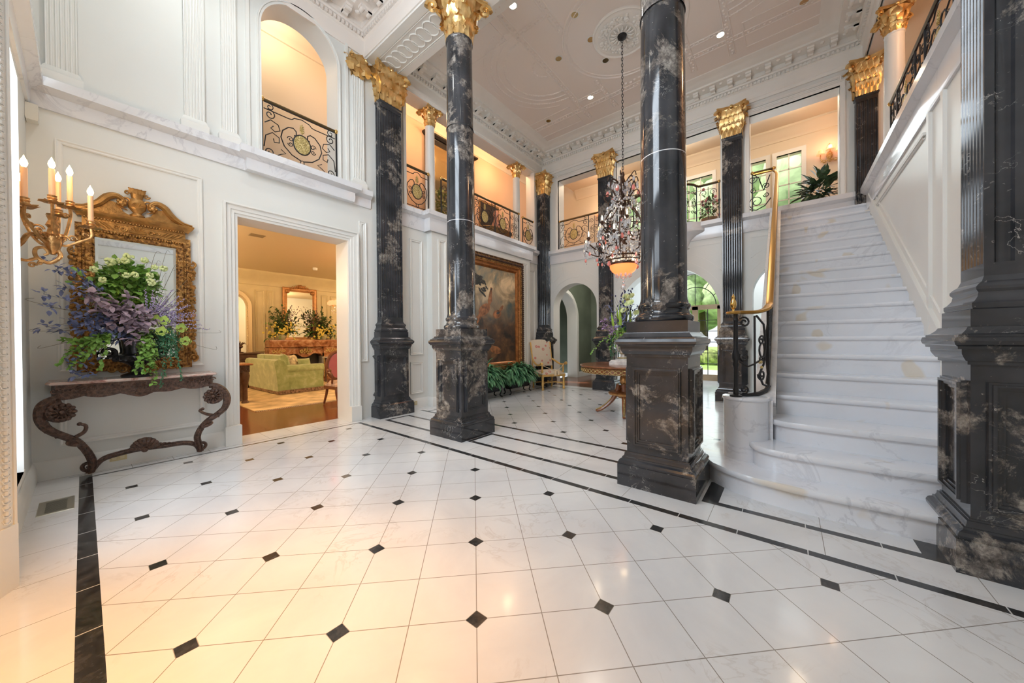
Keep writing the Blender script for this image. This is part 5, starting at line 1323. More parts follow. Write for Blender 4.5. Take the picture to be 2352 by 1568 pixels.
# local: back along +y from 0..2.0 at x=0, arms towards +x
b = MB(); b.rects([(0, .10), (.0, .30), (-.005, .40)], .05, .05, 1.05, 1.98, ch=.03); b.build('base', grn, T)
b = MB(); vs = []; 
b.extr([(-.02, .10), (-.06, .55), (-.10, .78), (-.07, .84), (0, .86), (.10, .82), (.17, .70), (.20, .42), (.22, .10)], 0, 2.03, 'xzy'); b.build('backrest', grn, T)
for y0 in (0, 1.80):
    b = MB(); yc = y0+.115
    b.box(.05, y0+.02, .10, 1.02, y0+.21, .56); P = [(x, yc, .60) for x in (-.02, .2, .5, .8, 1.04)]; b.tube(P, .115, 14); b.build('armrest', grn, T)
b = MB(); b.extr([(.14, .42), (.30, .42), (.28, .88), (.22, .96), (.12, .94)], .26, .80, 'xzy'); b.build('back_cushion', grn, T)
for y0 in (.82, 1.34):
    b = MB(); b.extr([(.14, .42), (.30, .42), (.28, .88), (.22, .96), (.12, .94)], y0, y0+.50, 'xzy'); b.build('back_cushion', grn, T)
b = MB(); 
for y0 in (.24, 1.03): b = MB(); b.rects([(0, .40), (.012, .43), (.012, .51), (-.01, .54)], .25, y0, 1.06, y0+.75, ch=.03); b.build('seat_cushion', grn, T)
b = MB(); b.rects([(.008, .03), (.012, .12)], .0, .0, 1.05, 2.03, cap=False); b.build('fringe', fr, T)
place(T, (2.90, 9.40, 0), radians(2))
def pillow(label, loc, rz, tilt, m, s_=.22):
    b = MB(); n = 10; vs, fs = [], []
    for sg in (1, -1):
        for j in range(n+1):
            for i in range(n+1):
                u, v = 2*i/n-1, 2*j/n-1; e = ((1-u**4)*(1-v**4))**.6; vs.append((u*s_*(1-.06*(1-v*v)), sg*.09*e, v*s_*(1-.06*(1-u*u))+s_))
    k = (n+1)**2
    for j in range(n):
        for i in range(n): a = j*(n+1)+i; fs.append((a, a+1, a+n+2, a+n+1)); fs.append((k+a, k+a+n+1, k+a+n+2, k+a+1))
    b.add(vs, fs); o = tag(b.build('throw_pillow', m), label, 'pillow', 'pillows on the green sofa'); o.location = loc; o.rotation_euler = (tilt, 0, rz); return o
patt = pmat('floral_pillow_fabric', (.60, .52, .36), .9, var=.5, vs=14)
pillow('green velvet pillow with pale trim leaning on the sofa back', (3.28, 10.0, .54), radians(80), -.25, grn, .23)
pillow('patterned floral pillow on the green sofa seat', (3.45, 9.95, .54), radians(50), -.3, patt, .21)
pillow('long green bolster pillow by the near sofa arm', (3.62, 9.80, .54), radians(10), -.3, grn, .16)
# fireplace
T = thing('fireplace', 'carved red-brown marble fireplace with gilt mounts behind the green sofa', 'fireplace', (4.45, 12.2, 0))
rm, t_, bb = newmat('rouge_marble'); co = coords(t_); t_.links.new(ramp(t_, tex(t_, co, 5, 7, .65, 1.2), [(.3, (.16, .05, .025)), (.5, (.40, .17, .08)), (.68, (.62, .38, .24))]), bb.inputs['Base Color']); bb.inputs['Roughness'].default_value = .25
b = MB()
for x0, x1 in ((3.48, 3.90), (5.02, 5.42)): b.rects([(.03, 0), (.03, .15), (0, .17), (0, .80), (.03, 1.0), (.04, 1.10)], x0, 12.02, x1, 12.4)
b.extr([(3.52, 1.10), (3.9, .72), (4.0, .88), (4.2, .90), (4.35, .80), (4.45, .78), (4.55, .80), (4.7, .90), (4.92, .88), (5.02, .72), (5.4, 1.10), (5.4, 1.12), (3.52, 1.12)][::1], 12.05, 12.4, 'xzy'); b.build('surround', rm, T)
b = MB(); b.rects([(0, 1.10), (.03, 1.12), (.03, 1.20), (.05, 1.24), (.06, 1.30), (.05, 1.335)], 3.50, 11.98, 5.40, 12.4); b.build('mantel_shelf', rm, T)
b = MB()
for x, z in ((3.69, 1.0), (5.22, 1.0), (4.45, .98)):
    b = MB()
    for j in range(14): a = j*2.4; q = .03+.008*j; b.sphere((x+q*cos(a)*1.2, 12.0, z+q*sin(a)*.8), .026, 7, 5)
    for sg in (1, -1): swirl3(b, (x+sg*.13, 12.0, z), (1, 0, 0), (0, 0, 1), .05, .018, 1.3, sg)
    b.build('gilt_mount', M['gilt_b'], T)
for x in (3.92, 5.0): b = MB(); b.tube([(x, 12.0, .1), (x, 12.0, .8)], .012, 6); b.build('gilt_edge', M['gilt_b'], T)
b = MB(); b.box(3.9, 12.35, 0, 5.02, 12.39, .92); b.build('firebox', M['void'], T)
b = MB(); b.box(3.9, 12.05, 0, 3.94, 12.36, .9); b.box(4.97, 12.05, 0, 5.02, 12.36, .9); b.build('firebox_cheek', pmat('pale_slate', (.35, .35, .36), .5), T)
# overmantel mirror
T = thing('overmantel_mirror', 'tall gilt overmantel mirror above the sitting room fireplace', 'mirror', (4.43, 12.36, 1.4))
b = MB(); b.box(4.05, 12.36, 1.42, 4.81, 12.37, 2.9); b.build('glass', M['mirror'], T)
rw = pmat('reddish_gilt_wood', (.46, .22, .08), .35, .4, var=.3, vs=10)
b = MB(); b.frame((0, 12.38, 0), (1, 0, 0), (0, 0, 1), 4.06, 1.42, 4.80, 2.88, [(0, 0), (0, .02), (.03, .03), (.05, .05), (.10, .06), (.13, .04), (.13, 0)])
for sx in (4.06, 4.80): b.sphere((sx, 12.34, 2.88), .07, 8, 5)
b.build('frame', rw, T)
b = MB()
for sg in (1, -1):
    for i in range(4): swirl3(b, (4.43+sg*(.05+i*.075), 12.32, 3.05-.012*i*i), (1, 0, 0), (0, 0, 1), .055-.007*i, .018, 1.2, sg if i % 2 else -sg, i)
b.sphere((4.43, 12.31, 3.05), .07, 8, 6); b.build('crest', rw, T)
# arched mirror at the left, carved side table, dark console, small objects
T = thing('arched_mirror', 'arched mirror with pale beaded frame at the left of the sitting room', 'mirror', (2.72, 12.36, 1))
b = MB(); ring_ = lambda r, z0: [(2.66-r, z0)]+[(2.66-r*cos(pi*i/20), 2.30+r*1.1*sin(pi*i/20)) for i in range(21)]+[(2.66+r, z0)]
b.extr(ring_(.33, .95), 12.35, 12.37, 'xzy'); b.build('glass', M['mirror'], T)
b = MB(); b.extr(ring_(.46, .95)+ring_(.33, .95)[::-1], 12.30, 12.38, 'xzy')
for i in range(34): a = pi*i/33; b.sphere((2.66-.35*cos(a), 12.29, 2.30+.385*sin(a)), .018, 6, 4)
for i in range(30):
    for sg in (1, -1): b.sphere((2.66+sg*.35, 12.29, .98+i*.044), .018, 6, 4)
b.build('frame', pmat('pale_gilt', (.72, .58, .36), .4, .3), T)
T = thing('carved_side_table', 'carved dark table leg and red marble top just inside the doorway, left', 'table', (1.85, 8.9, 0))
b = MB(); b.rects([(0, .80), (.02, .81), (.02, .83), (0, .84)], 1.3, 8.72, 2.20, 9.3); b.build('marble_top', rm, T)
b = MB(); b.box(1.33, 8.75, .66, 2.17, 9.27, .80)
for i in range(9): swirl3(b, (1.4+i*.09, 8.74, .73), (1, 0, 0), (0, 0, 1), .035, .012, 1.2, 1 if i % 2 else -1)
b.build('apron', M['carvwood'], T)
for x, y in ((2.10, 8.82), (2.10, 9.2), (1.4, 8.82), (1.4, 9.2)):
    b = MB(); b.lathe([(.06, 0), (.07, .03), (.045, .08), (.05, .12), (.045, .3), (.075, .5), (.09, .58), (.075, .66)], (x, y, 0), 10); b.build('leg', M['darkwood'], T)
T = thing('sideboard', 'dark wood sideboard beneath the arched mirror behind the sofa', 'sideboard', (2.3, 12.0, 0))
b = MB(); b.rects([(0, .1), (0, .92), (.03, .94), (.03, .97), (0, .98)], 1.5, 11.85, 3.25, 12.35); b.build('body', M['darkwood'], T)
b = MB()
for x in (1.7, 2.3, 2.9): b.frame((0, 11.85, 0), (1, 0, 0), (0, 0, 1), x-.2, .2, x+.2, .8, PAN)
b.build('door', M['darkwood'], T)
T = thing('bronze_ornament', 'dark bronze ornament on the sideboard below the arched mirror', 'ornament', (2.75, 12.0, .98))
b = MB(); rnd = random.Random(8)
b.lathe([(.09, .98), (.09, 1.0), (.03, 1.02), (.03, 1.1), (.08, 1.14), (.06, 1.2), (0, 1.22)], (2.75, 12, 0), 12)
for i in range(14): a = rnd.uniform(0, 6.28); b.tube([(2.75, 12, 1.15), (2.75+.1*cos(a), 12+.1*sin(a), 1.25), (2.75+.15*cos(a), 12+.15*sin(a), 1.2+rnd.uniform(0, .12))], [.01, .012, .006], 5)
b.build('figure', M['bronze'], T)
# openwork side table with porcelain and a plant, right of the fireplace
T = thing('openwork_table', 'small fretwork table with pale top right of the sitting room fireplace', 'table', (5.25, 11.1, 0))
b = MB(); b.rects([(0, .76), (.02, .77), (.02, .79), (0, .80)], 4.72, 10.9, 5.75, 11.4); b.build('marble_top', M['wm2'], T)
b = MB()
for i in range(10): swirl3(b, (4.78+i*.10, 10.93, .70), (1, 0, 0), (0, 0, 1), .04, .012, 1.2, 1 if i % 2 else -1); b.box(4.75, 10.93, .74, 5.72, 10.96, .76)
b.build('apron', M['darkwood'], T)
for x, y in ((4.78, 10.95), (5.68, 10.95), (4.78, 11.35), (5.68, 11.35)):
    b = MB(); b.lathe([(.025, 0), (.04, .03), (.02, .08), (.025, .4), (.035, .7), (.04, .76)], (x, y, 0), 10); b.build('leg', M['darkwood'], T)
T = thing('porcelain_vase', 'tall gilt-mounted porcelain vase right of the mantel', 'vase', (5.62, 12.1, .8))
b = MB(); b.lathe([(.10, .8), (.11, .84), (.05, .88), (.10, 1.0), (.15, 1.2), (.14, 1.32), (.07, 1.42), (.10, 1.5), (0, 1.5)], (5.55, 12.1, 0), 20); b.build('body', pmat('white_porcelain', (.8, .76, .66), .15), T)
b = MB()
for sg in (1, -1): swirl3(b, (5.55+sg*.17, 12.1, 1.28), (1, 0, 0), (0, 0, 1), .06, .02, 1.2, sg)
b.box(5.42, 11.98, 0, 5.68, 12.22, .80); b.build('gilt_stand', M['gilt_b'], T)
# pink armchair
T = thing('pink_armchair', 'carved walnut armchair with pink velvet back just inside the doorway', 'chair')
pk = pmat('rose_pink_velvet', (.52, .14, .15), .7, sheen=.5); wn = pmat('carved_walnut', (.20, .07, .03), .28, var=.2)
b = MB(); b.extr(ovo(0, .78, .20, .26), .18, .24, 'xzy'); b.build('backrest', pk, T)
b = MB(); b.tube([V((x, .21, z)) for x, z in ovo(0, .78, .235, .29, 0, 28)], .028, 8, True); b.tube([(-.2, .20, .52), (-.22, .2, .4)], .022, 7); b.tube([(.2, .20, .52), (.22, .2, .4)], .022, 7); b.build('back_frame', wn, T)
b = MB(); cushion(b, -.27, -.26, .38, .27, .20, .47); b.build('seat', pmat('floral_seat_fabric', (.58, .40, .30), .85, var=.4, vs=12), T)
b = MB(); b.frame((0, 0, .33), (1, 0, 0), (0, 1, 0), -.26, -.25, .26, .2, [(0, 0), (0, .06), (.03, .06), (.03, 0)]); b.build('seat_frame', wn, T)
for sx in (-1, 1):
    b = MB(); b.tube(smooth([(sx*.26, -.24, .38), (sx*.29, -.27, .28), (sx*.25, -.24, .1), (sx*.27, -.28, .01)], 4), lerp_list([.035, .03, .02, .022], 13), 8); b.build('leg', wn, T)
    b = MB(); b.tube([(sx*.22, .2, .38), (sx*.23, .24, .2), (sx*.25, .30, .01)], [.03, .024, .02], 8); b.build('leg', wn, T)
    b = MB(); b.tube(smooth([(sx*.22, .2, .72), (sx*.29, .08, .68), (sx*.31, -.08, .66), (sx*.29, -.12, .60), (sx*.27, -.06, .45)], 4), .02, 7); b.sphere((sx*.29, .0, .70), .045, 8, 5); b.build('armrest', wn, T)
place(T, (3.36, 7.16, 0), radians(4))
# ================================================================ plants and flowers
def leaf(mb, p, d, L, Wd, up=(0, 0, 1), fold=.25, droop=.15):
    p, d, u = V(p), V(d).normalized(), V(up); s_ = d.cross(u)
    if s_.length < .05: s_ = d.cross(V((1, 0, 0)))
    s_.normalize(); n = s_.cross(d).normalized()
    m1 = p+d*L*.35; m2 = p+d*L*.72-n*L*droop*.4; t = p+d*L-n*L*droop
    w = Wd/2
    mb.add([p, m1+s_*w+n*w*fold, m1, m1-s_*w+n*w*fold, m2+s_*w*.75+n*w*fold, m2, m2-s_*w*.75+n*w*fold, t],
           [(0, 1, 2), (0, 2, 3), (1, 4, 5, 2), (2, 5, 6, 3), (4, 7, 5), (5, 7, 6)])
def rv(r, k=1): return V((r.gauss(0, k), r.gauss(0, k), r.gauss(0, k)))
def sprig(mb, st, pts, r, nl, L, Wd, stem=.003, spread=1., both=True):
    P = smooth(pts, 5); st.tube(P, lerp_list([stem, stem*.4], len(P)), 4)
    for i in range(nl):
        f = (i+.6)/nl*(len(P)-1); a = min(int(f), len(P)-2); p = P[a].lerp(P[a+1], f-a); t = (P[a+1]-P[a]).normalized()
        d = t*.6+rv(r, .55*spread); leaf(mb, p, d, L*r.uniform(.75, 1.15), Wd*r.uniform(.8, 1.15), (r.uniform(-.4, .4), -.5, 1))
def cluster(mb, c, rad, r, n, L, Wd, out=.8):
    c = V(c); R = V(rad)
    for i in range(n):
        v = rv(r).normalized()*r.random()**.4; p = c+V((v.x*R.x, v.y*R.y, v.z*R.z)); leaf(mb, p, v*out+rv(r, .45), L*r.uniform(.7, 1.2), Wd*r.uniform(.8, 1.2), (0, -.4, 1))
def snowball(mb, c, r_, rr):
    for i in range(26):
        v = rv(rr).normalized(); mb.sphere(V(c)+v*r_*.72, r_*.34, 5, 3)
def rose(mb, c, r_, rr, face=(0, -1, .3)):
    c, f = V(c), V(face).normalized(); s_ = f.cross(V((0, 0, 1))).normalized(); u = s_.cross(f)
    for k, (q, n, h) in enumerate(((1, 7, 0), (.72, 6, .25), (.45, 5, .4), (.22, 4, .5))):
        for i in range(n):
            a = 2*pi*(i+.5*(k % 2))/n+k; d = s_*cos(a)+u*sin(a); t = -s_*sin(a)+u*cos(a)
            b0 = c+f*(h*r_*.5); p = b0+d*r_*q; w = r_*q*1.0
            mb.add([b0, p+t*w*.6+f*r_*.1, p+d*r_*.12*q+f*r_*.28, p-t*w*.6+f*r_*.1, b0+d*r_*q*.6-f*r_*.08], [(0, 1, 2), (0, 2, 3), (0, 1, 4), (0, 4, 3)])
def lm(name, c, var=.25, rough=.5, vs=14): return pmat(name, c, rough, var=var, vs=vs, spec=.3)
G1 = lm('fresh_green_leaf', (.21, .40, .08)); G2 = lm('lime_green_leaf', (.33, .50, .06)); G3 = lm('blue_green_frond', (.06, .20, .10)); GD = lm('dark_green_leaf', (.035, .10, .035))
BL = lm('violet_blue_leaf', (.20, .24, .44), .35); PL = lm('dusty_mauve_leaf', (.40, .31, .38), .45); LV = lm('lavender_flower', (.40, .34, .55), .3); WH = lm('cream_green_petal', (.72, .82, .42), .12); RG = lm('lime_petal', (.40, .55, .12), .3); ST = lm('brown_green_stem', (.12, .10, .05)); NV = lm('navy_berry', (.03, .035, .10)); YL_ = lm('yellow_petal', (.72, .58, .14)); MV = lm('mauve_petal', (.46, .30, .55)); PK = lm('plum_twig', (.22, .12, .16))
pewter = pmat('black_pewter_urn', (.05, .05, .055), .22, .7, var=.2)
# ---- arrangement on the console table
r = random.Random(11)
T = thing('floral_arrangement', 'mixed blue, mauve and green floral arrangement in black urn on the console table', 'flowers', (.34, 5.26, .945))
U0 = V((.35, 5.26, 0))
b = MB(); b.lathe([(.115, .945), (.118, .965), (.10, .975), (.055, .99), (.04, 1.02), (.045, 1.05), (.08, 1.08), (.14, 1.11), (.165, 1.14), (.16, 1.165), (.11, 1.18), (.10, 1.20), (.11, 1.30), (.125, 1.36), (.10, 1.36), (0, 1.33)], (U0.x, U0.y, 0), 28)
for i in range(20): a = 2*pi*i/20; b.sphere((U0.x+.15*cos(a), U0.y+.15*sin(a), 1.135), .026, 7, 5, 1.2)
b.build('urn', pewter, T)
b = MB()
for sg in (1, -1): swirl3(b, (U0.x+sg*.19, U0.y-.02, 1.20), (1, 0, 0), (0, 0, 1), .055, .018, 1.3, -sg, -pi/2)
b.build('urn_handle', pewter, T)
O = V((.33, 5.22, 1.40)); stem = MB()
b = MB(); cluster(b, (.29, 5.26, 1.88), (.24, .10, .24), r, 560, .065, .05)
for k in range(26): p = V((.29+r.gauss(0, .14), 5.22+r.gauss(0, .05), 1.9+r.gauss(0, .1))); sprig(b, stem, [O, (O+p)/2+V((0, -.02, .05)), p], r, 9, .06, .045)
b.build('green_foliage', G1, T)
b = MB(); cluster(b, (.22, 5.20, 1.68), (.14, .08, .12), r, 200, .07, .02); b.build('lime_foliage', G2, T)
for x, y, z in [(0.069, 5.12, 1.995), (0.171, 5.2, 2.092), (0.226, 5.22, 2.114), (0.275, 5.2, 2.121), (0.408, 5.2, 2.153), (0.475, 5.16, 2.087), (0.543, 5.16, 2.082), (0.273, 5.08, 1.961), (0.33, 5.1, 1.975), (0.439, 5.08, 1.914), (0.44, 5.14, 1.992), (0.124, 5.12, 1.901), (.30, 5.24, 2.17)]:
    b = MB(); snowball(b, (x, y, z), r.uniform(.030, .044), r); b.build('snowball_blossom', WH, T)
BLUE = [(-0.192, 5.1, 2.033), (-0.148, 5.1, 1.966), (-0.098, 5.1, 1.96), (-0.03, 5.1, 1.97), (-0.207, 5.1, 1.728), (-0.108, 5.1, 1.807), (-0.032, 5.1, 1.787), (-0.192, 5.1, 1.608), (-0.076, 5.1, 1.672), (-0.21, 5.1, 1.446), (-0.129, 5.1, 1.42), (-0.077, 5.1, 1.505), (0.028, 5.1, 1.523), (0.118, 5.1, 1.425), (0.043, 5.1, 1.309), (0.136, 5.1, 1.308), (0.175, 5.08, 1.366), (0.223, 5.06, 1.337), (0.007, 5.1, 1.238), (-0.064, 5.1, 1.114), (-0.048, 5.1, 1.015), (0.022, 5.1, 1.009), (0.02, 5.15, 1.88), (.06, 5.15, 1.78), (-.02, 5.1, 1.6)]
b = MB()
for p in BLUE:
    p = V(p)+V((0, r.uniform(-.04, .05), 0)); m_ = (O+p)/2+V((0, 0, .07))
    sprig(b, stem, [O, m_, p], r, 8, .055, .028); cluster(b, p, (.035, .03, .035), r, 9, .055, .028)
cluster(b, (.06, 5.10, 1.47), (.13, .06, .12), r, 120, .055, .028)
b.build('blue_leaves', BL, T)
b = MB()
for p in [(0.056, 5.02, 1.733), (0.092, 5.02, 1.693), (0.156, 5.02, 1.655), (0.118, 5.02, 1.595), (0.213, 5.02, 1.674), (0.273, 5.02, 1.738), (0.232, 5.02, 1.572), (0.332, 5.02, 1.623), (0.311, 5.02, 1.516), (0.393, 5.02, 1.519), (0.436, 5.02, 1.536), (0.351, 5.02, 1.457), (0.392, 5.02, 1.412), (0.309, 5.02, 1.336), (0.37, 5.02, 1.32), (0.252, 5.02, 1.618)]:
    cluster(b, p, (.035, .03, .03), r, 11, .075, .050)
cluster(b, (.27, 5.10, 1.56), (.18, .06, .12), r, 110, .075, .05)
b.build('mauve_leaves', PL, T)
LAV = [(0.401, 5.08, 1.832), (0.476, 5.08, 1.777), (0.601, 5.08, 1.854), (0.647, 5.08, 1.793), (0.695, 5.08, 1.765), (0.718, 5.08, 1.7), (0.779, 5.08, 1.637), (0.791, 5.08, 1.588), (0.803, 5.08, 1.537), (0.828, 5.08, 1.487), (0.893, 5.08, 1.437), (0.532, 5.08, 1.782), (0.564, 5.08, 1.657), (0.754, 5.08, 1.602), (.62, 5.1, 1.70), (.68, 5.1, 1.62), (.70, 5.1, 1.54), (.46, 5.1, 1.84), (.66, 5.05, 1.66), (.58, 5.12, 1.76), (.74, 5.12, 1.70)]
b = MB()
for p in LAV:
    p = V(p); q = V((.42, 5.12, 1.50)); stem.tube([q, p], .0025, 4)
    for i in range(26): f = .35+.65*i/25; c = q.lerp(p, f)+rv(r, .005); b.sphere(c, .0085*(1.25-f*.6), 5, 3)
b.build('lavender_spikes', LV, T)
for x, y, z in [(0.526, 5.05, 1.521), (0.505, 5.02, 1.41), (0.657, 5.05, 1.446), (0.685, 5.03, 1.307), (0.47, 5.08, 1.53)]:
    b = MB()
    for k_ in range(14): v_ = V((cos(k_*2.4), -.35, sin(k_*2.4))); q_ = .012+.0022*k_; acanthus(b, V((x, y, z))+V((v_.x*q_, .012-q_*.2, v_.z*q_-.012)), .026, .030, V((v_.x, -.6, v_.z)).normalized(), .012, V((-v_.z, 0, v_.x)), q=4)
    b.build('green_rose', RG, T)
b = MB(); b2 = MB()
for x, y, z in [(0.371, 5.06, 1.136), (0.328, 5.06, 0.99), (0.445, 5.04, 1.054), (0.44, 5.03, 0.86), (0.415, 5.04, 1.2), (-0.097, 5.06, 1.2), (-0.143, 5.06, 1.107), (-0.028, 5.06, 1.226), (0.06, 5.06, 1.223), (0.095, 5.06, 1.034), (-0.062, 5.06, 1.31), (-.02, 5.1, 1.1), (.38, 5.02, .98), (.47, 5.03, 1.15), (-.12, 5.12, 1.32), (.35, 5.03, 1.08), (.42, 5.02, 1.0), (.41, 5.0, 1.12), (.46, 5.0, .95), (.39, 5.01, 1.22), (-.08, 5.05, 1.05), (.0, 5.05, 1.15)]:
    p = V((x, y, z)); q = O+V((.05 if x > .2 else -.12, -.05, -.03)); sprig(b, stem, [q, V(((q.x+p.x)/2, y-.02, max(q.z, z)-.03)), p], r, 46, .040, .030)
for x, y, z in [(0.498, 5.04, 0.84), (0.579, 5.06, 1.05), (0.659, 5.06, 0.893), (0.615, 5.06, 1.205), (.53, 5.06, .95), (.64, 5.06, 1.02), (.50, 5.08, 1.15)]:
    p = V((x, y, z)); q = V((.48, 5.12, 1.40)); sprig(b2, stem, [q, V(((q.x+p.x)/2+.03, y-.02, (q.z+z)/2+.12)), p], r, 90, .026, .014)
cluster(b2, (.58, 5.12, 1.28), (.11, .05, .14), r, 420, .026, .014)
b.build('trailing_vine', G1, T); b2.build('blue_green_trails', G3, T)
for p in ((.80, 5.1, 1.42), (.96, 5.1, 1.40), (.93, 5.1, 1.22), (.70, 5.12, 1.95), (.62, 5.1, 2.10), (.57, 5.12, 2.22), (-.27, 5.1, 1.40), (-.25, 5.1, 1.25), (.50, 5.1, 2.2), (-.28, 5.1, 1.66)):
    p = V(p); q = O.lerp(p, .5)+rv(r, .03); stem.tube(smooth([O, q, p+rv(r, .01), p+V((.02, 0, .03))], 4), lerp_list([.003, .0012], 13), 4)
stem.build('stems', ST, T)
# ---- arrangement on the centre table
r = random.Random(21); C = V((5.86, 2.2, .852)); K = V((-.01, .07, 0))
T = thing('floral_arrangement', 'tall purple and lime floral arrangement in painted porcelain urn on the round table', 'flowers', tuple(C))
b = MB(); b.rects([(0, .852), (0, .90), (-.03, .93)], C.x-.19, C.y-.19, C.x+.19, C.y+.19); b.lathe([(.15, .93), (.14, .95), (.06, .97), (.05, 1.02), (.09, 1.07), (.15, 1.15), (.165, 1.25), (.14, 1.33), (.10, 1.36), (.12, 1.40), (0, 1.38)], tuple(C.xy)+(0,), 28)
b.build('urn', pmat('painted_porcelain', (.74, .70, .66), .15, var=.35, vs=9), T)
b = MB()
for z, rr_ in ((.96, .10), (1.04, .06), (1.34, .12), (1.40, .122)): b.lathe([(rr_, z-.012), (rr_+.015, z), (rr_, z+.012)], tuple(C.xy)+(0,), 28)
b.build('gilt_rings', M['gilt_b'], T)
O = V((C.x, C.y, 1.42)); stem = MB(); b = MB()
for i in range(34):
    a = r.uniform(0, 6.28); R = r.uniform(.1, .45); p = O+V((R*cos(a), R*sin(a), r.uniform(.0, .55)-.2*R)); sprig(b, stem, [O, (O+p)/2+V((0, 0, .06)), p], r, 16, .07, .024)
b.build('violet_leaves', BL, T)
b = MB()
for i in range(16): a = r.uniform(0, 6.28); R = r.uniform(.15, .42); cluster(b, O+V((R*cos(a), R*sin(a), r.uniform(-.15, .2))), (.06, .06, .05), r, 22, .035, .035)
b.build('purple_blossoms', MV, T)
b = MB()
for i in range(30): a = r.uniform(0, 6.28); R = r.uniform(.25, .6); p = O+V((R*cos(a), R*sin(a), -.45*R+r.uniform(-.12, .08))); sprig(b, stem, [O, (O+p)/2+V((0, 0, .1)), p], r, 18, .045, .03)
b.build('green_trails', G1, T)
b = MB()
for i in range(22): a = r.uniform(1.2, 4.5); p = O+V((.22*cos(a), .22*sin(a), -.5+r.uniform(-.03, .15))); sprig(b, stem, [O+V((.05*cos(a), .05*sin(a), 0)), O+V((.2*cos(a), .2*sin(a), -.1)), p], r, 40, .03, .014)
b.build('blue_green_trails', G3, T)
b = MB()
for dx, dy, h in ((.02, .10, .45), (-.05, .16, .35), (.1, .0, .42), (-.1, .02, .38), (.05, -.08, .45), (.0, .05, .5)): p = O+V((dx, dy, 0)); leaf(b, p, V((dx*.5, dy*.6, 1)), h, .045, (1, 0, 0), .3, .05)
b.build('blade_leaves', G2, T)
for i in range(12):
    a = r.uniform(-2.8, .4); R = r.uniform(.08, .32); p = O+V((R*cos(a), R*sin(a), r.uniform(.28, .62))); stem.tube([O, p], .003, 4); b = MB(); rose(b, p, .05, r, (-.8, .1, .5)); b.sphere(p, .018, 6, 4); b.build('green_blossom', WH, T)
b = MB()
for i in range(40): p = O+V((r.gauss(.0, .07), r.gauss(.02, .08), r.uniform(.35, .72))); b.sphere(p, .013, 5, 3, 1.4); stem.tube([O+V((0, 0, .2)), p], .0015, 3)
b.build('navy_berries', NV, T)
stem.build('stems', ST, T)
# ---- fern planters under the painting
def planter(x, lab, seed):
    r = random.Random(seed); T = thing('fern_planter', lab, 'plant', (x, 5.13, 0))
    b = MB(); b.rects([(-.05, .13), (-.04, .15), (-.015, .20), (.0, .36), (.02, .37), (.02, .385), (-.02, .385)], x-.42, 5.02, x+.42, 5.24)
    for z in (.20, .26, .32): b.frame((0, 5.02-.003, 0), (1, 0, 0), (0, 0, 1), x-.36, z, x+.36, z+.03, [(0, 0), (0, .006), (.006, .006), (.006, 0)])
    b.build('trough', M['iron'], T)
    for sx in (-.33, .33):
        for sy in (5.04, 5.22):
            b = MB(); s2 = 1 if sx > 0 else -1; b.tube(smooth([(x+sx, sy, .17), (x+sx+s2*.07, sy, .13), (x+sx+s2*.03, sy, .05), (x+sx+s2*.09, sy-.01, .012)], 4), .014, 6); b.build('foot', M['iron'], T)
    b = MB()
    for i in range(460):
        a = r.uniform(0, 6.28); el = r.random(); q = V((cos(a)*sqrt(1-el*el), sin(a)*sqrt(1-el*el), el)); rr_ = r.uniform(.45, 1)
        p = V((x+q.x*.50*rr_, 5.10+q.y*.24*rr_, .40+q.z*.34*rr_)); d = V((q.x+r.gauss(0, .35), q.y-.35+r.gauss(0, .35), .35-rr_*.9+q.z*.5+r.gauss(0, .2)))
        if p.y > 5.2: d.y = -abs(d.y)*.3
        leaf(b, p, d, r.uniform(.18, .30), r.uniform(.05, .075), droop=.4)
    for i in range(60):
        u = r.uniform(-.5, .5); p = V((x+u, 5.0+r.uniform(-.06, .1), .42)); leaf(b, p, V((u*.5, -.5, -.9)), r.uniform(.15, .26), .045, droop=-.2)
    b.build('fronds', lm('fern_green', (.11, .27, .13), .7, .5, 12), T)
planter(5.50, 'green fern in black iron trough, the left one, beside the farther round column', 31)
planter(6.62, 'green fern in black iron trough, the right one, nearer the gilded armchair', 32)
# ---- mantel arrangements
def mantel(x, lab, seed, fl):
    r = random.Random(seed); T = thing('floral_arrangement', lab, 'flowers', (x, 12.15, 1.335)); O = V((x, 12.15, 1.5)); stem = MB()
    b = MB(); b.lathe([(.08, 1.335), (.13, 1.40), (.15, 1.48), (.12, 1.52), (0, 1.52)], (x, 12.15, 0), 18); b.build('bowl', pmat('celadon_bowl', (.55, .55, .38), .25), T)
    b = MB()
    for i in range(46): a = r.uniform(0, 6.28); R = r.uniform(.1, .5); p = O+V((R*cos(a), R*sin(a)*.35-.1, r.uniform(.1, 1.0)-.6*R)); sprig(b, stem, [O, (O+p)/2, p], r, 11, .11, .06)
    b.build('dark_foliage', lm('olive_leaf', (.07, .12, .04)), T)
    b = MB()
    for i in range(18): p = O+V((fl*r.uniform(.1, .5), r.uniform(-.15, 0), r.uniform(.2, .95))); sprig(b, stem, [O, (O+p)/2, p], r, 16, .06, .03, spread=1.4)
    b.build('plum_sprays', PK, T)
    b = MB()
    for i in range(60): b.sphere(O+V((r.gauss(0, .2), -.15-r.random()*.1, r.gauss(.12, .12))), r.uniform(.02, .04), 6, 4)
    b.build('yellow_blossoms', YL_, T)
    b = MB()
    for i in range(18): p = O+V((r.uniform(-.55, .55), -.15, r.uniform(-.15, .35))); sprig(b, stem, [O, (O+p)/2+V((0, 0, .12)), p], r, 22, .06, .025)
    b.build('fern_sprays', G1, T); stem.build('stems', ST, T)
mantel(3.82, 'loose green and plum flower arrangement, left end of the mantel', 41, 1)
mantel(5.02, 'loose green and plum flower arrangement, right end of the mantel', 42, -1)
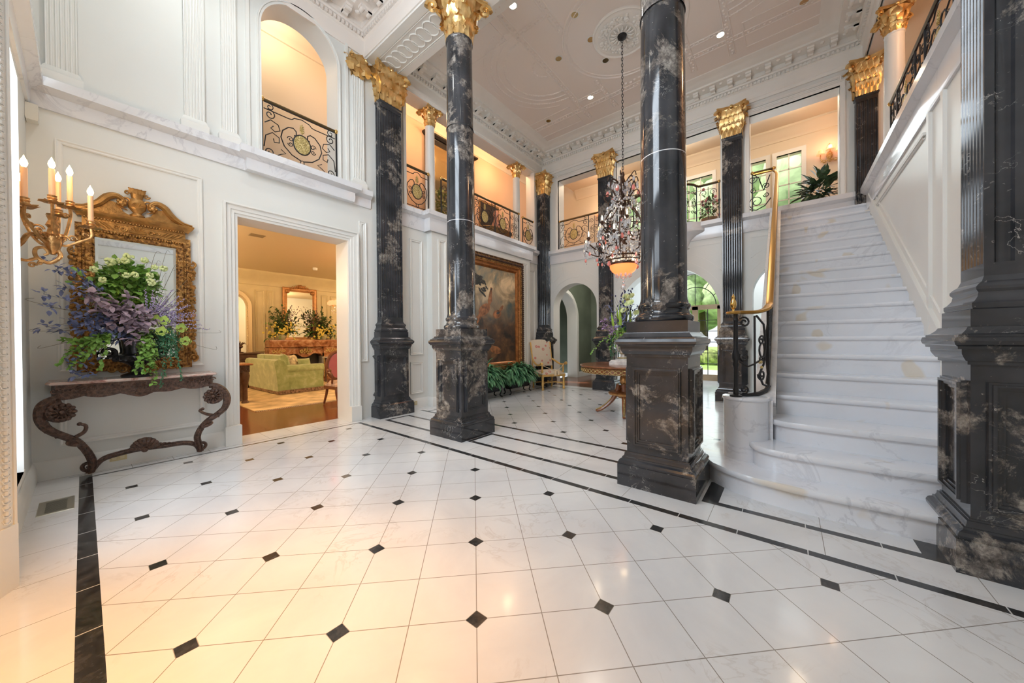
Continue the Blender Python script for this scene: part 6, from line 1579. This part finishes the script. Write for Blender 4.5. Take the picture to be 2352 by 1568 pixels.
T = thing('potted_plant', 'leafy plant on the openwork table right of the fireplace', 'plant', (5.35, 11.1, .80)); r = random.Random(43)
b = MB(); b.lathe([(.07, .80), (.11, .86), (.12, .92), (0, .92)], (5.35, 11.1, 0), 16); b.build('pot', pmat('celadon_pot', (.50, .62, .52), .2), T)
b = MB(); cluster(b, (5.35, 11.1, 1.12), (.18, .15, .28), r, 110, .14, .06); b.build('foliage', GD, T)
# ---- gallery plants
T = thing('potted_plant', 'dark leafy potted plant on the gallery floor at the head of the stair', 'plant', (9.3, -.50, 3.74)); r = random.Random(44)
b = MB(); b.lathe([(.12, 3.74), (.17, 3.95), (.18, 4.02), (0, 4.02)], (9.3, -.50, 0), 18); b.build('pot', pmat('dark_pot', (.06, .04, .03), .4), T)
b = MB(); cluster(b, (9.3, -.50, 4.22), (.22, .22, .34), r, 170, .24, .085, 1.3); b.build('foliage', lm('mottled_dark_leaf', (.07, .12, .06), .6, .35, 8), T)
T = thing('potted_plant', 'plant with flowers standing behind the left gallery balustrade', 'plant', (5.2, 6.3, 3.74)); r = random.Random(45)
b = MB(); b.lathe([(.12, 3.74), (.16, 3.95), (.17, 4.05), (0, 4.05)], (5.2, 6.3, 0), 18); b.build('pot', pmat('dark_bronze_pot', (.08, .06, .04), .35, .4), T)
b = MB(); cluster(b, (5.2, 6.3, 4.42), (.25, .25, .36), r, 200, .12, .06); b.build('foliage', lm('sage_leaf', (.30, .33, .12), .5), T)
T = thing('potted_plant', 'pink flowering plant behind the bowed balcony rail', 'plant', (8.9, 1.35, 3.74)); r = random.Random(46)
b = MB(); b.lathe([(.12, 3.74), (.16, 3.9), (.17, 4.0), (0, 4.0)], (8.9, 1.35, 0), 18); b.build('pot', pmat('rustic_brown_pot', (.22, .12, .06), .5), T)
b = MB(); cluster(b, (8.9, 1.35, 4.25), (.2, .2, .28), r, 120, .10, .05); b.build('foliage', lm('mid_green_leaf', (.14, .2, .07)), T)
b = MB()
for i in range(14): b.sphere((8.9+r.gauss(0, .14), 1.35+r.gauss(0, .14), 4.35+r.gauss(0, .14)), .035, 6, 4)
b.build('pink_blossoms', lm('pink_petal', (.7, .25, .25)), T)
# ================================================================ lamps
def drop_mesh(mb, L, w, n=6): mb.lathe([(0, 0), (w*.25, -L*.12), (w*.5, -L*.55), (w*.42, -L*.8), (0, -L)], (0, 0, 0), n)
def proto_mesh(fn, *a):
    b = MB(); fn(b, *a); me = bpy.data.meshes.new('m'); me.from_pydata(b.v, [], b.f); return me
def inst(name, me, mat_, loc, parent, rz=0):
    if not me.materials: me.materials.append(mat_)
    o = bpy.data.objects.new(name, me); COL.objects.link(o); o.parent = parent; top = parent
    while top.parent: top = top.parent
    o.location = V(loc)-V(top.location); o.rotation_euler = (0, 0, rz); return o
# ---- crystal chandelier
CX, CY = 5.86, 2.2
T = thing('crystal_chandelier', 'dark bronze chandelier with clear and rose crystals hanging in the hall', 'chandelier', (CX, CY, 2.2))
c0 = (CX, CY, 0); r = random.Random(51)
b = MB(); z = 4.16
n = int((6.50-z)/.052)
for i in range(n):
    zz = z+i*.052+.03; a = (i % 2)*pi/2+.3
    b.tube([(CX+.014*cos(t)*cos(a), CY+.014*cos(t)*sin(a), zz+.033*sin(t)) for t in [2*pi*j/8 for j in range(8)]], .0055, 4, True)
b.build('chain', M['iron'], T)
b = MB(); b.lathe([(.075, 6.52), (.08, 6.51), (.07, 6.48), (.03, 6.46), (0, 6.46)], c0, 20); b.build('canopy', M['iron'], T)
b = MB(); b.lathe([(0, 4.18), (.02, 4.17), (.03, 4.12), (.02, 4.08), (.045, 4.0), (.03, 3.92), (.02, 3.8), (.05, 3.7), (.06, 3.6), (.025, 3.5), (.02, 3.2), (.05, 3.1), (.07, 3.0), (.03, 2.9), (.02, 2.7)], c0, 12); b.build('stem', M['bronze'], T)
def pol(a, R, z): return V((CX+R*cos(a), CY+R*sin(a), z))
for k in range(6):      # cage ribs
    a = k*pi/3+.2; b = MB()
    b.tube(smooth([pol(a, .04, 3.95), pol(a, .16, 4.05), pol(a, .22, 3.95), pol(a, .14, 3.78), pol(a, .10, 3.62), pol(a, .25, 3.45), pol(a, .36, 3.20), pol(a, .33, 2.92), pol(a, .29, 2.70)], 4), .013, 5)
    b.tube(smooth([pol(a, .16, 4.05), pol(a, .24, 4.10), pol(a, .27, 4.02)], 3), .009, 5); b.tube(smooth([pol(a, .12, 3.7), pol(a, .27, 3.78), pol(a, .33, 3.70), pol(a, .28, 3.64)], 3), .009, 5)
    b.build('cage_rib', M['bronze'], T)
b = MB()
for R, z, w in ((.29, 2.70, .014), (.31, 2.63, .010), (.36, 3.20, .010), (.12, 3.64, .012)): b.lathe([(R-w, z), (R, z+w), (R+w, z), (R, z-w), (R-w, z)], c0, 36); b.build('ring', M['bronze'], T); b = MB()
b.lathe([(.235, 2.60), (.25, 2.585), (.25, 2.565), (.235, 2.56), (.22, 2.57)], c0, 36); b.build('ring', M['bronze'], T)
b = MB(); b.lathe([(.23, 2.575), (.225, 2.53), (.19, 2.46), (.12, 2.41), (.03, 2.385), (0, 2.385)], c0, 36)
ob, t_, bb = newmat('lit_amber_glass'); bb.inputs['Base Color'].default_value = (.9, .25, .08, 1); bb.inputs['Emission Color'].default_value = (1, .26, .07, 1); bb.inputs['Emission Strength'].default_value = 1.1
tag(b.build('amber_bowl', ob, T), 'lit orange glass bowl')
light('chandelier_bowl_lamp', 'POINT', (CX, CY, 2.72), 10, WARM, .08)
shade = proto_mesh(lambda m: m.lathe([(.022, 0), (.036, .03), (.038, .09), (.032, .13), (.042, .17)], (0, 0, 0), 14, cap=False))
bulbm = proto_mesh(lambda m: m.lathe([(0, .02), (.010, .03), (.013, .06), (.008, .095), (0, .115)], (0, 0, 0), 8))
cup = proto_mesh(lambda m: m.lathe([(0, -.05), (.012, -.045), (.03, -.01), (.036, 0), (.014, .005), (.014, .02), (0, .02)], (0, 0, 0), 10))
drop = proto_mesh(drop_mesh, .10, .05); dropL = proto_mesh(drop_mesh, .15, .065); pend = proto_mesh(drop_mesh, .10, .065, 7); pend2 = proto_mesh(drop_mesh, .07, .045, 7)
tips = []
for tier, (n_, R, z, off) in enumerate(((8, .66, 2.99, .15), (6, .43, 3.27, .5), (4, .22, 3.42, .2))):
    for k in range(n_):
        a = 2*pi*k/n_+off; b = MB()
        b.tube(smooth([pol(a, .10, z-.10), pol(a, R*.4, z-.24), pol(a, R*.75, z-.20), pol(a, R, z-.09), pol(a, R, z-.03)], 4), .011, 6)
        b.tube(smooth([pol(a, R*.7, z-.21), pol(a, R*.78, z-.08), pol(a, R*.62, z-.02), pol(a, R*.58, z-.09)], 3), .008, 5)
        arm = b.build('arm', M['bronze'], T); tips.append((a, R, z))
        p = pol(a, R, z); inst('candle_cup', cup, M['bronze'], p, arm)
        inst('glass_shade', shade, M['glass'], p, T); inst('bulb', bulbm, M['bulb'], p, T)
nclear = 0
for a, R, z in tips:
    if R > .3:
        for j in range(3): inst('crystal_drop', drop if j else dropL, M['crystal'], pol(a+(j-1)*.07, R+.03, z-.04-.02*abs(j-1)), T); nclear += 1
    inst('rose_crystal', pend2, M['pinkcrystal'], pol(a+.05, R, z-.24 if R > .3 else z-.1), T)
for k in range(16): a = 2*pi*k/16; inst('crystal_drop', dropL, M['crystal'], pol(a, .31, 2.86), T); nclear += 1
for k in range(12): a = 2*pi*k/12+.1; inst('crystal_drop', drop, M['crystal'], pol(a, .24, 4.02-.1*(k % 2)), T); nclear += 1
for k in range(8): a = 2*pi*k/8+.3; inst('rose_crystal', pend, M['pinkcrystal'], pol(a, .31, 2.62 if k % 2 else 3.05), T)
for k in range(6): a = 2*pi*k/6; inst('rose_crystal', pend, M['pinkcrystal'], pol(a, .26, 3.86), T)
for k in range(8): a = 2*pi*k/8; inst('rose_crystal', pend2, M['pinkcrystal'], pol(a, .47, 2.68), T)
for k in range(10): a = 2*pi*k/10; inst('crystal_drop', drop, M['crystal'], pol(a, .12, 2.45), T)
b = MB()      # countless small beads strung along the arms
for a, R, z in tips:
    for j in range(34):
        f = j/33; aa = a+r.uniform(-.12, .12); b.sphere(pol(aa, R*(1-f*.75), z-.06-.22*sin(pi*f)+r.uniform(-.05, .03)), r.uniform(.008, .016), 5, 3)
    for j in range(8): b.sphere(pol(a+r.uniform(-.05, .05), R+r.uniform(-.03, .03), z-.12-.03*j), .010, 5, 3)
for i in range(700):
    a = r.uniform(0, 6.28); z = r.uniform(2.65, 4.0); R = .12+.26*sin(pi*min(1, max(0, (3.75-z)/1.2)))+r.uniform(-.04, .04); b.sphere(pol(a, R, z), r.uniform(.012, .026), 5, 3)
tag(b.build('crystal_beads', M['crystal'], T), kind='stuff')
b = MB(); b.sphere((CX, CY, 2.19), .05, 10, 7); b.sphere((CX, CY, 2.27), .025, 8, 5); b.sphere((CX, CY, 2.33), .02, 8, 5); tag(b.build('crystal_ball', M['crystal'], T), 'clear crystal ball finial')
# ---- ceiling medallion
T = thing('ceiling_medallion', 'round white plaster ceiling medallion above the chandelier chain', 'medallion', (CX, CY, ZC))
b = MB(); b.lathe([(.50, ZC), (.50, ZC-.02), (.485, ZC-.035), (.47, ZC-.03), (.46, ZC-.02), (.44, ZC-.02), (.42, ZC-.03), (.40, ZC-.03), (.24, ZC-.03), (.23, ZC-.045), (.21, ZC-.045), (.20, ZC-.03), (.10, ZC-.035), (.085, ZC-.05), (0, ZC-.05)], c0, 56); b.build('disc', M['plaster'], T)
b = MB()
for i in range(140):
    a = r.uniform(0, 6.28); R = r.uniform(.26, .385); b.sphere(pol(a, R, ZC-.035), r.uniform(.02, .034), 6, 4, .8)
b.build('fruit_garland', M['plaster'], T); b = MB()
for k in range(16):
    a = 2*pi*k/16; d = V((cos(a), sin(a), 0)); b.tube([pol(a, .10, ZC-.045), pol(a, .15, ZC-.06), pol(a, .20, ZC-.045)], [.012, .018, .006], 6)
b.build('leaf_rosette', M['plaster'], T)
# ---- recessed ceiling lights
DL = [((4.283, 3.352), 1), ((5.035, 2.669), 0), ((5.627, 2.671), 0), ((5.625, 3.324), 0), ((6.223, 2.655), 0), ((6.958, 3.322), 1), ((7.062, 4.463), 0), ((6.964, .879), 1), ((7.115, -.231), 0)]
LB = ['lit recessed ceiling light nearest the beam, left of the medallion', 'recessed brass-lined ceiling light, foremost beside the medallion, above the foreground column', 'recessed ceiling light just left of the plaster medallion rim', 'recessed brass-lined ceiling light inside the left plaster half-circle', 'recessed ceiling light below the medallion, left of the chandelier chain', 'small lit recessed ceiling light left of the chain, toward the far wall', 'dark recessed ceiling light in the far left corner panel of the ceiling', 'lit recessed ceiling light right of the foreground column', 'dark recessed ceiling light at the top right of the hall ceiling']
brs = pmat('brass_reflector', (.55, .42, .22), .15, 1)
for ((x, y), on), lab in zip(DL, LB):
    T = thing('recessed_light', lab, 'ceiling light', (x, y, ZC), 'recessed ceiling lights in the hall')
    b = MB(); b.lathe([(.055, ZC-.001), (.075, ZC-.001), (.078, ZC-.006), (.058, ZC-.010), (.055, ZC-.001)], (x, y, 0), 24); b.build('trim_ring', M['trim'], T)
    b = MB(); b.lathe([(.056, ZC-.009), (.045, ZC-.004), (.02, ZC-.002), (0, ZC-.002)], (x, y, 0), 20); b.build('lens', M['lamp'] if on else brs, T)
    if on: aim(light('downlight', 'SPOT', (x, y, ZC-.03), 60, (1, .93, .84), .05, spot=110), (x, y, 0))
# ---- candelabra on the back wall corner
T = thing('candelabra', 'gilt bronze wall candelabra with lit electric candles at the left edge', 'candelabra', (-.20, 4.35, 2.1))
hub = V((-.135, 4.35, 2.08))
b = MB(); b.lathe([(.012, 1.97), (.03, 2.0), (.045, 2.05), (.05, 2.09), (.03, 2.13), (.022, 2.17), (.035, 2.19), (.02, 2.23), (.03, 2.26)], (hub.x, hub.y, 0), 14)
for k in range(6): a = k*pi/3; d = V((cos(a), sin(a), 0)); acanthus(b, V((hub.x, hub.y, 2.04))+d*.03, .10, .04, d, .035, V((-d.y, d.x, 0)), q=5); swirl3(b, hub+d*.055+V((0, 0, .02)), d, (0, 0, 1), .025, .008, 1.2)
b.build('hub', M['gilt'], T)
b = MB(); b.tube(smooth([(-.31, 4.34, 1.98), (-.27, 4.32, 2.03), (-.24, 4.30, 2.09), (-.20, 4.32, 2.10), hub], 5), lerp_list([.018, .014, .014], 21), 7)
b.tube(smooth([hub+V((.01, 0, -.05)), (-.10, 4.33, 1.96), (-.15, 4.31, 1.90), (-.205, 4.30, 1.93), (-.21, 4.30, 1.99), (-.175, 4.31, 2.01), (-.155, 4.32, 1.975), (-.175, 4.32, 1.955)], 5), lerp_list([.014, .013, .012, .010, .007], 36), 7)
b.tube(smooth([(-.31, 4.32, 1.92), (-.25, 4.30, 1.90), (-.20, 4.30, 1.93)], 5), .011, 6)
for p, r_ in (((-.225, 4.30, 1.87), .02), ((-.19, 4.3, 1.89), .014), ((-.20, 4.28, 2.14), .03), ((-.24, 4.29, 2.16), .022)): swirl3(b, p, (1, 0, 0), (0, 0, 1), r_, .008, 1.3)
b.lathe([(0, 0), (.05, .004), (.055, .015), (.03, .02)], (-.31, 4.33, 2.03), 16, axis='x'); b.build('bracket', M['gilt'], T)
CAN = [((-.245, 4.15, 2.285), 2.527), ((-.133, 4.30, 2.374), 2.607), ((-.052, 4.42, 2.385), 2.618), ((.050, 4.40, 2.251), 2.488), ((-.116, 4.75, 2.381), 2.645), ((-.282, 4.6, 2.373), 2.544)]
bulbglow = emat('glowing_candle_bulb', (1, .66, .32), 9)
for (x, y, z), zt in CAN:
    p = V((x, y, z)); h = (p-hub); m_ = hub+h*.5; b = MB()
    low = min(hub.z, z)-.02
    b.tube(smooth([hub+V((0, 0, .01)), hub+V((h.x*.3, h.y*.3, -.03)), hub+V((h.x*.7, h.y*.7, (z-hub.z)*.25-.02)), p+V((0, 0, -.10)), p+V((0, 0, -.03))], 5), .010, 6)
    dd = V((h.x, h.y, 0)).normalized(); swirl3(b, hub+V((h.x*.5, h.y*.5, .035)), dd, (0, 0, 1), .025, .008, 1.3); swirl3(b, p+V((0, 0, -.09))-dd*.03, dd, (0, 0, 1), .018, .007, 1.2)
    arm = b.build('arm', M['gilt'], T)
    b = MB(); b.lathe([(0, z-.03), (.016, z-.028), (.024, z-.01), (.021, z), (.026, z+.012), (.021, z+.02), (.025, z+.03), (.019, z+.034), (0, z+.034)], (x, y, 0), 12)
    vs, fs = [], []
    for i in range(24):
        a = 2*pi*i/24; R = .062+.012*sin(i*pi/2*1.5); vs += [(x+.02*cos(a), y+.02*sin(a), z-.03), (x+R*.7*cos(a), y+R*.7*sin(a), z-.026), (x+R*cos(a), y+R*sin(a), z-.016+.006*sin(i*2.1))]
    for i in range(24):
        j = (i+1) % 24; fs += [(i*3, j*3, j*3+1, i*3+1), (i*3+1, j*3+1, j*3+2, i*3+2)]
    b.add(vs, fs); b.build('drip_pan', M['gilt'], arm)
    b = MB(); b.lathe([(.0155, z+.03), (.0155, zt-.002), (.012, zt), (0, zt)], (x, y, 0), 16); b.build('candle', M['candle'], T)
    b = MB(); b.lathe([(.008, zt), (.016, zt+.018), (.0185, zt+.032), (.014, zt+.052), (.006, zt+.07), (.001, zt+.086)], (x, y, 0), 14); tag(b.build('bulb', bulbglow, T), 'lit flame-shaped bulb')
light('candelabra_glow', 'POINT', (-.08, 4.30, 2.74), 7, WARM, .06)
# ---- gallery wall sconces
def sconce(x, y, z, lab, face):
    f = V(face); s_ = f.cross(V((0, 0, 1))); T = thing('wall_sconce', lab, 'wall lamp', (x, y, z)); P = V((x, y, z))
    b = MB(); b.sphere(P+f*.02, .06, 10, 6, 1.6)
    for q in (-1, 0, 1):
        e = P+f*(.16 if q == 0 else .12)+s_*q*.16+V((0, 0, .02 if q else .08)); b.tube(smooth([P+V((0, 0, -.05)), P+f*.08+s_*q*.10+V((0, 0, -.16)), e+V((0, 0, -.10)), e], 4), .010, 6)
        swirl3(b, P+s_*q*.10+f*.06+V((0, 0, -.14)), s_, (0, 0, 1), .05, .010, 1.3)
    b.lathe([(0, .10), (.03, .12), (.02, .16), (.045, .20), (.02, .25), (0, .28)], (x+f.x*.03, y+f.y*.03, z), 10); b.build('bracket', M['gilt_b'], T)
    for q in (-1, 0, 1):
        e = P+f*(.16 if q == 0 else .12)+s_*q*.16+V((0, 0, .02 if q else .08)); b = MB(); b.lathe([(.035, .10), (.045, .09), (.075, .0), (.078, -.005)], tuple(e), 14); b.build('lamp_shade', shd, T)
    light('sconce_lamp', 'POINT', tuple(P+f*.22+V((0, 0, .16))), 6, PEACH, .08)
shd = pmat('coral_pleated_shade', (.9, .30, .16), .6); n_ = shd.node_tree.nodes['Principled BSDF']; n_.inputs['Emission Color'].default_value = (1, .28, .12, 1); n_.inputs['Emission Strength'].default_value = 1.2
sconce(10.98, -.80, 5.55, 'gilt sconce with coral shades on the gallery wall at the head of the stair', (-1, 0, 0))
sconce(10.98, 4.80, 5.45, 'gilt sconce with coral shades on the far gallery wall left of the chandelier', (-1, 0, 0))
# dark framed mirror, picture and bronze bowl on the left gallery
T = thing('gallery_mirror', 'tall black-framed mirror on the peach gallery wall behind the white column', 'mirror', (6.1, 6.9, 4.5))
b = MB(); b.box(5.42, 6.89, 4.5, 6.78, 6.90, 6.2); b.build('glass', pmat('bronzed_mirror', (.40, .30, .15), .12, .8), T)
b = MB(); b.frame((0, 6.92, 0), (1, 0, 0), (0, 0, 1), 5.42, 4.5, 6.78, 6.2, [(0, 0), (0, .03), (.05, .05), (.10, .05), (.14, .08), (.14, 0)]); b.rects([(0, 6.32), (.05, 6.36), (.05, 6.40), (0, 6.42)], 5.26, 6.80, 6.94, 6.92); b.build('frame', pmat('black_lacquer', (.015, .014, .014), .2), T)
T = thing('framed_picture', 'dark picture in narrow frame low on the peach gallery wall', 'picture', (7.6, 6.9, 4.6))
b = MB(); b.box(7.22, 6.90, 4.62, 7.98, 6.91, 5.30); b.build('canvas', pmat('dark_canvas', (.03, .024, .03), .4, var=.5), T)
b = MB(); b.frame((0, 6.92, 0), (1, 0, 0), (0, 0, 1), 7.22, 4.62, 7.98, 5.30, [(0, 0), (0, .02), (.05, .03), (.06, 0)]); b.build('frame', pmat('ochre_frame', (.35, .20, .08), .4, .3), T)
T = thing('gallery_bench', 'carved bench with rounded ends standing on the left gallery', 'bench', (7.5, 6.5, 3.74))
b = MB(); b.lathe([(0, 4.28), (.5, 4.30), (.62, 4.42), (.60, 4.44), (.5, 4.36), (0, 4.34)], (7.5, 6.5, 0), 28, sy=.4); b.build('seat', pmat('woven_bronze_seat', (.25, .17, .08), .4, .3, var=.6, vs=30), T)
for dx in (-.35, .35):
    for dy in (-.12, .12): b = MB(); b.tube([(7.5+dx, 6.5+dy, 4.3), (7.5+dx*1.1, 6.5+dy*1.2, 4.0), (7.5+dx*1.15, 6.5+dy*1.3, 3.745)], .022, 6); b.build('leg', M['bronze'], T)
T = thing('figurine', 'small pink figurine on the gallery bench before the dark picture', 'figurine', (7.45, 6.5, 4.35))
b = MB(); b.lathe([(0, 4.36), (.12, 4.365), (.10, 4.45), (.13, 4.60), (.07, 4.72), (.06, 4.80), (.09, 4.88), (.06, 4.98), (0, 5.0)], (7.45, 6.5, 0), 12); b.build('body', pmat('terracotta_pink', (.55, .28, .2), .5, var=.4, vs=9), T)
# sitting room chandelier, partly behind the door jamb
T = thing('sitting_room_chandelier', 'red glass flower chandelier at the right of the sitting room doorway', 'chandelier', (4.2, 9.0, 3.4)); r = random.Random(61); P = V((4.2, 9.0, 2.22))
b = MB(); b.tube([P+V((0, 0, .0)), V((4.2, 9, 3.4))], .012, 6)
for k in range(8): a = k*pi/4; b.tube(smooth([P, P+V((.1*cos(a), .1*sin(a), -.1)), P+V((.24*cos(a), .24*sin(a), 0))], 4), .008, 5)
b.build('frame', M['gilt_b'], T)
for k in range(8): a = k*pi/4; b = MB(); rose(b, P+V((.25*cos(a), .25*sin(a), .03)), .09, r, (cos(a)*.4, sin(a)*.4-.5, .6)); b.build('flower_shade', shd, T)
b = MB()
for i in range(70): a = r.uniform(0, 6.28); q = r.uniform(.03, .24); b.sphere(P+V((q*cos(a), q*sin(a), -.06-r.random()*.2*(1-q))), .016, 5, 3)
tag(b.build('crystal_beads', M['crystal'], T), kind='stuff')
# smoke detector and ceiling rosette in the sitting room
b = MB(); b.lathe([(0, 3.33), (.05, 3.335), (.06, 3.36), (.06, 3.399)], (4.2, 10.6, 0), 18); tag(b.build('smoke_detector', M['trim']), 'small round white detector on the sitting room ceiling', 'detector')
b = MB(); b.box(2.05, 8.1, 3.392, 2.30, 8.30, 3.399)
for i in range(6): b.box(2.06, 8.115+i*.03, 3.386, 2.29, 8.125+i*.03, 3.393)
tag(b.build('ceiling_vent', pmat('tan_grille', (.40, .32, .2), .5)), 'brown slatted ceiling vent inside the sitting room', 'vent')
b = MB(); b.box(6.2, -2.619, 5.75, 6.55, -2.60, 5.95)
for i in range(5): b.box(6.22, -2.60, 5.77+i*.035, 6.53, -2.59, 5.782+i*.035)
tag(b.build('wall_vent', pmat('grey_grille', (.25, .22, .2), .5)), 'grey vent grille on the peach gallery wall above the stair', 'vent')
# ---- unseen fill lights added to brighten the rooms, then daylight at door and windows
for x, y, e in ((5.2, 7.4, 80), (7.2, 9.6, 90), (.5, 8.2, 70), (.6, 10.9, 75)): light('sitting_room_fill', 'POINT', (x, y, 2.9), e, (1, .72, .42), .25)  # added fill inside the sitting room, hidden by the door jambs
for x in (4.3, 5.9, 7.5): light('gallery_fill', 'POINT', (x, 6.2, 6.2), 22, PEACH, .15)  # no fixture here: added warm fill for the left gallery
light('gallery_fill', 'POINT', (2.0, 6.3, 6.5), 18, (1, .78, .55), .15)  # same added fill behind the foyer arch
for y, e in ((4.4, 22), (2.2, 18), (-.2, 16)): light('far_gallery_fill', 'POINT', (9.7, y, 6.2), e, (1, .78, .54), .15)  # added fill over the far gallery, no lamp hangs here
light('right_gallery_fill', 'POINT', (6.0, -2.0, 6.1), 30, PEACH, .15)  # unseen warm fill added for the right gallery
light('hallway_fill', 'POINT', (9.4, 4.4, 3.2), 22, (1, .93, .82), .15)  # extra fill added in the green hallway, without a fixture
light('garden_room_fill', 'POINT', (10.4, .3, 3.2), 40, (.85, .93, 1), .15)  # cool unseen fill added in the garden room
aim(light('french_door_daylight', 'AREA', (11.6, 2.2, 1.8), 26, DAY, 1.8, 2.8), (6, 2.2, .5))
aim(light('gallery_window_daylight', 'AREA', (10.85, 1.2, 4.9), 40, DAY, 3.4, 1.8), (5, 1.6, 3.5))
for x, y, e in ((1.3, .9, 10), (.9, 3.9, 95)): aim(light('foyer_fill', 'SPOT', (x, y, 6.45), e*.6, (.95, .98, .93), .1, spot=130), (x, y+(1.1 if y > 3 else 0), 0))  # added spots without fixtures, brightening the foyer
# incandescent foyer lantern over the front door, out of frame: the warm pool on the floor
aim(light('front_door_lantern', 'SPOT', (-.12, 1.25, 2.9), 330, (1, .42, .03), .2, spot=76, blend=1), (.0, 1.75, 0))
